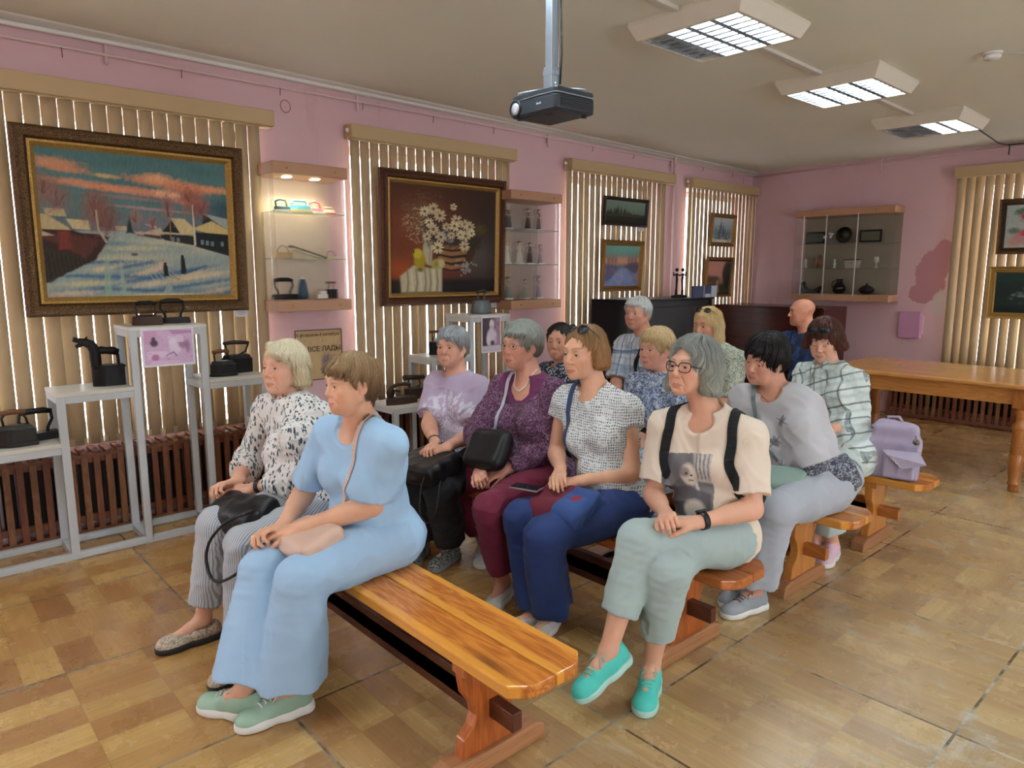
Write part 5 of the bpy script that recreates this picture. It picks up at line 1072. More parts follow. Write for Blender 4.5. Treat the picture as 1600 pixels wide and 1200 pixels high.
# ------------------------------------------------------------------ long table
M_TAB = wood('table_top_wood', srgb(206, 146, 82), srgb(178, 116, 58), 'x', .7, .2, knots=False); M_TABL = wood('table_leg_wood', srgb(176, 112, 52), srgb(140, 82, 34), 'z', 1., .3, knots=False)
root = empty('long_table', (-1.80, 6.25, 0), label='long brown wooden table with turned legs by the far wall', cat='table')
x0, x1 = -.78, .76
m = MB(); m.box((x0, -.5, .735), (x1, .5, .77)); m.build('table_top', M_TAB, root, bevel=.012, seg=3)
m = MB()
for a, b in (((x0 + .1, -.44, .62), (x1 - .1, -.41, .735)), ((x0 + .1, .41, .62), (x1 - .1, .44, .735)), ((x0 + .08, -.42, .62), (x0 + .11, .42, .735)), ((x1 - .11, -.42, .62), (x1 - .08, .42, .735))): m.box(a, b)
m.build('apron', M_TAB, root, bevel=.003)
for sx in (x0 + .10, x1 - .17):
    for sy in (-.41, .41):
        m = MB(); m.box((sx - .048, sy - .048, .60), (sx + .048, sy + .048, .735)); pf = [(.030, 0), (.034, .02), (.030, .045), (.040, .055), (.040, .065), (.034, .075), (.044, .16), (.046, .26), (.036, .275)]
        for k in range(7): pf += [(.046, .285 + k * .022), (.040, .297 + k * .022)]
        pf += [(.050, .45), (.046, .48), (.030, .50), (.034, .53), (.048, .57), (.040, .60)]
        m.lathe(pf, (sx, sy, 0), 22); m.build('leg', M_TABL, root)
# ------------------------------------------------------------------ pianos and what stands on them
M_BLK = plain('black_lacquer', (.004, .004, .005), .3, var=.2, Specular_IOR_Level=.25); M_MAH = wood('mahogany', srgb(74, 30, 22), srgb(48, 18, 14), 'x', .8, .25, knots=False)
def piano(c, L, H, D, rz, mat, label):
    root = empty('upright_piano', c, rz, label=label, cat='piano')      # local: length x, front towards -y
    m = MB(); m.box((-L / 2 + .03, -D / 2 + .06, .08), (L / 2 - .03, D / 2, H - .02)); m.build('case', mat, root, bevel=.004)
    m = MB(); m.box((-L / 2, -D / 2 + .03, H - .02), (L / 2, D / 2 + .005, H)); m.build('lid', mat, root, bevel=.005)
    for sg in (-1, 1): m = MB(); m.prism([(-D / 2 + .05, 0), (D / 2, 0), (D / 2, H - .02), (-D / 2 + .05, H - .02), (-D / 2 + .05, .74), (-D / 2 - .16, .72), (-D / 2 - .16, .60), (-D / 2 + .05, .58)], (sg * (L / 2 - .02) - .02, 0, 0), (0, 1, 0), (0, 0, 1), (1, 0, 0), .04); m.build('cheek', mat, root, bevel=.004)
    m = MB(); m.box((-L / 2 + .04, -D / 2 - .15, .60), (L / 2 - .04, -D / 2 + .06, .64)); m.box((-L / 2 + .04, -D / 2 - .12, .66), (L / 2 - .04, -D / 2 + .06, .70)); m.build('key_cover', mat, root, bevel=.006)
    m = MB(); m.box((-L / 2 + .1, -D / 2 + .052, .80), (L / 2 - .1, -D / 2 + .062, H - .08)); m.build('front_panel', mat, root, bevel=.003)
piano((-4.25, 5.735, 0), 1.38, 1.285, .48, math.pi / 2, M_BLK, 'glossy black upright piano behind the white-haired man')
piano((-3.97, 7.62, 0), 1.30, 1.165, .60, 0, M_MAH, 'dark red-brown upright piano in the far corner')
m = MB(); m.box((-.09, -.15, 0), (.11, .17, .006)); m.box((-.08, -.10, .006), (.10, .2, .010)); o = m.build('sheet_music', plain('paper_sheets', srgb(206, 200, 190), .6)); o.location = (-4.3, 5.3, 1.285); o.rotation_euler = (0, 0, .2); tag(o, 'white sheets of paper lying on the black piano', 'paper')
root = empty('dancer_sculpture', (-4.16, 5.98, 1.285), label='dark slender sculpture of two figures on the black piano', cat='sculpture')
m = MB(); m.lathe([(.09, 0), (.085, .02), (.04, .03), (0, .032)], n=20, sx=.6, sy=1.3); m.build('plinth', M_IRONB, root)
for sg in (-1, 1):
    m = MB(); m.tube([(0, sg * .055, .02), (0, sg * .05, .10), (0, sg * .045, .18), (0, sg * .055, .24)], [.014, .010, .013, .010], 10); m.ball((0, sg * .05, .272), .018, 8); m.tube([(0, sg * .052, .235), (0, 0, .215)], .007, 8); m.tube([(0, sg * .06, .235), (0, sg * .10, .215), (0, sg * .105, .25)], .007, 8); m.build('figure', M_IRONB, root)
root = empty('document_folder', (-4.03, 6.20, 1.285), label='blue and white folder standing open on the black piano', cat='folder')
m = MB(); m.box((0, -.20, -.0), (.012, -.005, .115)); m.build('left_cover', plain('navy_card', srgb(46, 58, 96), .5), root); m = MB(); m.box((0, .005, 0), (.012, .13, .115)); m.build('right_cover', plain('navy_card2', srgb(40, 56, 92), .5), root)
m = MB(); m.box((-.004, .13, 0), (.008, .24, .115)); m.box((.0, -.005, 0), (.014, .005, .115)); m.box((.0125, .02, 0), (.0135, .12, .035)); m.build('pale_flap', plain('pale_card', srgb(170, 176, 186), .5), root)
# pink electrical box
root = empty('wall_box', (-2.77, YB, .835), label='pink painted box on the far wall under the cabinet', cat='wall box'); m = MB(); m.box((-.115, -.055, 0), (.105, 0, .285)); m.build('cover', plain('box_pink', srgb(206, 150, 186), .55), root, bevel=.012); m = MB(); m.box((-.13, -.02, .05), (.12, 0, .25)); m.build('back_plate', M_WALL, root, bevel=.01)
# tissue on the second bench
m = MB(); g_ = 9; rs_ = random.Random(2); vs = [((i / g_ - .5) * .12, (j / g_ - .5) * .10, .002 + abs(rs_.gauss(0, .006)) + .012 * math.sin(i * 1.3) ** 2) for i in range(g_ + 1) for j in range(g_ + 1)]
m.add(vs, [(i * (g_ + 1) + j, (i + 1) * (g_ + 1) + j, (i + 1) * (g_ + 1) + j + 1, i * (g_ + 1) + j + 1) for i in range(g_) for j in range(g_)], smooth=True); o = m.build('paper_tissue', M_WHITE); o.location = (-1.70, 2.22, .421); o.rotation_euler = (0, 0, .5); so = o.modifiers.new('t', 'SOLIDIFY'); so.thickness = .001; tag(o, 'crumpled white tissue on the bench beside the grey-haired woman', 'tissue')
# ------------------------------------------------------------------ joint positions of the seated people (metres)
JOINTS = {
 'P1': {'pel': (-2.721, 1.371, 0.524), 'hpR': (-2.806, 1.359, 0.524), 'hpL': (-2.637, 1.384, 0.525), 'nk': (-2.97, 1.331, 0.923), 'shR': (-3.128, 1.301, 0.892), 'shL': (-2.81, 1.368, 0.917), 'elR': (-3.237, 1.242, 0.648), 'elL': (-2.782, 1.261, 0.659), 'wrR': (-3.048, 1.106, 0.616), 'wrL': (-2.978, 1.152, 0.591), 'knR': (-2.908, 0.963, 0.485), 'knL': (-2.653, 0.98, 0.474), 'anR': (-2.915, 0.884, 0.097), 'anL': (-2.613, 0.917, 0.08), 'toR': (-2.927, 0.704, 0.035), 'toL': (-2.5, 0.779, 0.054), 'hd': (-2.966, 1.311, 1.123)},
 'P2': {'pel': (-2.313, 1.359, 0.523), 'hpR': (-2.395, 1.338, 0.524), 'hpL': (-2.231, 1.381, 0.524), 'nk': (-2.276, 1.28, 0.949), 'shR': (-2.425, 1.241, 0.894), 'shL': (-2.113, 1.31, 0.947), 'elR': (-2.552, 1.187, 0.662), 'elL': (-2.182, 1.271, 0.684), 'wrR': (-2.385, 1.024, 0.615), 'wrL': (-2.295, 1.046, 0.625), 'knR': (-2.347, 0.933, 0.478), 'knL': (-2.166, 0.979, 0.491), 'anR': (-2.282, 0.812, 0.105), 'anL': (-2.192, 0.938, 0.097), 'toR': (-2.424, 0.719, 0.027), 'toL': (-2.221, 0.761, 0.035), 'hd': (-2.244, 1.237, 1.138)},
 'P3': {'pel': (-2.997, 2.375, 0.522), 'hpR': (-3.08, 2.356, 0.523), 'hpL': (-2.915, 2.397, 0.523), 'nk': (-3.112, 2.375, 0.929), 'shR': (-3.267, 2.35, 0.879), 'shL': (-2.951, 2.409, 0.921), 'elR': (-3.126, 2.195, 0.701), 'elL': (-2.86, 2.307, 0.684), 'wrR': (-2.922, 2.088, 0.65), 'wrL': (-2.832, 2.079, 0.641), 'knR': (-2.929, 1.982, 0.469), 'knL': (-2.778, 2.018, 0.452), 'anR': (-3.038, 2.068, 0.095), 'anL': (-2.891, 2.154, 0.097), 'toR': (-2.937, 1.92, 0.045), 'toL': (-2.826, 1.987, 0.039), 'hd': (-3.116, 2.35, 1.128)},
 'P4': {'pel': (-2.454, 2.375, 0.524), 'hpR': (-2.537, 2.394, 0.525), 'hpL': (-2.371, 2.359, 0.525), 'nk': (-2.504, 2.362, 0.988), 'shR': (-2.662, 2.326, 0.957), 'shL': (-2.345, 2.397, 0.971), 'elR': (-2.686, 2.18, 0.724), 'elL': (-2.337, 2.334, 0.703), 'wrR': (-2.519, 2.059, 0.612), 'wrL': (-2.43, 2.144, 0.602), 'knR': (-2.859, 2.153, 0.451), 'knL': (-2.321, 1.957, 0.475), 'anR': (-2.82, 2.324, 0.094), 'anL': (-2.361, 2.065, 0.093), 'toR': (-2.689, 2.2, 0.045), 'toL': (-2.282, 1.904, 0.046), 'hd': (-2.539, 2.336, 1.182)},
 'P5': {'pel': (-1.936, 2.347, 0.525), 'hpR': (-2.018, 2.37, 0.525), 'hpL': (-1.855, 2.323, 0.525), 'nk': (-2.061, 2.347, 0.988), 'shR': (-2.221, 2.327, 0.955), 'shL': (-1.9, 2.371, 0.951), 'elR': (-2.268, 2.318, 0.684), 'elL': (-1.826, 2.329, 0.682), 'wrR': (-2.091, 2.165, 0.671), 'wrL': (-1.998, 2.174, 0.635), 'knR': (-2.146, 1.985, 0.471), 'knL': (-1.955, 1.931, 0.463), 'anR': (-2.065, 2.025, 0.085), 'anL': (-2.014, 2.027, 0.083), 'toR': (-2.089, 1.85, 0.046), 'toL': (-1.944, 1.861, 0.049), 'hd': (-2.109, 2.322, 1.186)},
 'P6': {'pel': (-1.428, 2.342, 0.524), 'hpR': (-1.511, 2.358, 0.525), 'hpL': (-1.345, 2.325, 0.525), 'nk': (-1.478, 2.337, 0.973), 'shR': (-1.628, 2.28, 0.928), 'shL': (-1.318, 2.374, 0.937), 'elR': (-1.617, 2.202, 0.658), 'elL': (-1.257, 2.311, 0.668), 'wrR': (-1.443, 2.045, 0.661), 'wrL': (-1.352, 2.098, 0.644), 'knR': (-1.377, 1.974, 0.489), 'knL': (-1.478, 1.939, 0.576), 'anR': (-1.445, 1.987, 0.098), 'anL': (-1.487, 1.792, 0.212), 'toR': (-1.361, 1.829, 0.037), 'toL': (-1.513, 1.644, 0.087), 'hd': (-1.539, 2.314, 1.168)},
 'P7': {'pel': (-2.93, 3.266, 0.523), 'hpR': (-3.01, 3.294, 0.524), 'hpL': (-2.85, 3.237, 0.524), 'nk': (-3.194, 3.31, 0.89), 'shR': (-3.352, 3.301, 0.841), 'shL': (-3.03, 3.317, 0.861), 'elR': (-3.318, 3.199, 0.588), 'elL': (-2.959, 3.205, 0.62), 'wrR': (-3.134, 3.059, 0.63), 'wrL': (-3.059, 2.993, 0.63), 'knR': (-3.142, 2.908, 0.488), 'knL': (-2.999, 2.857, 0.49), 'anR': (-3.172, 2.884, 0.095), 'anL': (-3.013, 2.873, 0.095), 'toR': (-3.195, 2.705, 0.035), 'toL': (-3.016, 2.693, 0.035), 'hd': (-3.198, 3.291, 1.094)},
 'P8': {'pel': (-3.133, 4.119, 0.525), 'hpR': (-3.222, 4.128, 0.525), 'hpL': (-3.043, 4.111, 0.525), 'nk': (-3.175, 4.15, 1.031), 'shR': (-3.357, 4.143, 1.011), 'shL': (-2.993, 4.159, 1.005), 'elR': (-3.324, 4.024, 0.729), 'elL': (-2.931, 4.024, 0.735), 'wrR': (-3.171, 3.854, 0.63), 'wrL': (-3.053, 3.834, 0.63), 'knR': (-3.264, 3.696, 0.491), 'knL': (-3.082, 3.68, 0.491), 'anR': (-3.132, 3.722, 0.095), 'anL': (-2.957, 3.729, 0.095), 'toR': (-3.2, 3.542, 0.035), 'toL': (-3.018, 3.547, 0.035), 'hd': (-3.224, 4.124, 1.245)},
 'P9': {'pel': (-2.172, 3.266, 0.523), 'hpR': (-2.254, 3.288, 0.524), 'hpL': (-2.09, 3.244, 0.524), 'nk': (-2.378, 3.314, 0.914), 'shR': (-2.525, 3.243, 0.891), 'shL': (-2.233, 3.386, 0.885), 'elR': (-2.535, 3.155, 0.63), 'elL': (-2.159, 3.224, 0.675), 'wrR': (-2.328, 3.045, 0.63), 'wrL': (-2.236, 3.006, 0.63), 'knR': (-2.356, 2.892, 0.489), 'knL': (-2.202, 2.851, 0.489), 'anR': (-2.381, 2.878, 0.095), 'anL': (-2.21, 2.872, 0.095), 'toR': (-2.392, 2.698, 0.035), 'toL': (-2.212, 2.692, 0.035), 'hd': (-2.435, 3.288, 1.104)},
 'P10': {'pel': (-1.479, 3.293, 0.524), 'hpR': (-1.564, 3.303, 0.524), 'hpL': (-1.395, 3.284, 0.524), 'nk': (-1.697, 3.289, 0.915), 'shR': (-1.861, 3.273, 0.903), 'shL': (-1.535, 3.291, 0.889), 'elR': (-1.858, 3.219, 0.634), 'elL': (-1.44, 3.157, 0.665), 'wrR': (-1.673, 3.091, 0.569), 'wrL': (-1.645, 3.209, 0.566), 'knR': (-1.596, 2.898, 0.476), 'knL': (-1.448, 2.879, 0.485), 'anR': (-1.647, 2.93, 0.084), 'anL': (-1.512, 2.845, 0.095), 'toR': (-1.609, 2.753, 0.048), 'toL': (-1.56, 2.672, 0.037), 'hd': (-1.745, 3.263, 1.107)},
 'P11': {'pel': (-2.523, 4.119, 0.525), 'hpR': (-2.608, 4.118, 0.525), 'hpL': (-2.438, 4.12, 0.525), 'nk': (-2.575, 4.148, 1.002), 'shR': (-2.736, 4.173, 0.976), 'shL': (-2.414, 4.125, 0.973), 'elR': (-2.693, 4.042, 0.738), 'elL': (-2.371, 4.02, 0.723), 'wrR': (-2.577, 3.868, 0.63), 'wrL': (-2.483, 3.836, 0.63), 'knR': (-2.608, 3.71, 0.49), 'knL': (-2.428, 3.712, 0.49), 'anR': (-2.608, 3.715, 0.095), 'anL': (-2.428, 3.715, 0.095), 'toR': (-2.608, 3.535, 0.035), 'toL': (-2.428, 3.535, 0.035), 'hd': (-2.641, 4.123, 1.188)},
 'P12': {'pel': (-2.593, 5.599, 0.525), 'hpR': (-2.683, 5.59, 0.525), 'hpL': (-2.504, 5.607, 0.525), 'nk': (-2.67, 5.629, 1.005), 'shR': (-2.853, 5.645, 0.98), 'shL': (-2.49, 5.604, 0.98), 'elR': (-2.833, 5.501, 0.708), 'elL': (-2.421, 5.466, 0.714), 'wrR': (-2.683, 5.318, 0.63), 'wrL': (-2.568, 5.283, 0.63), 'knR': (-2.642, 5.158, 0.491), 'knL': (-2.459, 5.176, 0.491), 'anR': (-2.767, 5.21, 0.095), 'anL': (-2.591, 5.202, 0.095), 'toR': (-2.707, 5.027, 0.035), 'toL': (-2.525, 5.021, 0.035), 'hd': (-2.71, 5.603, 1.222)},
 'P14': {'pel': (-1.636, 4.061, 0.524), 'hpR': (-1.716, 4.088, 0.525), 'hpL': (-1.556, 4.031, 0.524), 'nk': (-1.824, 4.146, 0.949), 'shR': (-1.982, 4.173, 0.911), 'shL': (-1.662, 4.121, 0.924), 'elR': (-1.936, 4.028, 0.682), 'elL': (-1.638, 4.097, 0.651), 'wrR': (-1.732, 3.918, 0.643), 'wrL': (-1.654, 3.864, 0.674), 'knR': (-1.717, 3.682, 0.469), 'knL': (-1.576, 3.623, 0.456), 'anR': (-1.627, 3.689, 0.086), 'anL': (-1.544, 3.711, 0.079), 'toR': (-1.586, 3.511, 0.042), 'toL': (-1.511, 3.529, 0.036), 'hd': (-1.846, 4.117, 1.142)},
}
# ------------------------------------------------------------------ people
def facing(pos, theta, pitch=0., roll=0.):
    """head axes (right, forward, up): theta = how far the face is turned from the camera towards the left of the room"""
    tc = nrm([-pos[0], -pos[1], 0]); a = math.radians(-theta)
    ca, sa = math.cos(a), math.sin(a)
    f = np.array([tc[0] * ca - tc[1] * sa, tc[0] * sa + tc[1] * ca, 0])
    up = V(0, 0, 1); rt = np.cross(f, up)
    p = math.radians(pitch); f2 = f * math.cos(p) + up * math.sin(p); u2 = np.cross(rt, f2)
    r = math.radians(roll); rt2 = rt * math.cos(r) + u2 * math.sin(r); u3 = np.cross(rt2, f2)
    return np.array([rt2, f2, u3])
SKIN_T = NT('skin'); _c = SKIN_T.attr('Col')
_n = SKIN_T.noise(SKIN_T.coord(), 38, 4, .6)
_col = SKIN_T.mix(SKIN_T.math('MULTIPLY', _n, .26), _c, SKIN_T.mix(1., _c, (.90, .70, .62), 'MULTIPLY'))
SKIN_T.bump(SKIN_T.noise(SKIN_T.coord(), 260, 3, .6), .12, .001)
SKIN = SKIN_T.done(_col, .48, Subsurface_Weight=.08, Subsurface_Radius=(.009, .004, .002), Subsurface_Scale=1.0)
EYE = NT('eyeball'); EYE = EYE.done(EYE.attr('Col'), .12)
HAIR_T = NT('hair'); _c = HAIR_T.attr('Col')
HAIR = HAIR_T.done(_c, .42, Specular_IOR_Level=.35)
def rgb(*a): return np.array(srgb(*a), np.float32)

class Person:
    def __init__(s, key, J, label, head, skin=(214, 168, 143), h=.004, group=None):
        s.key = key; s.J = {k: np.array(v, float) for k, v in J.items()}; J = s.J; s.h = h; s.hp = head
        o = J['pel'].copy(); o[2] = 0.0; s.o = o
        s.root = empty('person', tuple(o), label=label, cat='person')
        if group: s.root['group'] = group
        s.J['nk'][2] += head.get('lift', .035)
        for q in ('shR', 'shL'): s.J[q][2] = min(s.J[q][2] + head.get('lift', .035), s.J['nk'][2] - .050)
        s.g = head.get('girth', 1.0); s.male = head.get('male', False)
        s.up = nrm(J['nk'] - J['pel']); s.sd = nrm(nrm(J['shL'] - J['shR']) + nrm(J['hpL'] - J['hpR']) * .6)
        s.sd = nrm(s.sd - s.up * (s.sd @ s.up)); s.fw = np.cross(s.sd, s.up)
        s.sc = head.get('scale', 1.0)
        s.H = facing(J['hd'], head.get('theta', 45), head.get('pitch', 0), head.get('roll', 0))
        s.hc = J['hd'] + np.array(head.get('off', (0, 0, 0)), float) - s.H[2] * .008      # eye level centre of the head
        s.skin = rgb(*skin)
    def hl(s, x, y, z): return s.hc + (s.H[0] * x + s.H[1] * y + s.H[2] * z) * s.sc
    def tloc(s, a, b, c, base='pel', t=0.): return lerp(s.J['pel'], s.J['nk'], t) + s.sd * a + s.fw * b + s.up * c
    # -- head
    def head_prims(s, F):
        S = s.sc; H = s.H; L = s.hl; hp = s.hp; w = hp.get('wide', 1.0); fat = hp.get('fat', 0.5); age = hp.get('age', .6); fem = 0 if s.male else 1
        E = lambda c, r, k=.01, op='u', R=None: F.ell(L(*c), np.array(r) * S, H if R is None else R @ H, k, op)
        C = lambda a, b, ra, rb=None, k=.01, op='u': F.cone(L(*a), L(*b), ra * S, (ra if rb is None else rb) * S, k, op)
        E((0, -.018, .030), (.073 * w, .090, .078))
        E((0, .010, .012), (.069 * w, .078, .085), .02)
        E((0, .030, -.028), (.058 * w, .060, .080), .02)
        E((0, .028, -.062), (.049 * w, .050, .046 + .004 * fat), .015)
        for sg in (-1, 1):
            C((sg * .053 * w, .000, -.052), (sg * .018, .062, -.093), .020 + .004 * fat, .016, .02)
            E((sg * .040 * w, .056, -.030), (.022, .022, .020), .018)                    # cheekbone
            E((sg * (.036) * w, .050, -.062), (.018 + .005 * fat, .022, .024), .02)      # cheek
        C((-.030, .076, .024), (.030, .076, .024), .013, .013, .016)                        # brow
        E((0, .072, -.074), (.027, .020, .024), .014)                                       # muzzle
        E((0, .071, -.100), (.019, .017, .015), .012)                                       # chin
        if fat > .3: E((0, .028, -.098), (.040 * fat + .012, .042, .018 + .008 * fat), .02)   # under the chin
        for sg in (-1, 1):
            E((sg * .031, .096, .001), (.018, .014, .012), .010, 's')                       # socket
        ns = hp.get('nose', 1.0)
        C((0, .083, .008), (0, .103 + .008 * (ns - 1), -.030), .0072, .0085 * ns, .008)
        E((0, .101 + .010 * (ns - 1), -.034), (.0088 * ns, .0095, .0080), .005)
        for sg in (-1, 1):
            E((sg * .0115 * ns, .090, -.038), (.0062, .0100, .0062), .006)
            C((sg * .0058, .098, -.0435), (sg * .0058, .092, -.039), .0024, .0018, .002, 's')
        for sg in (-1, 1):                                                               # eyelids round the eye
            E((sg * .031, .0735, -.001), (.0150, .0150, .0135), .003)
        op = hp.get('eyes', .86)
        for sg in (-1, 1):
            if op > 0: E((sg * .0315, .089, -.002 - .002 * (1 - op)), (.0122, .012, .0043 * op), .0015, 's')
            else: C((sg * .031 - .010, .0875, -.0060), (sg * .031 + .010, .0875, -.0060), .0012, None, .002, 's')
            C((sg * .018, .089, .0105), (sg * .043, .083, .0095), .0015, .0015, .003, 's')                    # lid crease
        sm = hp.get('smile', 0.0); mw = .0245
        C((-mw, .083, -.0695 + .005 * sm), (0, .0905, -.0683), .0018, .0040, .004); C((mw, .083, -.0695 + .005 * sm), (0, .0905, -.0683), .0018, .0040, .004)
        C((-mw * .8, .083, -.0765 + .002 * sm), (0, .0900, -.0780), .0024, .0048, .004); C((mw * .8, .083, -.0765 + .002 * sm), (0, .0900, -.0780), .0024, .0048, .004)
        C((-mw, .086, -.0730 + .006 * sm), (0, .0975, -.0732), .0014, .0018, .0022, 's'); C((mw, .086, -.0730 + .006 * sm), (0, .0975, -.0732), .0014, .0016, .0022, 's')
        for sg in (-1, 1):                                                               # ears
            a = math.radians(sg * 22); Re = np.array([[math.cos(a), math.sin(a), 0], [-math.sin(a), math.cos(a), 0], [0, 0, 1]])
            E((sg * .0745 * w, -.012, -.012), (.0075, .0175, .0300), .006, 'u', Re)
            E((sg * .0810 * w, -.006, -.008), (.0050, .0095, .0170), .004, 's', Re)
            E((sg * .0720 * w, -.004, -.037), (.0065, .0080, .0090), .005, 'u', Re)
        # neck
        J = s.J; nr = (.046 if not s.male else .054) + .006 * fat
        F.cone(L(0, -.022, -.055), J['nk'] - s.up * .01 + s.fw * .0, nr * S, nr * 1.06, k=.02)
        F.cone(L(0, -.035, -.03), J['nk'] - s.fw * .02 - s.up * .03, nr * .7, nr * .95, k=.03)
    def torso_prims(s, F, t=0., k=.03, bust=1.0, belly=1.0, low=True, armhole=False):
        g = s.g; B = np.array([s.sd, s.fw, s.up]); T = s.tloc; M = s.male
        if low:
            F.ell(T(0, -.01, -.0, t=0), (.160 * g + t, .115 * g + t, .105 + t), B, k)
            for sg in (-1, 1): F.ell(T(sg * .082 * g, -.034, -.015), (.088 * g + t, .095 * g + t, .088 + t), B, k)
        F.ell(T(0, .0, 0, t=.30), (.142 * g + t, .108 * g + t, .13 + t), B, k)
        if belly: F.ell(T(0, .035 * belly, -.01, t=.26), (.120 * g + t, .095 * g + t, .100 + t), B, k)
        F.ell(T(0, -.012, 0, t=.66), (.142 * g + t, .100 * g + t, .165 + t), B, k)
        if bust and not M:
            for sg in (-1, 1): F.ell(T(sg * .072 * g, .072 * g, -.01 - .015 * bust, t=.62), (.066 * g * bust + t, .060 * g * bust + t, .064 * g * bust + t), B, k * .8)
        nk = s.J['nk']
        for sd in ('shR', 'shL'):
            sh = s.J[sd]; F.cone(nk - s.up * .060, sh - s.up * .024, .054 + t, .040 + t, k=k)
            F.cone(nk + s.up * .012 - s.fw * .015, lerp(nk, sh, .72), .026 + t, .026 + t, k=k)
            F.cone(sh - s.up * .035 - (sh - nk) * .12, T(0, 0, 0, t=.62) + (sh - nk) * .55, .045 + t, .078 + t, k=k)
    def arm_prims(s, F, sd, t=0., upto=1.0, ru=(.044, .039), rf=(.038, .0255), k=.02, fore=True, upper=True, fl=0.):
        J = s.J; a, e, w = J['sh' + sd] - s.up * .012, J['el' + sd], J['wr' + sd]; g = .5 + .5 * s.g * (1.0 if not s.male else 1.08)
        if upper:
            b = lerp(a, e, min(1, upto)); r1 = ru[0] + (ru[1] - ru[0]) * min(1, upto)
            F.cone(a, b, ru[0] * g + t, r1 * g + t + fl, k=k)
            F.ell(a - s.up * .020, (.047 * g + t,) * 3, None, k)
        if fore and upto >= 1:
            q = min(1.0, upto - 1) if upto > 1 else 0
            if upto == 1: q = 1
            b = lerp(e, w, q)
            F.cone(e, b, rf[0] * g + t, (rf[0] + (rf[1] - rf[0]) * q) * g + t + fl * .3, k=k)
            F.cone(lerp(e, w, .15), lerp(e, w, .45), .039 * g + t, .034 * g + t, k=k)
    def hand(s, F, sd, dirn, palm, curl=.5, spread=.15, thumb=.5, scale=1.0, out=None):
        """dirn: wrist to knuckles; palm: direction the palm faces"""
        w = s.J['wr' + sd]; y = nrm(dirn); z = nrm(palm); z = nrm(z - y * (z @ y)); x = np.cross(y, z)     # x across
        tside = 1.0 if sd == 'L' else -1.0       # thumb side along x
        # for a left hand (palm down, fingers forward) the thumb is on the right
        q = scale * (1.0 if not s.male else 1.08); P = lambda a, b, c=0.: w + (x * a * tside + y * b + z * c) * q
        F.cone(w - y * .02, P(0, .02), .0245 * q, .022 * q, k=.012, sq=(z, .75))
        for i, a in enumerate((.024, .008, -.008, -.023)):
            F.cone(P(a * .55, .018), P(a, .082 - abs(a - .006) * .25), .0135 * q, .0115 * q, k=.008)
        F.cone(P(.018, .012, .006), P(.026, .045, .008), .014 * q, .012 * q, k=.01)
        tips = []; curl = curl * 1.2 + .2
        Ls = ((.040, .025, .020), (.045, .029, .021), (.042, .027, .021), (.033, .020, .018))
        for i, a in enumerate((.0255, .0085, -.0085, -.0245)):
            c = curl + .10 * (i - 1) * .6 + .05 * ((i * 7) % 3 - 1); p = P(a, .083 - abs(a - .006) * .25); ang = .25 * c; sp = (1.5 - i) * spread * .12
            for j, l in enumerate(Ls[i]):
                d = y * math.cos(ang) + z * math.sin(ang) + x * tside * sp; n = p + nrm(d) * l * q
                F.cone(p, n, (.0088 - .0008 * j) * q, (.0082 - .0009 * j) * q, k=.0028); p = n; ang += (.75, .65, .5)[j] * c * 1.15
            tips.append(p)
        p = P(.026, .030, .008); ang = .9 - .6 * thumb
        for j, l in enumerate((.036, .030, .024)):
            d = x * tside * math.sin(ang) + y * math.cos(ang) + z * (.35 * thumb + .15 * j); n = p + nrm(d) * l * q
            F.cone(p, n, (.0125, .0100, .0092)[j] * q, (.0102, .0092, .0078)[j] * q, k=.005); p = n; ang -= .28
        tips.append(p); s.tips = getattr(s, 'tips', []) + tips
        return tips
    def leg_prims(s, F, sd, t=0., k=.02, upto=2.0, flare=None, th=(.088, .060), sk=(.052, .031)):
        J = s.J; a, n, e = J['hp' + sd], J['kn' + sd], J['an' + sd]; g = .45 + .55 * s.g
        F.cone(a, n, th[0] * g + t, th[1] * (.8 + .2 * g) + t, k=k)
        F.cone(lerp(a, n, .1) - V(0, 0, .012), lerp(a, n, .6) - V(0, 0, .008), th[0] * g * 1.02 + t, th[0] * g * .82 + t, k=k)
        if upto > 1:
            b = lerp(n, e, min(1.0, upto - 1))
            if flare is None:
                F.cone(n, b, sk[0] + .004 + t, sk[0] + (sk[1] - sk[0]) * (upto - 1) + t, k=k)
                bk = nrm(np.cross(np.cross(nrm(e - n), nrm(J['to' + sd] - e)), nrm(e - n)))
                F.ell(lerp(n, e, .32) - bk * .018, (.046 + t, .046 + t, .11), frame(e - n, bk)[[0, 1, 2]], k)
            else: F.cone(n, b, th[1] + t, flare, k=k)
    def build_body(s, sleeves=True, legs=True, hands=(), feet=False, hide_torso=False, blue=None):
        F = Field(s.face_disp, amp=.004); s.torso_prims(F, 0.0); s.head_prims(F)
        J = s.J
        if hands is not None:
            for sd in 'RL': s.arm_prims(F, sd)
            for hd in hands: s.hand(F, *hd[0], **hd[1])
        if legs:
            for sd in 'RL':
                s.leg_prims(F, sd)
                a, e, n = J['an' + sd], J['to' + sd], J['kn' + sd]
                F.cone(a, lerp(a, e, .3) - nrm(n - a) * .012, .030, .024, k=.02); F.cone(lerp(a, e, .3) - nrm(n - a) * .012, lerp(a, e, .72) - nrm(n - a) * .006, .023, .015, k=.015)
        s.F = F
        Vt, Q = F.mesh(s.h)
        col = s.body_color(Vt)
        s.body = quads('body', Vt, Q, SKIN, s.root, col, s.o)
        s.eyes()
        return s
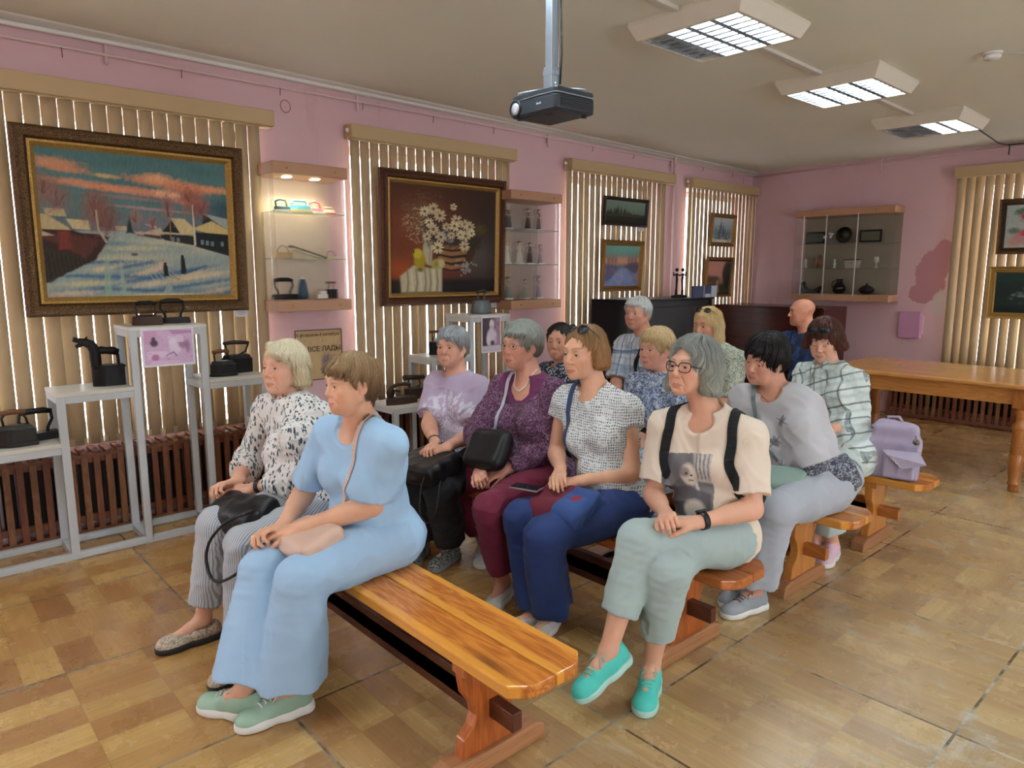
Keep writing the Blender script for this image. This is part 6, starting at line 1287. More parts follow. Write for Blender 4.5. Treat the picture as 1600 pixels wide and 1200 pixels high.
    def face_disp(s, P):
        d = P - s.hc.astype(np.float32); near = (d * d).sum(-1) < .15 ** 2; out = np.zeros(P.shape[:-1], np.float32)
        if not near.any(): return out
        q = d[near] @ s.H.T.astype(np.float32) / s.sc; x, y, z = np.abs(q[:, 0]), q[:, 1], q[:, 2]; age = s.hp.get('age', .6); fat = s.hp.get('fat', .5); sm = s.hp.get('smile', 0.); o = 0
        for pts, dep, w in s.CR:
            m = np.full(x.shape, 9., np.float32)
            for (a0, b0), (a1, b1) in zip(pts[:-1], pts[1:]):
                L = (a1 - a0) ** 2 + (b1 - b0) ** 2; t = np.clip(((x - a0) * (a1 - a0) + (z - b0) * (b1 - b0)) / L, 0, 1); m = np.minimum(m, np.hypot(x - a0 - t * (a1 - a0), z - b0 - t * (b1 - b0)))
            o = o + dep * age * np.exp(-(m / w) ** 2)
        for cx, cz, r, a in ((.037, -.086, .013, .0030 * fat * age), (.034, -.048, .014, .0022 + .0018 * sm), (.030, -.0145, .007, .0012 * age), (.0, -.104, .010, .001)):
            o = o - a * np.exp(-((x - cx) ** 2 + (z - cz) ** 2) / r ** 2)
        out[near] = o * sstep(.03, .055, y); return out
    CR = (([(.016, -.038), (.026, -.052), (.034, -.074)], .0030, .0032), ([(.027, -.079), (.032, -.100)], .0020, .0030), ([(.015, -.010), (.028, -.0225), (.044, -.016)], .0016, .0024), ([(.018, -.018), (.034, -.031)], .0010, .0026),
          ([(.046, .003), (.060, .010)], .0010, .0018), ([(.047, -.003), (.061, -.007)], .0010, .0018), ([(.0, .044), (.035, .047)], .0009, .0018), ([(.0, .054), (.03, .057)], .0007, .0018), ([(.006, .012), (.0065, .030)], .0012, .0016),
          ([(.0245, -.073), (.0275, -.077)], .0018, .0026), ([(.0, -.0895), (.012, -.0885)], .0012, .003), ([(.022, .013), (.044, .0105)], .0010, .0018), ([(.050, -.030), (.052, -.060)], .0008, .005))
    def body_color(s, P):
        q = (P - s.hc.astype(np.float32)) @ s.H.T.astype(np.float32) / s.sc; x, y, z = q.T; ax = np.abs(x); hp = s.hp
        c = np.tile(s.skin * np.array([1.08, 1.03, .96], np.float32), (len(P), 1))
        c = c * (1 + .05 * wob(P, 22., 3)[:, None]) * (1 + .03 * wob(P, 75., 5)[:, None])
        face = (np.abs(x) < .09) & (y > -.0) & (z > -.125) & (z < .09)
        bl = np.exp(-(((ax - .042) / .020) ** 2 + ((z + .040) / .020) ** 2)) * face * (y > .02)
        bl += .8 * np.exp(-((x / .012) ** 2 + ((z + .034) / .012) ** 2 + ((y - .108) / .02) ** 2))
        bl += .6 * np.exp(-(((ax - .078) / .012) ** 2 + ((y + .01) / .03) ** 2 + ((z + .01) / .03) ** 2))
        red = np.array([1.02, .74, .70], np.float32); c = c * (1 + (red - 1) * np.clip(bl * hp.get('blush', .38), 0, 1)[:, None])
        sm = hp.get('smile', 0.)
        zc = z - .005 * sm * (ax / .024) ** 2
        up = -.0640 - .003 * (ax / .024) ** 2 * 1 - .0015 * np.exp(-(x / .004) ** 2); lo = -.0828 + .009 * (ax / .024) ** 2
        lip = sstep(0, .0015, up - zc) * sstep(0, .0015, zc - lo) * (ax < .0245) * (y > .06)
        lc = rgb(*hp.get('lips', (178, 100, 92))); c = c * (1 - lip[:, None] * .6) + lc * lip[:, None] * .6
        # brows
        bz = .0230 + .0055 * np.sin(np.clip((ax - .014) / .036, 0, 1) * 2.4) - hp.get('browdrop', 0.); th = .0032 * (1.15 - np.clip((ax - .014) / .038, 0, 1) * .7)
        br = np.exp(-((z - bz) / th) ** 2) * sstep(.010, .015, ax) * sstep(.053, .045, ax) * (y > .04)
        bc = rgb(*hp.get('brow', (110, 84, 66))); kb = hp.get('browk', .85); c = c * (1 - br[:, None] * kb) + bc * br[:, None] * kb
        # lash line
        ez = .0035 if hp.get('eyes', 1) > 0 else -.0062
        ll = np.exp(-((z - ez) / .0015) ** 2) * np.exp(-((ax - .031) / .0125) ** 4) * (y > .075)
        c = c * (1 - .62 * ll[:, None] * hp.get('lash', 1.))
        # nails
        for tp in getattr(s, 'tips', []):
            d = np.linalg.norm(P - tp.astype(np.float32), axis=1); m = np.clip(1.3 - d / .009, 0, 1)[:, None] * .5
            c = c * (1 - m) + rgb(*hp.get('nail', (222, 165, 150))) * m
        return c
    def eyes(s):
        for sg in (-1, 1):
            if s.hp.get('eyes', 1.0) <= 0: continue
            c = s.hl(sg * .031, .0735, -.001); m = MB(); m.ball((0, 0, 0), .0134 * s.sc, 14)
            o = m.build('eye', EYE, s.root, fix=False); o.location = tuple(c - s.o); me = o.data
            for p in me.polygons: p.use_smooth = True
            co = np.array([v.co for v in me.vertices], np.float32)
            gz = nrm(s.H[1] + s.H[0] * s.hp.get('gaze', (0, 0))[0] + s.H[2] * s.hp.get('gaze', (0, 0))[1]); a = np.arccos(np.clip((co / (np.linalg.norm(co, axis=1)[:, None] + 1e-9)) @ gz, -1, 1))
            col = np.tile(rgb(206, 194, 184), (len(co), 1)); ir = rgb(*s.hp.get('iris', (88, 92, 86)))
            col[a < .56] = ir * .8; col[a < .28] = .01
            ca = me.color_attributes.new('Col', 'FLOAT_COLOR', 'POINT'); c4 = np.ones((len(co), 4), np.float32); c4[:, :3] = col; ca.data.foreach_set('color', c4.ravel())
    # -- clothes
    def garment(s, name, F, mat, h=None, col=None, **k):
        Vt, Q = F.mesh(h or max(s.h, .0045) * 1.25)
        return quads(name, Vt, Q, mat, s.root, col(Vt) if col is not None else None, s.o, **k)
    def folds(s, amp=.006, seed=0, fr=16., extra=None):
        J = s.J; c = {k: v.astype(np.float32) for k, v in J.items()}
        def f(p):
            q = p + .030 * np.stack([wob(p, 9., seed + 5, 3), wob(p, 9., seed + 6, 3), wob(p, 7., seed + 7, 3)], -1).astype(np.float32)
            w = wob(q, fr, seed, 4, (1, 1, .45)); w2 = wob(q, fr * 1.9, seed + 1, 4, (.7, .7, 1.1)); w3 = wob(q, fr * 3.3, seed + 2, 4, (1, 1, .5))
            r = np.exp(-(w * 3.4) ** 2) * 1.0 + np.exp(-(w2 * 3.8) ** 2) * .5 + w3 * .15 - .35
            return (-amp * r).astype(np.float32) if extra is None else (-amp * r + extra(p)).astype(np.float32)
        return f
    def neck_cut(s, F, style='crew', k=.006, dep=.05, wid=.075):
        nk = s.J['nk']; up, fw = s.up, s.fw
        if style == 'crew': F.ell(nk + fw * .015 + up * .035, (wid, wid * .92, .05), np.array([s.sd, fw, up]), k, 's')
        if style == 'scoop':
            F.ell(nk + fw * .015 + up * .035, (wid, wid * .9, .05), np.array([s.sd, fw, up]), k, 's')
            F.ell(nk + fw * .085 - up * (dep * .3), (wid * .85, .07, dep), np.array([s.sd, fw, up]), k, 's')
        if style == 'v':
            F.ell(nk + fw * .01 + up * .04, (wid, wid * .9, .05), np.array([s.sd, fw, up]), k, 's')
            F.cone(nk + fw * .12 + up * .02, nk + fw * .14 - up * dep, .048, .008, k, 's')
    def hem_cut(s, F, z=None, at=None, n=None, k=.004, w=.6, dd=.4):
        """remove everything below a plane (at, normal n pointing to the kept side)"""
        n = nrm(n); Rm = frame(n, s.sd if abs(n @ s.sd) < .9 else s.fw)
        F.box(np.asarray(at) - n * dd, (w, w, dd), Rm, .002, k, 's')
    # -- hair
    def hair(s, style='short', color=(150, 148, 145), tips=None, h=None, vol=.012, part=0., amp=.0022, fringe=True, seed=1, streak=.30, strands=2500, ears=True, back=1.0, name='hair', slen=.05):
        L = s.hl; H = s.H; S = s.sc; w = s.hp.get('wide', 1.)
        c0 = s.hc.astype(np.float32); HT = H.T.astype(np.float32)
        def loc(p): return (p - c0) @ HT / np.float32(S)
        cx, cy, cz = part, -.035, .105
        def phase(q):
            az = np.arctan2(q[..., 0] - cx, q[..., 1] - cy); r = np.sqrt((q[..., 0] - cx) ** 2 + (q[..., 1] - cy) ** 2)
            return az + .25 * np.sin(q[..., 2] * 38 + seed) * .35 + .12 * wob(q, 30., seed, 4)
        def disp(p):
            q = loc(p); a = phase(q)
            st = np.sin(a * 46 + seed) * .5 + np.sin(a * 83 + 1.7 * seed + q[..., 2] * 30) * .35 + np.sin(a * 21 + 3) * .6
            return (-amp * st + .0025 * wob(q, 26., seed + 2, 4)).astype(np.float32)
        F = Field(disp, amp=amp * 2 + .004); nape = s.hp.get('nape', 0)
        E = lambda c, r, k=.012, op='u', R=None: F.ell(L(*c), np.array(r) * S, H if R is None else R @ H, k, op)
        C = lambda a, b, ra, rb=None, k=.012, op='u': F.cone(L(*a), L(*b), ra * S, (ra if rb is None else rb) * S, k, op)
        v = vol
        E((0, -.022, .034), (.073 * w + v, .090 + v, .078 + v * 1.15))
        E((0, -.045, -.010), (.066 * w + v * .8, .068 + v * .8, .070), .02)
        if style in ('bob', 'long'):
            dn = {'bob': -.075, 'long': -.13}[style] * back
            for sg in (-1, 1):
                C((sg * (.070 * w + v * .3), -.010, .01), (sg * (.070 * w + v * .8), -.012, dn), .020 + v * .5, .026 + v * .6, .02)
                C((sg * .060 * w, -.055, .0), (sg * .062 * w, -.050, dn - .01), .034, .034 + v * .4, .03)
            C((0, -.075, .0), (0, -.070, dn - .01), .045, .046, .03)
        # face opening
        fz = s.hp.get('hairline', .060)
        E((0, .115, fz - .118), (.060 * w * s.hp.get('open', 1.), .105, .128), .010, 's')
        if style not in ('bob', 'long'):
            E((0, .07, -.085), (.1, .075, .060), .01, 's')
            if ears:
                for sg in (-1, 1): E((sg * .088 * w, .006, -.018), (.030, .024, .034), .008, 's')
            E((0, -.02, -.125 - nape * .8), (.12, .14, .055), .01, 's')
            if nape: C((0, -.070, -.03), (0, -.066, -.075 - nape * .4), .040, .026, .02)
        else:
            E((0, .085, -.09), (.050 * w, .090, .085), .012, 's')
            F.box(L(0, .0, dn - .085), (.2 * S, .2 * S, .065 * S), H, .01, .02, 's')
        rnd = random.Random(seed)
        if fringe:
            n = 9; fr = s.hp.get('fringe', .040); sw = s.hp.get('sweep', .0)
            for i in range(n):
                t = i / (n - 1) * 2 - 1
                x0 = t * .040; x1 = t * .056 + sw * .03; z1 = fr - abs(t) * .016 + rnd.uniform(-.004, .004)
                C((x0, .040, .092 + v * .4), (x1 * .9, .084 - abs(t) ** 2 * .030, .062 + v * .2), .0150, .0120, .008)
                C((x1 * .9, .084 - abs(t) ** 2 * .030, .062 + v * .2), (x1, .087 - abs(t) ** 2 * .034, z1), .0115, .0050, .006)
        for sg in (-1, 1):
            if style == 'short':    # temples
                C((sg * .066 * w, .030, .040), (sg * (.071 * w), .014, -.004), .014, .005, .01)
        s.hairF = F
        hh = h or s.h * .8
        Vt, Q = F.mesh(hh)
        base = rgb(*color); tp = rgb(*(tips or color))
        def hcol(P, sd=0):
            q = loc(P); a = phase(q); t = np.clip((q[:, 2] + .06) / .15, 0, 1)[:, None]
            cc = tp * (1 - t) + base * t
            m = np.sin(a * 60 + sd) * .5 + np.sin(a * 127 + 2) * .35 + wob(q, 60., seed, 4) * .3
            return cc * (1 + streak * m[:, None])
        o = quads(name, Vt, Q, HAIR, s.root, hcol(Vt), s.o)
        if strands: s.strands(o, F, Vt, loc, hcol, strands, (cx, cy, cz), slen, seed, S)
        return o
    def strands(s, o, F, Vt, loc, hcol, n, crown, slen, seed, S):
        rs = np.random.RandomState(seed); idx = rs.choice(len(Vt), n); P = Vt[idx].astype(np.float32); m = 9; st = slen / m
        pts = []; H = s.H.astype(np.float32)
        def grad(P):
            e = np.float32(.0015); g = np.stack([F.eval((P + np.eye(3, dtype=np.float32)[i] * e)[None])[0] - F.eval((P - np.eye(3, dtype=np.float32)[i] * e)[None])[0] for i in range(3)], -1)
            return g / (np.linalg.norm(g, axis=1)[:, None] + 1e-9)
        jit = rs.normal(size=(n, 3)).astype(np.float32) * .22
        lift = rs.uniform(.0, .0028, n).astype(np.float32)[:, None]
        for i in range(m):
            d = F.eval(P[None])[0][:, None]; g = grad(P); P = P - (d - lift) * g
            pts.append(P.copy())
            q = loc(P); rad = np.stack([q[:, 0] - crown[0], q[:, 1] - crown[1], -np.clip((crown[2] - q[:, 2]) * 1.6, .02, 1)], -1)
            f = rad @ H + jit * .03; f = f - g * (f * g).sum(1)[:, None]; f /= np.linalg.norm(f, axis=1)[:, None] + 1e-9
            P = P + f * st * rs.uniform(.6, 1.2, (n, 1)).astype(np.float32); lift = lift * 1.12
        A = np.stack(pts, 1)
        hc = bpy.data.hair_curves.new('stray_hair'); hc.add_curves([m] * n)
        hc.position_data.foreach_set('vector', (A - s.o.astype(np.float32)).reshape(-1))
        r = hc.attributes.new('radius', 'FLOAT', 'POINT') if 'radius' not in hc.attributes else hc.attributes['radius']
        rr = np.tile(np.linspace(1, .25, m), n) * .00055; r.data.foreach_set('value', rr.astype(np.float32))
        cc = hcol(A[:, 2], 1.3) * rs.uniform(.75, 1.25, (n, 1)); ca = hc.attributes.new('Col', 'FLOAT_COLOR', 'CURVE'); c4 = np.ones((n, 4), np.float32); c4[:, :3] = cc; ca.data.foreach_set('color', c4.ravel())
        hc.materials.append(HAIR); ob = bpy.data.objects.new('stray_hair', hc); link(ob, o); tag(ob, kind='stuff')
# ------------------------------------------------------------------ what people wear and carry
def fab(name, col, rough=.85, bump=.25, sc=500, sheen=.04):
    """plain cloth; col is a colour or a function(NT, coords) -> socket"""
    t = NT(name); c = t.coord()
    cc = col(t, c) if callable(col) else t.mix(t.noise(c, 9, 3), tuple(x * .93 for x in col), tuple(min(1, x * 1.05) for x in col))
    t.bump(t.math('ADD', t.noise(c, sc, 2), t.math('MULTIPLY', t.noise(c, 34, 4, .6), 1.2)), bump, .002)
    t.set(t.b.inputs['Sheen Weight'], sheen); return t.done(cc, rough)
def f_attr(t, c): return t.attr('Col')
def leafy(bg, ink, sc=30., dens=.5, st=2.6):
    def f(t, c):
        col = bg
        for i, (rx, ry, rz) in enumerate(((.5, .2, .1), (-.7, .5, 1.2), (.2, -.6, 2.2))):
            mp = t.coord(scale=(sc * 1.0, sc * 1.0, sc / st * 1.0), rot=(rx, ry, rz), loc=(i * 3.3, i * 1.7, i))
            d = t.voro(mp, 1.); m = t.ramp(d, [(.28, 1.), (.36, 0.)])
            cl = t.ramp(t.noise(t.coord(loc=(i * 5, 0, 0)), sc * .35, 2), [(.5 - dens * .12, 0.), (.54 - dens * .12, 1.)])
            col = t.mix(t.math('MULTIPLY', m, cl), col, ink[i % len(ink)])
        return col
    return f
def squiggle(bg, ink, sc=60., w=.08, dist=1.5, mixn=.0):
    def f(t, c):
        n = t.noise(c, sc * .45, 3, .6, dist); m = t.ramp(t.math('ABSOLUTE', t.math('SUBTRACT', n, .5)), [(w * .5, 1.), (w, 0.)])
        n2 = t.noise(t.coord(loc=(9, 4, 2)), sc * .6, 3, .6, dist); m2 = t.ramp(t.math('ABSOLUTE', t.math('SUBTRACT', n2, .5)), [(w * .35, 1.), (w * .7, 0.)])
        return t.mix(t.math('MAXIMUM', m, m2), bg, ink)
    return f
def hatch(bg, ink, sc=85.):
    def f(t, c):
        w = t.vmath('ADD', c, t.vmath('SCALE', t.noise(c, 22, 3, .6, 0, 1), sc=.020)); p = t.xyz(w)
        def ln(v, s, ph): q = t.math('ABSOLUTE', t.math('SUBTRACT', t.math('FRACT', t.math('ADD', t.math('MULTIPLY', v, s), ph)), .5)); return t.ramp(q, [(.24, 1.), (.32, 0.)])
        h = ln(p[2], sc, 0.); v = ln(t.math('ADD', p[0], t.math('MULTIPLY', p[1], .6)), sc, .3)
        n = t.ramp(t.noise(c, sc * .5, 2), [(.40, 0.), (.55, 1.)]); n2 = t.ramp(t.noise(t.coord(loc=(3, 3, 3)), sc * .5, 2), [(.40, 0.), (.55, 1.)])
        return t.mix(t.math('MULTIPLY', t.math('MULTIPLY', h, v), t.math('MAXIMUM', n, n2)), bg, ink)
    return f
def plaid(bg, inks, sd, up):
    """stripes along two body directions"""
    def f(t, c):
        a = t.vmath('DOT_PRODUCT', c, tuple(sd), out=1); b = t.vmath('DOT_PRODUCT', c, tuple(up), out=1); col = bg
        wv = t.math('MULTIPLY', t.math('SUBTRACT', t.noise(c, 6, 2), .5), .03)
        for v, ph in ((a, .1), (b, .55)):
            v = t.math('ADD', v, wv)
            for per, w, ik, k, off in ((.085, .10, inks[0], .45, 0.), (.085, .018, inks[1], .85, .5), (.085, .018, inks[1], .7, .56)):
                q = t.math('ABSOLUTE', t.math('SUBTRACT', t.math('FRACT', t.math('ADD', t.math('DIVIDE', v, per), ph + off)), .5)); m = t.ramp(q, [(w, 1.), (w + .02, 0.)]); col = t.mix(t.math('MULTIPLY', m, k), col, ik)
        return col
    return f
def grad(F, P, e=.002):
    P = np.asarray(P, np.float32); I = np.eye(3, dtype=np.float32) * e
    g = np.stack([F.eval((P + I[i])[None])[0] - F.eval((P - I[i])[None])[0] for i in range(3)], -1); return g / (np.linalg.norm(g, axis=1)[:, None] + 1e-9)
def drape(F, pts, n=40, off=.004, iters=4, pull=1.0):
    pts = np.array(pts, float); seg = np.linalg.norm(np.diff(pts, axis=0), axis=1); cum = np.r_[0, np.cumsum(seg)]; t = np.linspace(0, cum[-1], n)
    P = np.stack([np.interp(t, cum, pts[:, i]) for i in range(3)], -1).astype(np.float32)
    for _ in range(iters):
        g = grad(F, P); d = F.eval(P[None])[0][:, None]; P = P + g * np.where(d < off, off - d, (off - d) * pull)
        Q = P.copy(); Q[1:-1] = (P[:-2] + 2 * P[1:-1] + P[2:]) / 4; P = Q
    return P, grad(F, P)
def smooth(pts, n=40, it=3):
    pts = np.array(pts, float); seg = np.linalg.norm(np.diff(pts, axis=0), axis=1); cum = np.r_[0, np.cumsum(seg)]; t = np.linspace(0, cum[-1], n); P = np.stack([np.interp(t, cum, pts[:, i]) for i in range(3)], -1)
    for _ in range(it * 2): Q = P.copy(); Q[1:-1] = (P[:-2] + 2 * P[1:-1] + P[2:]) / 4; P = Q
    return P
def strap(name, P, N, w, mat, parent=None, o=(0, 0, 0), th=.0022, **k):
    m = MB(); o = np.array(o); n = len(P); vs = []
    for i in range(n):
        d = nrm(P[min(i + 1, n - 1)] - P[max(i - 1, 0)]); s_ = nrm(np.cross(N[i], d)); p = P[i] - o
        vs += [p - s_ * w / 2, p + s_ * w / 2, p + s_ * w / 2 + N[i] * th, p - s_ * w / 2 + N[i] * th]
    fs = []
    for i in range(n - 1):
        a = i * 4
        for q in range(4): fs.append((a + q, a + (q + 1) % 4, a + 4 + (q + 1) % 4, a + 4 + q))
    fs += [(0, 1, 2, 3), ((n - 1) * 4 + 3, (n - 1) * 4 + 2, (n - 1) * 4 + 1, (n - 1) * 4)]
    m.add(vs, fs, smooth=False); return m.build(name, mat, parent, **k)
def top(p, mat, t=.010, sl=(.55, .012), neck=('crew', .05, .075), hem=-.03, seed=0, amp=.005, fr=15., name='blouse', bust=1., belly=1., puff=0, col=None, h=None, sk=None, lap=0., hip=.012):
    amp = amp * 1.45
    """sl: sleeve length (1 = elbow, 2 = wrist) and looseness"""
    F = Field(p.folds(amp, seed, fr), amp=amp * 2 + .002); J = p.J; L, lo = sl
    for sd in 'RL':
        a, e, w = J['sh' + sd], J['el' + sd], J['wr' + sd]
        if L > 0:
            p.arm_prims(F, sd, t + lo * .2, L, fore=False, fl=lo)
            if L > 1:
                q = L - 1; b = lerp(e, w, q); F.cone(e, b, .042 * (.5 + .5 * p.g) + t + lo, (.031 + .006 * p.g) + t * .6 + lo * .5 + puff, k=.02)
                if puff: F.ell(lerp(e, w, q * .85), (.05 + puff,) * 3, None, .02)
                end, dr = b, nrm(w - e)
            else: end, dr = lerp(a, e, L), nrm(e - a)
            F.box(end + dr * .07, (.09, .09, .07), frame(dr, p.fw), .002, .004, 's')
    p.torso_prims(F, t, k=.042, bust=bust, belly=belly)
    if lap:
        for sd in 'RL': F.cone(J['hp' + sd], lerp(J['hp' + sd], J['kn' + sd], lap), .098 * p.g + t, .088 * p.g + t + .006, k=.04)
    F.ell(p.tloc(0, -.01, .0), (.160 * p.g + t + hip, .115 * p.g + t + hip, .105 + t + hip * .3), np.array([p.sd, p.fw, p.up]), .03)
    if neck: p.neck_cut(F, neck[0], .006, neck[1], neck[2])
    p.hem_cut(F, at=J['pel'] + p.up * hem, n=nrm(p.up + p.fw * .15), w=.6, dd=.3) if not lap else F.box((J['pel'][0], J['pel'][1], .42 - .098), (.5, .5, .1), None, .004, .006, 's')
    p.topF = F; return p.garment(name, F, mat, col=col, h=h)
def trousers(p, mat, t=.010, upto=1.86, flare=None, th=(.092, .066), seed=3, amp=.004, name='trousers', fr=13., sk=(.056, .042), ripple=0., lap=0.):
    J = p.J; amp = amp * 1.1
    def extra(P):
        o = np.zeros(P.shape[:-1], np.float32)
        for sd in 'RL':
            n, e = J['kn' + sd], J['an' + sd]; ax = nrm(e - n).astype(np.float32); q = P - n.astype(np.float32); tt = np.clip((q @ ax) / np.linalg.norm(e - n), 0, 1)
            R = frame(e - n, p.sd).astype(np.float32); an = np.arctan2(q @ R[1], q @ R[0]); near = np.sqrt(((q - (q @ ax)[..., None] * ax) ** 2).sum(-1)) < .17
            o = o + np.where(near, ripple * tt * np.sin(an * 5 + (1 if sd == 'R' else 2.2) + 2 * tt) , 0)
            # creases in the bend of the knee and at the hip
            dk = np.sqrt(((P - (n + (e - n) * .12).astype(np.float32)) ** 2).sum(-1)); o = o + .0032 * np.exp(-(dk / .07) ** 2) * np.sin(P @ (nrm(e - n) * 190).astype(np.float32) + 1.5 * wob(P, 14., 3, 3))
        dh = np.sqrt(((P - lerp(J['pel'], J['knL'], .25).astype(np.float32)) ** 2).sum(-1)); o = o + .003 * np.exp(-(dh / .12) ** 2) * np.sin(P @ (nrm(J['knL'] - J['hpL']) * 140).astype(np.float32) + 2 * wob(P, 12., 5, 3))
        return o
    F = Field(p.folds(amp, seed, fr, extra), amp=amp * 2 + ripple + .005)
    for sd in 'RL':
        n, e = J['kn' + sd], J['an' + sd]
        p.leg_prims(F, sd, t, upto=upto, flare=flare, th=th, sk=sk)
        b = lerp(n, e, upto - 1); d = nrm(e - n); rr = (flare or .06) + .03
        F.box(b + d * .1, (rr, rr, .1), frame(d, p.fw), .002, .004, 's')
    B = np.array([p.sd, p.fw, p.up]); g = p.g
    F.ell(p.tloc(0, -.01, 0), (.160 * g + t, .115 * g + t, .105 + t), B, .03)
    for sg in (-1, 1): F.ell(p.tloc(sg * .082 * g, -.034, -.015), (.088 * g + t, .095 * g + t, .088 + t), B, .03)
    # flat where the bench carries the seat
    F.box((J['pel'][0], J['pel'][1], .42 - .098), (.4, .16, .1), None, .004, .006, 's')
    p.legF = F; return p.garment(name, F, mat)
M_LACE = plain('shoe_lace', srgb(226, 222, 214), .7)
def shoe(p, sd, up_mat, sole_mat, style='sneaker', lace=M_LACE, tilt=None, s=1.0, sole_h=.030):
    J = p.J; a, to = J['an' + sd], J['to' + sd]; d3 = to - a
    if tilt is None: y = nrm([d3[0], d3[1], 0]); z = V(0, 0, 1); o = V(a[0], a[1], 0.0)
    else: z = nrm(tilt); y = nrm(d3 - z * (d3 @ z)); o = a - z * .092
    x = np.cross(y, z); R = np.array([x, y, z]); P = lambda *q: o + (x * q[0] + y * q[1] + z * q[2]) * s
    root_o = p.root
    F = Field()
    F.cone(P(0, -.032, .044), P(0, .02, .042), .034 * s, .034 * s, k=.02); F.cone(P(0, .02, .040), P(.0, .150, .030), .036 * s, .031 * s, k=.02)
    F.ell(P(0, .125, .026), (.043 * s, .060 * s, .030 * s), R, .02)
    if style in ('sneaker', 'sandal'): F.cone(P(0, -.008, .070), P(0, .075, .052), .035 * s, .030 * s, k=.02); F.cone(P(0, -.04, .05), P(0, -.038, .085), .028 * s, .024 * s, k=.015)
    if style == 'flat': F.cone(P(0, -.04, .04), P(0, -.038, .058), .028 * s, .025 * s, k=.012)
    F.box(P(0, .05, -.02), (.1, .2, .036 * s), R, .002, .004, 's')
    if style == 'flat': F.ell(P(0, .01, .085), (.030 * s, .062 * s, .045 * s), R, .006, 's')
    else: F.ell(P(0, -.012, .122), (.028 * s, .040 * s, .036 * s), R, .006, 's')
    Vt, Q = F.mesh(max(.003, p.h)); up = quads('shoe', Vt, Q, up_mat, root_o, None, p.o)
    G = Field(); hs = sole_h
    G.cone(P(0, -.040, .015), P(0, .02, .015), .038 * s, .036 * s, k=.03); G.cone(P(0, .02, .015), P(0, .155, .015), .037 * s, .034 * s, k=.03); G.ell(P(.0, .120, .015), (.047 * s, .062 * s, .04), R, .02)
    G.box(P(0, .05, .0015 + hs / 2), (.09 * s, .2 * s, hs / 2), R, .003, .004, 'i')
    Vt, Q = G.mesh(max(.003, p.h)); so = quads('sole', Vt, Q, sole_mat, up, None, p.o)
    if lace is not None and style == 'sneaker':
        m = MB(); n = 5; o3 = p.o
        for i in range(n):
            t = i / (n - 1); yy = .040 + .062 * t; q0, q1 = P(-.019, yy, .0), P(.019, yy + .007, .0); pts = []
            for k in range(7):
                u = k / 6; w = lerp(q0, q1, u); w = w + z * .11 * s
                for _ in range(8):
                    dd = float(F.eval(np.array([[w]], np.float32))[0, 0]); w = w - z * (dd - .002)
                pts.append(w - o3)
            m.tube(pts, .0030, 6)
        top_ = P(0, .026, .0) + z * .11 * s
        for _ in range(8): top_ = top_ - z * (float(F.eval(np.array([[top_]], np.float32))[0, 0]) - .004)
        for sg in (-1, 1): m.tube([top_ - o3, top_ + x * sg * .018 * s + y * .006 + z * .008 - o3, top_ + x * sg * .030 * s + y * .02 * s - z * .008 - o3, top_ + x * sg * .008 - o3 + y * .008], .0018, 6); m.tube([top_ - o3, top_ + x * sg * .022 * s + y * .03 * s - z * .006 - o3, top_ + x * sg * .030 * s + y * .045 * s - z * .022 - o3], .0018, 6)
        m.build('laces', lace, up, fix=False)
    return up
def glasses(p, mat, w=.024, hgt=.017, shape='oval', on_head=False, r=.0014, lens=None, fw=.094, dz=-.002, tilt=0.):
    """eyeglasses in head space; on_head: pushed up into the hair"""
    root = bpy.data.objects.new('sunglasses' if on_head else 'eyeglasses', None); link(root, p.root); m = MB(); H = p.H
    c0 = (0, .046 if fw == .094 else fw, .112 + dz) if on_head else (0, fw, dz)
    a = math.radians(tilt); ca, sa = math.cos(a), math.sin(a)
    def L(x, y, z): yy, zz = y * ca - z * sa, y * sa + z * ca; return p.hl(c0[0] + x, c0[1] + yy, c0[2] + zz) - p.o
    root.location = tuple(L(0, 0, 0)); O = L(0, 0, 0); LL = lambda *q: L(*q) - O
    for sg in (-1, 1):
        cx = sg * (.033 if not on_head else .034); n = 22; pts = []; lp = []
        for k in range(n):
            t = 2 * math.pi * k / n; ex = .75 if shape != 'oval' else 1.; cxx = abs(math.cos(t)) ** ex * math.copysign(1, math.cos(t)) * w; czz = abs(math.sin(t)) ** ex * math.copysign(1, math.sin(t)) * hgt
            if shape == 'cat' and math.sin(t) > 0: czz += .004 * max(0, sg * math.cos(t))
            yy = -abs(cx + cxx) ** 2 * 2.2; pts.append(LL(cx + cxx, yy, czz))
        m.tube(pts, r, 6, closed=True)
        g = MB(); cc = LL(cx, -abs(cx) ** 2 * 2.2, 0); g.add([cc] + pts, [(0, i + 1, (i + 1) % n + 1) for i in range(n)], smooth=True)
        if lens is not None: o = g.build('lens', lens, root, fix=False); so = o.modifiers.new('t', 'SOLIDIFY'); so.thickness = .001
        e = cx + sg * w; m.tube([LL(e, -e * e * 2.2, hgt * .4), LL(sg * (.071 + .004), -.03, .004), LL(sg * .078, -.075 if not on_head else -.07, .004), LL(sg * .079, -.105 if not on_head else -.10, -.006 if not on_head else -.03)], r, 6)
    m.tube([LL(-.033 + w, -.0, .003), LL(0, .004, .006), LL(.033 - w, -.0, .003)], r * 1.1, 6)
    m.build('frame', mat, root, fix=False); return root
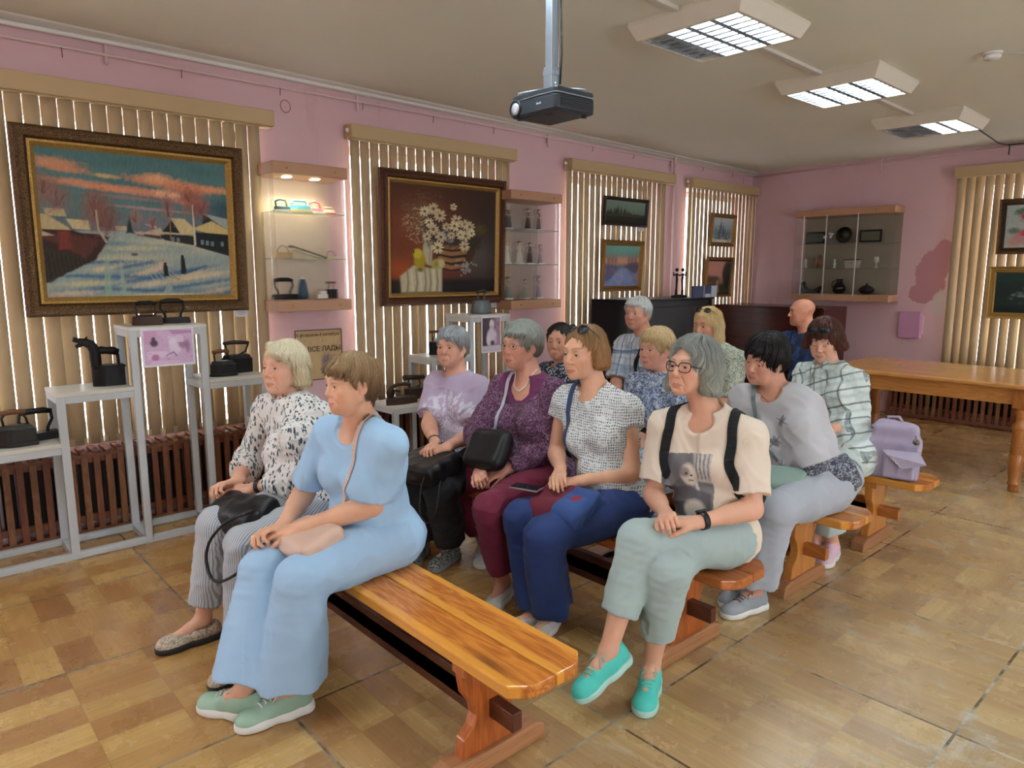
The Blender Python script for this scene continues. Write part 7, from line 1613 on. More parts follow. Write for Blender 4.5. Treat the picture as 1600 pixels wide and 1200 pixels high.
def band(p, sd, t, r, w, mat, name='wristwatch', th=.004, face=None):
    J = p.J; e, wr = J['el' + sd], J['wr' + sd]; c = lerp(e, wr, t); R = frame(wr - e, (0, 0, 1)); m = MB(); n = 24; vs = []
    for k in range(n):
        a = 6.283 * k / n; d = R[1] * math.cos(a) + (-R[0] if False else R[0] * 0) ; 
    z, x = nrm(wr - e), None; x = nrm(np.cross(z, V(0, 0, 1))); y = np.cross(x, z)
    for k in range(n):
        a = 6.283 * k / n; d = x * math.cos(a) + y * math.sin(a)
        for rr, q in ((r, -w / 2), (r + th, -w / 2), (r + th, w / 2), (r, w / 2)): vs.append(c + d * rr + z * q - p.o)
    fs = []
    for k in range(n):
        j = (k + 1) % n
        for q in range(4): fs.append((k * 4 + q, k * 4 + (q + 1) % 4, j * 4 + (q + 1) % 4, j * 4 + q))
    m.add(vs, fs, smooth=True); o = m.build(name, mat, p.root)
    if face: g = MB(); dd = nrm(V(0, 0, 1) * .8 + np.cross(z, V(0, 0, 1)) * .3); dd = nrm(dd - z * (dd @ z)); g.obox(c + dd * (r + th + .002) - p.o, z, np.cross(z, dd), dd, (.016, .015, .004)); g.build('watch_face', face, o, bevel=.003)
    return o
def earring(p, sg, mat, s=.004, drop=.008):
    m = MB(); c = p.hl(sg * .078 * p.hp.get('wide', 1.), -.004, -.047) - p.o; m.ball(c - V(0, 0, drop * .5), s, 8, sq=(1, 1, 1 + drop / s * .3)); return m.build('earring', mat, p.root)
def necklace(p, pts, r, mat, bead=True, n=44, name='necklace', F=None, off=.003):
    P, N = drape(F or p.F, pts, n, off); m = MB()
    if bead:
        for q in P: m.ball(q - p.o, r, 6)
    else: m.tube([q - p.o for q in P], r, 6)
    return m.build(name, mat, p.root, fix=False)
def lap_hands(p, T, over='L', curl=(.55, .75), lift=.012, palm=None, pals=None, side=.028):
    """both hands resting on one another at T"""
    J = p.J; out = []; un = 'R' if over == 'L' else 'L'; T = np.array(T, float)
    for sd, c, dz in ((un, curl[1], -.010), (over, curl[0], .020)):
        w = J['wr' + sd]; d = T + V(0, 0, dz) - w; fo = nrm(w - J['el' + sd]); dirn = nrm(nrm(d) * .8 + fo * .35)
        inn = nrm(J['wr' + ('L' if sd == 'R' else 'R')] - w); pl = V(0, 0, -1) + inn * (.55 if sd == un else .25)
        out.append(((sd, dirn, pl), dict(curl=c, thumb=.7, scale=.95)))
    return out
def bag(name, c, R, size, mat, label, cat='bag', folds=.005, seed=1, h=.006, rd=.03, extra=None, group=None):
    """soft bag, a rounded sagging box"""
    F = Field(lambda P: (-folds * (1 - np.abs(wob(P, 18., seed, 4)) * 1.5) * .8 + .3 * folds * wob(P, 40., seed + 1, 3)).astype(np.float32), amp=folds * 2)
    c = np.array(c, float); R = np.array(R); F.box(c, np.array(size) / 2, R, rd, .02); F.ell(c - R[2] * size[2] * .15, np.array(size) * (.46, .56, .36), R, .03)
    if extra: extra(F)
    Vt, Q = F.mesh(h); o = np.array([c[0], c[1], c[2] - size[2] / 2]); root = empty(name, tuple(o), label=label, cat=cat)
    b = quads('body', Vt, Q, mat, root, None, o); return root, b, F, o
# ------------------------------------------------------------------ the audience
M_SOLEW = plain('white_rubber', srgb(226, 226, 220), .5); M_SOLEB = plain('black_rubber_sole', srgb(24, 24, 26), .6); M_BLEA = plain('black_leather', (.008, .008, .010), .38, var=.2, scale=30, bump=.2, Specular_IOR_Level=.35)
M_GOLD = plain('gold', srgb(206, 168, 96), .25, 1.0); M_PEARL = plain('pearl', srgb(232, 222, 206), .2); M_WATCH = plain('watch_band', (.012, .012, .014), .4)
t = NT('tinted_lens'); M_LENSD = t.done((.02, .02, .022), .05); t = NT('clear_lens'); M_LENS = t.done((1, 1, 1), .02, Transmission_Weight=1., IOR=1.02, Alpha=.12)
M_FRD = plain('dark_spectacle_frame', srgb(34, 22, 24), .3); M_FRM = plain('metal_spectacle_frame', srgb(120, 110, 104), .3, .9)
def hands2(p, TR, TL, cR=.6, cL=.6, palR=None, palL=None, sc=.95):
    out = []
    for sd, T, c, pl in (('R', TR, cR, palR), ('L', TL, cL, palL)):
        w = p.J['wr' + sd]; dirn = nrm(nrm(V(*T) - w) * .85 + nrm(w - p.J['el' + sd]) * .3); inn = nrm(p.J['wr' + ('L' if sd == 'R' else 'R')] - w)
        out.append(((sd, dirn, V(0, 0, -1) + inn * .35 if pl is None else V(*pl)), dict(curl=c, thumb=.7, scale=sc)))
    return out
def ribs(p, P, name, mat, w, label=None, **k): return None

# --- front bench: woman with the blonde bob
p = Person('P1', JOINTS['P1'], 'woman with blonde bob in white leaf-print blouse holding a black bag, front bench', dict(scale=0.97, theta=44, pitch=3, age=.9, fat=.8, wide=1.03, nose=1.08, girth=1.05, smile=-.3, brow=(176, 146, 112), hairline=.058, fringe=.056, sweep=-1.2, lift=.05, off=(0, 0, 0), iris=(90, 110, 120)), (216, 170, 148), .0032)
p.build_body(hands=hands2(p, (-3.04, 1.02, .63), (-3.03, 1.01, .61), .8, .75))
p.hair('bob', (228, 218, 190), (212, 194, 156), vol=.012, seed=4, back=.95, fringe=True, streak=.16)
top(p, fab('leaf_print', leafy(srgb(228, 226, 222), (srgb(70, 86, 92), srgb(104, 116, 122), srgb(56, 70, 78)), 64, .35, 3.0)), t=.012, sl=(1.55, .012), neck=('v', .10, .070), hem=-.05, seed=1, amp=.007, puff=.012, name='blouse', bust=1.15, belly=1.1)
trousers(p, fab('grey_stripe', lambda t, c: t.mix(t.ramp(t.math('ABSOLUTE', t.math('SUBTRACT', t.math('FRACT', t.math('MULTIPLY', t.math('ADD', t.xyz(c)[0], t.math('MULTIPLY', t.xyz(c)[1], .35)), 110.)), .5)), [(.22, 1.), (.3, 0.)]), srgb(146, 150, 156), srgb(196, 200, 206))), t=.010, upto=1.84, sk=(.062, .052), amp=.005)
M_SNAKE = fab('snake_leather', squiggle(srgb(206, 190, 166), srgb(96, 82, 70), 90, .03), .4, .3)
for sd in 'RL': shoe(p, sd, M_SNAKE, M_SOLEB, 'flat', None, sole_h=.026)
band(p, 'L', .84, .031, .020, M_WATCH, 'fitness_band'); earring(p, 1, M_GOLD, .0035); necklace(p, [p.tloc(-.05, .06, -.0, t=1.), p.tloc(0, .12, -.10, t=1.), p.tloc(.05, .06, -.0, t=1.)], .0022, plain('dark_cord', srgb(70, 30, 26), .5), False)
R = np.array([nrm(V(.95, .25, .0)), nrm(V(-.25, .9, .35)), nrm(V(0, -.35, .93))])
rt, b, F, o = bag('shoulder_bag', (-2.83, 1.05, .535), R, (.32, .16, .13), M_BLEA, 'black leather bag in the lap of the blonde woman on the front bench', folds=.009, seed=3, h=.005, rd=.04)
m = MB(); m.tube([q - o for q in smooth((((-2.66, 1.02, .60), (-2.69, .92, .57), (-2.73, .87, .50), (-2.76, .86, .42), (-2.72, .86, .345), (-2.62, .86, .36), (-2.52, .90, .42), (-2.50, 1.0, .52))))], .0065, 6); m.build('strap', M_BLEA, rt, fix=False)

# --- front bench: woman in light blue
p = Person('P2', JOINTS['P2'], 'woman in a light blue top and wide light blue trousers on the nearest bench', dict(scale=0.91, theta=62, pitch=-2, age=.75, fat=.75, wide=1.05, nose=.98, girth=1.05, smile=.9, eyes=.7, brow=(120, 92, 70), hairline=.055, fringe=.044, sweep=-.5, nape=.05, off=(.0, 0, 0.004)), (216, 170, 144), .003)
p.build_body(hands=hands2(p, (-2.385, .93, .625), (-2.40, .945, .605), .8, .85))
p.hair('short', (166, 138, 102), (108, 76, 52), vol=.012, seed=5, streak=.42, amp=.003, strands=3500)
C_LB = srgb(164, 200, 232)
top(p, fab('light_blue_jersey', C_LB), t=.012, sl=(.84, .010), neck=('scoop', .050, .078), hem=-.085, seed=6, amp=.005, fr=11., name='tshirt', bust=.9, belly=1.1, hip=.016)
trousers(p, fab('light_blue_crepe', srgb(160, 192, 222)), t=.014, upto=1.90, flare=.120, th=(.094, .070), amp=.004, ripple=.005, fr=9.)
M_MINT = fab('mint_leather', srgb(150, 182, 160), .5, .15)
for sd in 'RL': shoe(p, sd, M_MINT, M_SOLEW, 'sneaker', sole_h=.036, s=1.02)
earring(p, 1, M_GOLD, .004); 
R = np.array([nrm(V(1, .1, .0)), nrm(V(-.1, .9, .25)), nrm(V(0, -.25, .95))])
M_BEI = fab('beige_leather', srgb(214, 180, 160), .5, .12)
rt, b, F, o = bag('crossbody_bag', (-2.27, 1.06, .594), R, (.23, .17, .06), M_BEI, 'small beige bag under the hands of the woman in light blue', folds=.003, seed=2, h=.004, rd=.02)
P, N = drape(p.topF, [p.J['shL'] * .45 + p.J['nk'] * .55 + V(0, .05, .05), p.J['shL'] * .45 + p.J['nk'] * .55 + V(0, -.02, .07), p.tloc(.06, .16, .0, t=.7), p.tloc(.0, .2, .0, t=.45), p.tloc(-.0, .2, .03, t=.2), V(-2.24, 1.13, .61)], 40, .003)
strap('strap', P, N, .014, M_BEI, rt, o)
bk = MB(); bk.obox(P[6] + N[6] * .004 - o, N[6], nrm(P[7] - P[5]), np.cross(N[6], nrm(P[7] - P[5])), (.003, .014, .010)); bk.build('buckle', M_FRM, rt)

# --- second bench, far end: woman in lilac
p = Person('P3', JOINTS['P3'], 'woman with short grey hair in a lilac top with white leaf burst', dict(scale=0.91, theta=28, pitch=2, age=1.1, fat=.9, wide=1.08, nose=1.1, girth=1.02, smile=-.9, brow=(130, 110, 96), hairline=.060, fringe=.048, sweep=-.9, browk=.5), (208, 158, 138), .004)
p.build_body(hands=hands2(p, (-2.87, 1.99, .66), (-2.97, 2.02, .64), .7, .6))
p.hair('short', (166, 170, 172), (140, 130, 116), vol=.016, seed=8, streak=.26)
cen = p.tloc(.0, .12, .0, t=.34)
def burst(t, c):
    v = t.vmath('SUBTRACT', c, tuple(cen - p.o)); d = t.vmath('LENGTH', v, out=1); a = t.n.new('ShaderNodeMath'); a.operation = 'ARCTAN2'
    sx = t.vmath('DOT_PRODUCT', v, tuple(p.sd), out=1); sz = t.vmath('DOT_PRODUCT', v, tuple(p.up), out=1); t.set(a.inputs[0], sx); t.set(a.inputs[1], sz)
    q = t.comb(t.math('MULTIPLY', a.outputs[0], 8.), t.math('MULTIPLY', t.math('LOGARITHM', d, 2.718), 5.5), 0.); m = t.ramp(t.voro(q, 1.), [(.46, 1.), (.54, 0.)])
    k = t.math('MULTIPLY', m, t.ramp(t.math('ADD', d, t.math('MULTIPLY', t.math('SUBTRACT', t.noise(c, 30, 2), .5), .05)), [(.20, 1.), (.23, 0.)])); k = t.math('MULTIPLY', k, t.math('GREATER_THAN', t.vmath('DOT_PRODUCT', v, tuple(p.fw), out=1), -.12))
    return t.mix(k, srgb(184, 166, 190), srgb(216, 212, 226))
M_LIL = fab('lilac_jersey', burst)
top(p, M_LIL, t=.012, sl=(.78, .018), neck=('crew', .05, .088), hem=-.05, seed=9, amp=.005, name='tshirt', bust=1.05)
M_BLKC = fab('black_cloth', (.006, .006, .008), .9)
trousers(p, M_BLKC, t=.014, upto=1.92, sk=(.072, .066), amp=.005)
M_SHB = fab('patterned_black_canvas', squiggle(srgb(28, 28, 30), srgb(150, 156, 148), 70, .04), .6)
for sd in 'RL': shoe(p, sd, M_SHB, plain('grey_rubber', srgb(120, 120, 118), .6), 'sneaker', None)
band(p, 'R', .86, .029, .008, M_WATCH, 'bracelet', .003); earring(p, 1, M_GOLD, .004, .016)
R = np.array([nrm(V(1, .15, .0)), nrm(V(-.15, .95, .2)), nrm(V(0, -.2, .97))])
rt, b, F, o = bag('handbag', (-2.86, 1.99, .56), R, (.30, .24, .10), M_BLEA, 'large black handbag on the lap of the woman in lilac', folds=.006, seed=5, h=.006, rd=.03)
m = MB(); m.tube([q - o for q in smooth((((-2.74, 1.9, .57), (-2.70, 1.84, .50), (-2.69, 1.82, .40), (-2.64, 1.83, .34), (-2.60, 1.86, .42), (-2.66, 1.93, .54))))], .005, 6); m.build('strap', M_BLEA, rt, fix=False)

# --- second bench: woman in plum
p = Person('P4', JOINTS['P4'], 'woman in thin glasses and plum patterned blouse with pearls, holding a black bag', dict(scale=0.95, theta=43, pitch=1, age=.9, fat=1., wide=1.08, nose=1.12, girth=1.12, smile=-.5, brow=(110, 96, 84), lips=(150, 60, 66), hairline=.062, fringe=.052, sweep=-.7), (206, 154, 136), .0038)
p.build_body(hands=hands2(p, (-2.43, 1.985, .605), (-2.45, 2.02, .585), .85, .9))
p.hair('short', (160, 166, 158), (120, 104, 90), vol=.02, seed=10, streak=.3, amp=.003)
sdv, upv, nko = p.sd.copy(), p.up.copy(), p.J['nk'] - p.o
def plum(t, c):
    base = squiggle(srgb(74, 34, 62), srgb(158, 122, 152), 46, .020, 2.2)(t, c); v = t.vmath('SUBTRACT', c, tuple(nko + p.fw * .06 - upv * .0)); d = t.vmath('LENGTH', v, out=1)
    return t.mix(t.ramp(d, [(.128, 1.), (.132, 0.)]), base, srgb(104, 40, 82))
top(p, fab('plum_print', plum), t=.010, sl=(1.86, .010), neck=('scoop', .085, .086), hem=-.07, seed=4, amp=.006, name='blouse', bust=1.1, belly=1.1)
trousers(p, fab('burgundy_cloth', srgb(112, 26, 54)), t=.013, upto=1.80, sk=(.066, .054), amp=.005)
for sd in 'RL': shoe(p, sd, fab('white_canvas_' + sd, srgb(210, 208, 204)), M_SOLEW, 'flat', None)
glasses(p, M_FRM, .021, .0135, 'oval', r=.0010, lens=M_LENS); earring(p, 1, M_PEARL, .0045)
necklace(p, [p.tloc(-.060, -.0, .035, t=1.), p.tloc(-.062, .06, .005, t=1.), p.tloc(-.048, .10, -.03, t=1.), p.tloc(.0, .13, -.052, t=1.), p.tloc(.048, .10, -.03, t=1.), p.tloc(.062, .06, .005, t=1.), p.tloc(.065, -.0, .035, t=1.)], .0042, M_PEARL, True, 50, 'pearl_necklace')
R = np.array([nrm(V(1, .1, .05)), nrm(V(-.1, .55, .8)), nrm(V(0, -.8, .55))])
rt, b, F, o = bag('shoulder_bag', (-2.49, 2.085, .70), R, (.25, .19, .085), M_BLEA, 'rounded black bag held against the plum blouse', folds=.003, seed=7, h=.005, rd=.042)
m = MB(); g_ = [(-.10, .02), (-.09, .07), (-.04, .098), (.04, .098), (.09, .07), (.10, .02)]; m.tube([V(-2.49, 2.085, .70) + R[0] * a + R[1] * bb - R[2] * .047 - o for a, bb in g_], .003, 6); m.build('zip', M_FRD, rt, fix=False)
P, N = drape(p.topF, [p.J['nk'] * .5 + p.J['shR'] * .5 + V(0, .04, .04), p.J['nk'] * .5 + p.J['shR'] * .5 + V(0, -.03, .05), p.tloc(-.08, .15, 0, t=.7), p.tloc(-.10, .17, 0, t=.5), V(-2.59, 2.10, .76)], 34, .003); strap('strap', P, N, .018, fab('print_strap', squiggle(srgb(60, 64, 86), srgb(190, 194, 206), 60, .2)), rt, o)

# --- second bench: woman with sunglasses on her hair
p = Person('P5', JOINTS['P5'], 'auburn-haired woman in a white crosshatched top with sunglasses on her head', dict(scale=1, theta=40, pitch=-1, age=.45, fat=.3, wide=.98, nose=1.08, girth=0.94, smile=.3, open=1.12, lift=.022, brow=(136, 104, 84), hairline=.074, fringe=.05, off=(0, 0, -.005)), (222, 176, 150), .0032)
p.build_body(hands=hands2(p, (-2.02, 2.07, .66), (-2.15, 2.10, .625), .4, .7))
p.hair('bob', (150, 116, 78), (170, 122, 76), vol=.012, seed=12, back=.66, fringe=False, streak=.24)
top(p, fab('crosshatch_weave', hatch(srgb(222, 224, 222), srgb(92, 104, 118), 88)), t=.010, sl=(.32, .012), neck=('scoop', .040, .082), hem=-.06, seed=2, amp=.004, name='blouse', bust=1.0)
trousers(p, fab('navy_cloth', srgb(32, 54, 108)), t=.013, upto=1.93, flare=.100, th=(.090, .068), amp=.005, ripple=.006, fr=10.)
for sd in 'RL': shoe(p, sd, fab('white_shoe_' + sd, srgb(206, 206, 204)), M_SOLEW, 'flat', None)
glasses(p, M_FRD, .026, .021, 'round', True, .0016, M_LENSD, tilt=35)
R = np.array([nrm(V(1, .0, .05)), nrm(V(0, .9, .3)), nrm(V(-.05, -.3, .95))])
MRB = fab('red_blue_cloth', lambda t, c: t.mix(t.math('GREATER_THAN', t.math('ADD', t.xyz(c)[0], t.math('MULTIPLY', t.math('SUBTRACT', t.noise(c, 7, 2), .5), .03)), .02), srgb(108, 24, 44), t.mix(t.ramp(t.vmath('LENGTH', t.vmath('SUBTRACT', c, (.085, -.02, .11)), out=1), [(.022, 1.), (.026, 0.)]), srgb(48, 76, 134), srgb(150, 30, 50))))
rt, b, F, o = bag('cloth_bag', (-1.985, 2.085, .545), R, (.30, .20, .11), MRB, 'soft dark red and blue cloth bag in the lap of the auburn-haired woman', folds=.010, seed=9, h=.005, rd=.035)
P, N = drape(p.topF, [p.J['nk'] * .45 + p.J['shR'] * .55 + V(0, .04, .04), p.J['nk'] * .45 + p.J['shR'] * .55 + V(0, -.03, .05), p.tloc(-.11, .12, 0, t=.72), p.tloc(-.14, .12, 0, t=.5), p.tloc(-.14, .13, 0, t=.22), V(-2.08, 2.14, .60)], 34, .003); strap('strap', P, N, .022, fab('navy_strap', srgb(52, 70, 106)), rt, o)
root = empty('mobile_phone', (-2.165, 2.03, .595), 1.9, label='thin grey mobile phone held by the auburn-haired woman', cat='phone'); m = MB(); m.box((-.036, -.07, 0), (.036, .07, .008)); m.build('case', plain('phone_case', srgb(150, 146, 140), .3, .3), root, bevel=.004); m = MB(); m.box((-.033, -.066, .008), (.033, .066, .0086)); m.build('screen', plain('phone_screen', (.01, .01, .012), .08), root)

# --- second bench, near end: woman with long grey hair
p = Person('P6', JOINTS['P6'], 'woman with long grey hair, dark glasses and cream photo-print tshirt, legs crossed', dict(scale=0.95, theta=37, pitch=7, age=1.1, fat=.25, wide=.98, nose=1.12, girth=0.90, smile=-.7, brow=(120, 104, 92), hairline=.078, open=1.12, lift=.02, off=(0, 0, .004), iris=(70, 60, 50)), (216, 170, 148), .0028)
p.build_body(hands=hands2(p, (-1.40, 1.98, .690), (-1.43, 2.02, .655), .85, .8))
p.hair('bob', (162, 168, 164), (176, 178, 166), vol=.022, seed=13, back=1.12, fringe=False, streak=.22, amp=.0035, strands=5200, slen=.07)
A = Art(80, 90, (128, 126, 128)); A.put(np.clip(vn(A.u, A.v, 8, 9, 4), 0, 1) * .4, (96, 94, 98)); A.poly([(.58, 1), (1, 1), (1, .55), (.66, .58)], (206, 200, 192), .9, .02)
for k in range(4): A.line([(.66 + .09 * k, .98), (.70 + .085 * k, .62)], .016, (92, 90, 96), .8)
A.ell(.42, .82, .22, .20, (110, 106, 108), .3); A.ell(.30, .68, .12, .3, (100, 98, 102), .3, .8, .5); A.ell(.52, .66, .15, .18, (226, 214, 202), .2); A.ell(.44, .72, .10, .08, (120, 114, 114), .3, .8); A.ell(.56, .66, .03, .012, (60, 58, 60)); A.ell(.47, .69, .03, .012, (60, 58, 60)); A.line([(.50, .58), (.58, .57)], .008, (90, 70, 70)); A.line([(.62, .60), (.74, .36)], .03, (214, 202, 190), .9)
A.poly([(.02, .42), (.5, .50), (.95, .38), (.96, .02), (.05, .0)], (88, 86, 92), .95, .02); A.ell(.62, .14, .22, .16, (206, 194, 182), .2, .95); A.poly([(0, 1), (.22, 1), (.10, .6), (0, .5)], (86, 86, 92), .8, .03)
pc = p.tloc(-.035, .1, 0, t=.44); sdv6, up6, fw6 = p.sd.copy(), p.up.copy(), p.fw.copy()
def print6(P):
    q = P - pc; a = (q @ sdv6) / .190 + .5; b = (q @ up6) / .245 + .5; ins = (a > 0) & (a < 1) & (b > 0) & (b < 1) & (q @ fw6 > -.03)
    c = np.tile(rgb(232, 216, 198), (len(P), 1)); ia, ib = np.clip(a * 79, 0, 79).astype(int), np.clip(b * 89, 0, 89).astype(int); c[ins] = A.c[ib[ins], ia[ins]]; return c
top(p, fab('cream_jersey', f_attr), t=.012, sl=(.80, .014), neck=('scoop', .058, .074), hem=-.10, seed=7, amp=.005, fr=12., name='tshirt', bust=.85, belly=.8, col=print6, h=.0036)
trousers(p, fab('sage_cotton', srgb(166, 184, 182)), t=.011, upto=1.66, sk=(.060, .052), amp=.004)
M_TEAL = fab('teal_mesh', srgb(74, 202, 190), .6, .2)
M_SOLET = plain('pale_teal_rubber', srgb(176, 218, 208), .5); M_LT = plain('teal_lace', srgb(110, 206, 192), .7)
shoe(p, 'R', M_TEAL, M_SOLET, 'sneaker', M_LT, sole_h=.028); k_ = nrm(p.J['knL'] - p.J['anL']); ft = nrm(p.J['toL'] - p.J['anL']); tl = nrm(np.cross(np.cross(ft, V(0, 0, 1)), ft)); shoe(p, 'L', M_TEAL, M_SOLET, 'sneaker', M_LT, tilt=nrm(tl * (1 if tl[2] > 0 else -1) * math.cos(.32) - ft * math.sin(.32)), sole_h=.028)
glasses(p, M_FRD, .0265, .0195, 'cat', r=.0021, lens=M_LENS); band(p, 'L', .88, .029, .022, M_WATCH, face=M_WATCH); earring(p, 1, M_GOLD, .004)
root = empty('backpack', tuple(p.tloc(0, -.17, -.02, t=.2)), label='black backpack worn by the woman with long grey hair', cat='backpack'); o = np.array(root.location)
F = Field(); F.box(p.tloc(0, -.185, 0, t=.50), (.13, .05, .17), np.array([p.sd, p.fw, p.up]), .04, .02); Vt, Q = F.mesh(.008); quads('bag_body', Vt, Q, M_BLKC, root, None, o)
for sg, sh in ((-1, 'shR'), (1, 'shL')):
    P, N = drape(p.topF, [p.tloc(sg * .10, -.13, 0, t=.75), lerp(p.J['nk'], p.J[sh], .68) + V(0, .06, .05), lerp(p.J['nk'], p.J[sh], .70) + V(0, 0, .07), p.tloc(sg * .125, .10, 0, t=.80), p.tloc(sg * .135, .12, 0, t=.60), p.tloc(sg * .15, .08, 0, t=.42), p.tloc(sg * .14, -.10, 0, t=.3)], 44, .003); strap('strap', P, N, .036, M_BLKC, root, o, .004)

# --- third bench
p = Person('P7', JOINTS['P7'], 'woman with short black hair in a navy dotted top, behind the plum blouse', dict(scale=0.98, theta=22, age=.8, fat=.8, wide=1.05, girth=1.0, smile=-.4, brow=(50, 38, 32), hairline=.070, fringe=.056), (206, 156, 134), .005)
p.build_body(hands=hands2(p, (-3.12, 2.98, .60), (-3.10, 2.96, .60)))
p.hair('short', (26, 18, 18), vol=.010, seed=15, fringe=False, streak=.2, strands=1500)
top(p, fab('navy_dots', leafy(srgb(26, 34, 52), (srgb(170, 178, 186), srgb(100, 120, 140), srgb(190, 196, 196)), 60, .6, 1.3)), t=.013, sl=(1.5, .012), neck=('v', .08, .076), seed=3, name='blouse')
trousers(p, M_BLKC, upto=1.9)
for sd in 'RL': shoe(p, sd, M_BLKC, M_SOLEB, 'flat', None)
m = MB(); m.tube([p.hl(.085 * math.cos(a), .02 + .0 * a, .045 + .068 * math.sin(a)) - p.o for a in np.linspace(.25, math.pi - .25, 16)], .004, 6); m.build('hair_band', M_FRD, p.root, fix=False)

p = Person('P9', JOINTS['P9'], 'woman with short fair hair in a blue and white mottled dress', dict(scale=0.95, theta=40, age=.9, fat=1., wide=1.1, nose=1.05, girth=1.1, smile=-.1, brow=(170, 140, 110), hairline=.058, fringe=.05, sweep=-.5), (216, 164, 146), .0045)
p.build_body(hands=hands2(p, (-2.3, 2.96, .60), (-2.28, 2.95, .60)))
p.hair('short', (206, 180, 134), (186, 156, 112), vol=.022, seed=16, streak=.2, amp=.003, strands=2000)
M_BWD = fab('blue_white_print', squiggle(srgb(196, 204, 214), srgb(62, 88, 132), 50, .05, 1.8))
top(p, M_BWD, t=.016, sl=(.95, .02), neck=('v', .12, .076), hem=-.06, seed=5, name='dress_top', bust=1.15, belly=1.2, lap=.3)
trousers(p, M_BWD, t=.03, upto=1.6, flare=.12, th=(.10, .09), name='dress_skirt', ripple=.006)
for sd in 'RL': shoe(p, sd, M_BEI, M_SOLEB, 'flat', None)

p = Person('P10', JOINTS['P10'], 'woman with short black hair in a pale grey dragonfly top, head tilted', dict(scale=0.99, theta=36, pitch=-10, roll=12, age=.9, fat=1., wide=1.1, nose=1.08, girth=1.14, smile=-.1, eyes=.5, brow=(60, 44, 38), lips=(170, 84, 84), hairline=.056, fringe=.042, sweep=-.4, off=(0, -.01, 0)), (214, 164, 144), .0038)
p.build_body(hands=hands2(p, (-1.69, 3.0, .565), (-1.72, 3.07, .56), .6, .7))
p.hair('short', (30, 24, 26), (22, 18, 18), vol=.024, seed=17, streak=.45, amp=.0045, strands=4000, slen=.045)
oo = p.o; cA, cB, cC = [p.tloc(*q) - oo for q in ((-.02, .18, .0), (.035, .16, .07), (-.01, .2, -.12))]; hemc = p.tloc(.12, .0, -.02) - oo
def dragon(t, c):
    col = t.mix(t.noise(c, 6, 2), srgb(190, 188, 196), srgb(206, 208, 212)); ink = srgb(96, 96, 104)
    for ce, rot in ((p.tloc(-.02, .14, .0, t=.5), .5), (p.tloc(.05, .13, .08, t=.5), -.6), (p.tloc(-.03, .15, -.10, t=.45), 1.2)):
        v = t.vmath('SUBTRACT', c, tuple(ce - oo)); sx = t.vmath('DOT_PRODUCT', v, tuple(p.sd), out=1); sz = t.vmath('DOT_PRODUCT', v, tuple(p.up), out=1); front = t.math('GREATER_THAN', t.vmath('DOT_PRODUCT', v, tuple(p.fw), out=1), -.12)
        for an, ln, w, off in ((rot, .048, .0045, 0.), (rot + 1.1, .034, .008, .004), (rot + 1.9, .034, .008, .004), (rot + 1.35, .026, .006, -.01), (rot + 1.7, .028, .006, -.01)):
            a = t.math('ADD', t.math('MULTIPLY', sx, math.cos(an)), t.math('MULTIPLY', sz, math.sin(an))); b = t.math('ADD', t.math('SUBTRACT', t.math('MULTIPLY', sz, math.cos(an)), t.math('MULTIPLY', sx, math.sin(an))), off)
            d = t.math('ADD', t.math('POWER', t.math('ABSOLUTE', t.math('DIVIDE', a, ln)), 2.), t.math('POWER', t.math('ABSOLUTE', t.math('DIVIDE', b, w)), 2.)); col = t.mix(t.math('MULTIPLY', t.math('MULTIPLY', t.ramp(d, [(.6, .8), (1., 0.)]), front), .85), col, ink)
    hz = t.vmath('DOT_PRODUCT', t.vmath('SUBTRACT', c, tuple(p.J['pel'] - oo)), tuple(p.up), out=1); sc = t.mix(t.ramp(t.noise(c, 60, 3, .6, 1.5), [(.50, 0.), (.60, 1.)]), srgb(66, 70, 84), srgb(170, 176, 186))
    return t.mix(t.ramp(hz, [(.085, 1.), (.09, 0.)]), col, sc)
top(p, fab('dragonfly_jersey', dragon), t=.013, sl=(1.25, .016), neck=('scoop', .05, .090), hem=-.085, seed=11, amp=.007, fr=11., name='tunic', bust=1.15, belly=1.2)
trousers(p, fab('pale_grey_cloth', srgb(176, 182, 192)), t=.016, upto=1.90, flare=.088, amp=.005, ripple=.004)
M_GRS = fab('grey_mesh', srgb(150, 158, 164), .6)
for sd in 'RL': shoe(p, sd, M_GRS, M_SOLEW, 'sneaker', plain('grey_lace' + sd, srgb(110, 114, 120), .7))
earring(p, 1, plain('amber', srgb(96, 60, 40), .3), .006, .014); necklace(p, [p.tloc(-.06, .05, -.0, t=1.), p.tloc(0, .13, -.06, t=1.), p.tloc(.06, .05, -.0, t=1.)], .0012, M_GOLD, False)
R = np.array([nrm(V(1, .1, 0)), nrm(V(-.1, .8, .5)), nrm(V(0, -.5, .8))]); M_SG = fab('sage_leather', srgb(142, 168, 156), .5, .15)
rt, b, F, o = bag('crossbody_bag', (-1.52, 3.04, .585), R, (.20, .13, .035), M_SG, 'flat sage green bag in the lap of the black-haired woman', folds=.003, seed=4, h=.005, rd=.02)
P, N = drape(p.topF, [p.J['nk'] * .4 + p.J['shR'] * .6 + V(0, .04, .05), p.J['nk'] * .4 + p.J['shR'] * .6 + V(0, -.03, .06), p.tloc(-.10, .16, 0, t=.72), p.tloc(-.08, .2, 0, t=.45), V(-1.60, 3.10, .63)], 30, .003); strap('strap', P, N, .020, fab('grey_strap', srgb(120, 136, 140)), rt, o)

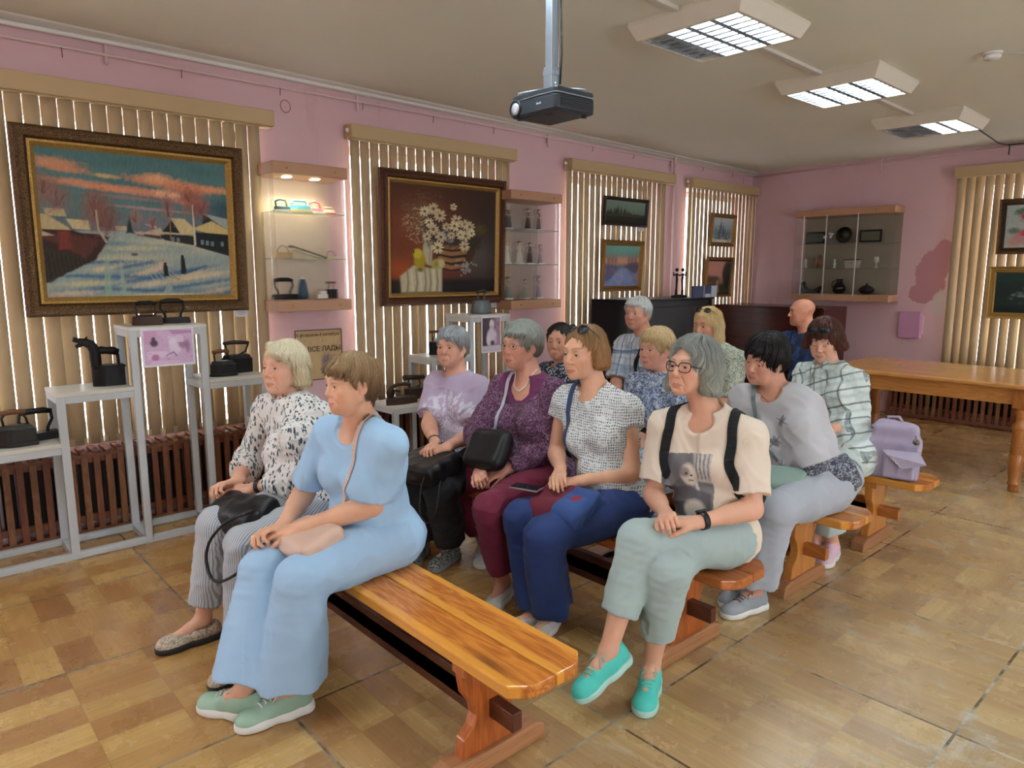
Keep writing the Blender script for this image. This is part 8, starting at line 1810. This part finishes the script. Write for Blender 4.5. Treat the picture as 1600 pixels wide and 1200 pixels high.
# --- fourth bench
p = Person('P8', JOINTS['P8'], 'white-haired man in a pale blue striped shirt with a dark shoulder strap', dict(scale=1, theta=30, male=True, age=.9, fat=.7, wide=1.08, nose=1.15, girth=1.02, smile=-.4, brow=(180, 170, 160), lips=(170, 110, 100), hairline=.070, fringe=.060, blush=.5), (210, 158, 138), .0045)
p.build_body(hands=hands2(p, (-3.15, 3.8, .60), (-3.12, 3.79, .60)))
p.hair('short', (206, 206, 204), (186, 186, 186), vol=.010, seed=18, streak=.12, strands=1500)
M_SHIRT = fab('striped_shirt', plaid(srgb(206, 212, 218), (srgb(120, 156, 190), srgb(70, 100, 140)), p.sd, p.up * .3))
top(p, M_SHIRT, t=.014, sl=(.9, .02), neck=('v', .07, .078), seed=8, name='shirt'); trousers(p, fab('dark_trousers', srgb(44, 46, 54)), upto=1.95, sk=(.068, .062))
for sd in 'RL': shoe(p, sd, M_BLKC, M_SOLEB, 'flat', None)
for sg in (-1, 1): m = MB(); m.prism([(0, 0), (.055, -.005), (.045, -.07), (.005, -.05)], p.tloc(sg * .025, .075, .012, t=1.) - p.o, p.sd * sg, nrm(p.up - p.fw * .5), p.fw, .004); m.build('collar', M_SHIRT, p.root)
root = empty('shoulder_bag', tuple(p.tloc(.2, .1, .0, t=.1)), label='dark bag slung on the white-haired man by a black strap', cat='bag'); o = np.array(root.location)
F = Field(); F.box(p.tloc(.2, .12, .08, t=.1), (.10, .04, .10), np.array([p.sd, p.fw, p.up]), .02, .02); Vt, Q = F.mesh(.008); quads('body', Vt, Q, M_BLKC, root, None, o)
P, N = drape(p.topF, [lerp(p.J['nk'], p.J['shL'], .55) + V(0, .05, .06), lerp(p.J['nk'], p.J['shL'], .55) + V(0, -.04, .06), p.tloc(.03, .14, 0, t=.75), p.tloc(.0, .16, 0, t=.55), p.tloc(.12, .14, 0, t=.25)], 30, .003); strap('strap', P, N, .036, M_BLKC, root, o, .003)

p = Person('P11', JOINTS['P11'], 'woman with long blonde hair pushed back, in front of the brown piano', dict(scale=0.96, theta=34, age=.8, fat=.5, wide=1.0, nose=1.05, girth=0.92, brow=(120, 90, 60), hairline=.068, eyes=.6, smile=.2, pitch=-4), (204, 152, 124), .0045)
p.build_body(hands=hands2(p, (-2.55, 3.79, .60), (-2.53, 3.78, .60)))
p.hair('long', (206, 176, 120), (222, 200, 156), vol=.016, seed=20, fringe=False, streak=.24, strands=2500, slen=.07)
top(p, fab('multicolour_print', squiggle(srgb(206, 210, 190), srgb(90, 110, 100), 60, .03)), t=.013, sl=(1., .016), neck=('v', .08, .076), seed=5, name='blouse'); trousers(p, M_BLKC, upto=1.9)
for sd in 'RL': shoe(p, sd, M_BLKC, M_SOLEB, 'flat', None)
glasses(p, M_FRD, .024, .018, 'round', True, .0014, M_LENSD, tilt=40); earring(p, 1, plain('dark_drop', srgb(60, 60, 50), .3), .005, .014)

p = Person('P14', JOINTS['P14'], 'brown-haired woman in a white and grey plaid shirt looking down', dict(scale=0.96, theta=16, pitch=-16, age=.8, fat=.6, wide=1.04, nose=1.0, girth=1.02, eyes=0, brow=(120, 90, 76), lips=(176, 100, 96), hairline=.060, fringe=.044, lash=1.4), (220, 172, 152), .0042)
p.build_body(hands=hands2(p, (-1.66, 3.79, .66), (-1.70, 3.79, .66)))
p.hair('bob', (84, 46, 36), (104, 60, 44), vol=.024, seed=22, back=.5, fringe=True, streak=.3, amp=.004, strands=3500)
M_PLD = fab('plaid_flannel', plaid(srgb(222, 232, 228), (srgb(178, 198, 196), srgb(70, 90, 96)), p.sd, p.up))
top(p, M_PLD, t=.012, sl=(1.75, .012), neck=('v', .09, .070), hem=-.16, seed=12, amp=.007, name='plaid_shirt', belly=1.1, lap=.38)
for sg in (-1, 1): m = MB(); m.prism([(0, 0), (.06, .0), (.055, -.07), (.005, -.045)], p.tloc(sg * .024, .085, .010, t=1.) - p.o, p.sd * sg, nrm(p.up - p.fw * .45), p.fw, .004); m.build('collar', M_PLD, p.root)
trousers(p, fab('pale_denim', srgb(196, 212, 208)), t=.016, upto=1.78, sk=(.070, .064), amp=.004)
M_PINK = fab('pink_knit', srgb(222, 188, 206), .7)
for sd in 'RL': shoe(p, sd, M_PINK, M_SOLEW, 'sneaker', None)
glasses(p, M_FRD, .031, .020, 'round', True, .0024, M_LENSD, tilt=12, dz=-.012, fw=.098)

# --- behind: bald man
p = Person('P12', JOINTS['P12'], 'bald man in a navy tshirt seated farthest back', dict(scale=0.95, theta=72, male=True, age=.7, fat=.9, wide=1.08, nose=1.1, girth=1.06, brow=(110, 84, 70), lips=(160, 100, 90), blush=.4, smile=.1), (204, 144, 120), .005)
p.build_body(hands=hands2(p, tuple((V(*JOINTS['P12']['wrR']) + V(.03, -.08, -.02))), tuple((V(*JOINTS['P12']['wrL']) + V(-.03, -.08, -.02)))))
top(p, fab('navy_camouflage', lambda t, c: t.mix(t.ramp(t.noise(c, 9, 3, .5, 1.), [(.5, 0.), (.55, 1.)]), srgb(26, 40, 76), srgb(44, 78, 128))), t=.014, sl=(.8, .018), neck=('crew', .05, .078), seed=2, name='tshirt'); trousers(p, M_BLKC, upto=1.95, sk=(.068, .062))
for sd in 'RL': shoe(p, sd, M_BLKC, M_SOLEB, 'flat', None)

# ------------------------------------------------------------------ lilac backpack on the fourth bench
M_LB = fab('lilac_nylon', srgb(172, 160, 186), .6, .2); M_LB2 = fab('lilac_strap', srgb(186, 176, 200), .6)
c = V(-1.40, 4.08, .42); R = np.array([nrm(V(.97, .25, 0)), nrm(V(-.25, .97, 0)), V(0, 0, 1)])
root = empty('backpack', tuple(c), label='lilac nylon backpack standing on the bench beside the woman in plaid', cat='backpack')
F = Field(lambda P: (-.003 * (1 - np.abs(wob(P, 22., 3, 4)) * 1.5)).astype(np.float32), amp=.01)
F.box(c + V(0, 0, .105), (.125, .085, .105), R, .02, .02); F.box(c + V(0, 0, .20), (.11, .07, .09), R, .03, .03); F.cone(c + R[0] * -.06 + V(0, 0, .285), c + R[0] * .05 + V(0, 0, .275), .028, .024, k=.03)
Vt, Q = F.mesh(.005); quads('body', Vt, Q, M_LB, root, None, c)
F2 = Field(lambda P: (-.003 * (1 - np.abs(wob(P, 26., 5, 4)) * 1.5)).astype(np.float32), amp=.01); F2.box(c - R[1] * .095 + R[0] * .035 + V(0, 0, .085), (.075, .022, .075), R, .015, .01); Vt, Q = F2.mesh(.005); fp = quads('front_pocket', Vt, Q, M_LB, root, None, c)
m = MB(); fo = c - R[1] * .118 + R[0] * .035 + V(0, 0, .165) - c; m.add([fo - R[0] * .08, fo + R[0] * .09 + V(0, 0, .006), fo + R[0] * .13 - R[1] * .05 - V(0, 0, .045), fo + R[0] * .02 - R[1] * .035 - V(0, 0, .085), fo - R[0] * .06 - R[1] * .02 - V(0, 0, .02)], [(0, 1, 2, 3, 4)]); fl = m.build('pocket_flap', M_LB2, root); so = fl.modifiers.new('t', 'SOLIDIFY'); so.thickness = .006
letters('///GO', .030, tuple(fo - R[0] * .04 - R[1] * .034 - V(0, 0, .035)), fl, M_WHITE, rot=(math.radians(62), math.radians(40), math.radians(14)), name='printed_letters')
m = MB(); m.box((-.0015, -.035, 0), (.0015, .035, .05)); pk = m.build('side_pocket_card', M_WHITE, root, bevel=0); pk.location = tuple(-R[0] * .131 + V(0, 0, .15)); pk.rotation_euler = (0, 0, .25)
F3 = Field(); F3.box(c - R[0] * .122 + V(0, 0, .07), (.014, .055, .065), R, .01, .01); Vt, Q = F3.mesh(.005); quads('side_pocket', Vt, Q, M_LB, root, None, c)
m = MB(); m.box((-.004, -.045, 0), (.004, .045, .022)); o_ = m.build('dark_mesh_band', plain('mesh_band', srgb(60, 60, 72), .7), root, bevel=.003); o_.location = tuple(-R[0] * .136 + V(0, 0, .132)); o_.rotation_euler = (0, 0, .25)
P = [c + V(*q) for q in ((-.03, .05, .29), (-.10, .05, .28), (-.17, .02, .22), (-.20, -.01, .15), (-.17, -.02, .10), (-.13, .0, .06))]; P = np.array([lerp(P[int(i)], P[min(int(i) + 1, 5)], i % 1) for i in np.linspace(0, 5, 24)]); N = np.tile(nrm(V(-.4, -.1, .9)), (24, 1)); strap('shoulder_strap', P, N, .045, M_LB2, root, c, .008)
m = MB(); m.tube([R[0] * -.04 + V(0, 0, .30), R[0] * -.045 + V(0, 0, .325), R[0] * .01 + V(0, 0, .33), R[0] * .03 + V(0, 0, .30)], .007, 8); m.build('carry_handle', M_LB2, root)
m = MB(); m.ball(R[0] * .105 - R[1] * .075 + V(0, 0, .215), .017, 8); m.tube([R[0] * .10 - R[1] * .07 + V(0, 0, .25), R[0] * .105 - R[1] * .075 + V(0, 0, .22)], .002, 6); m.build('charm', M_FRM, root)
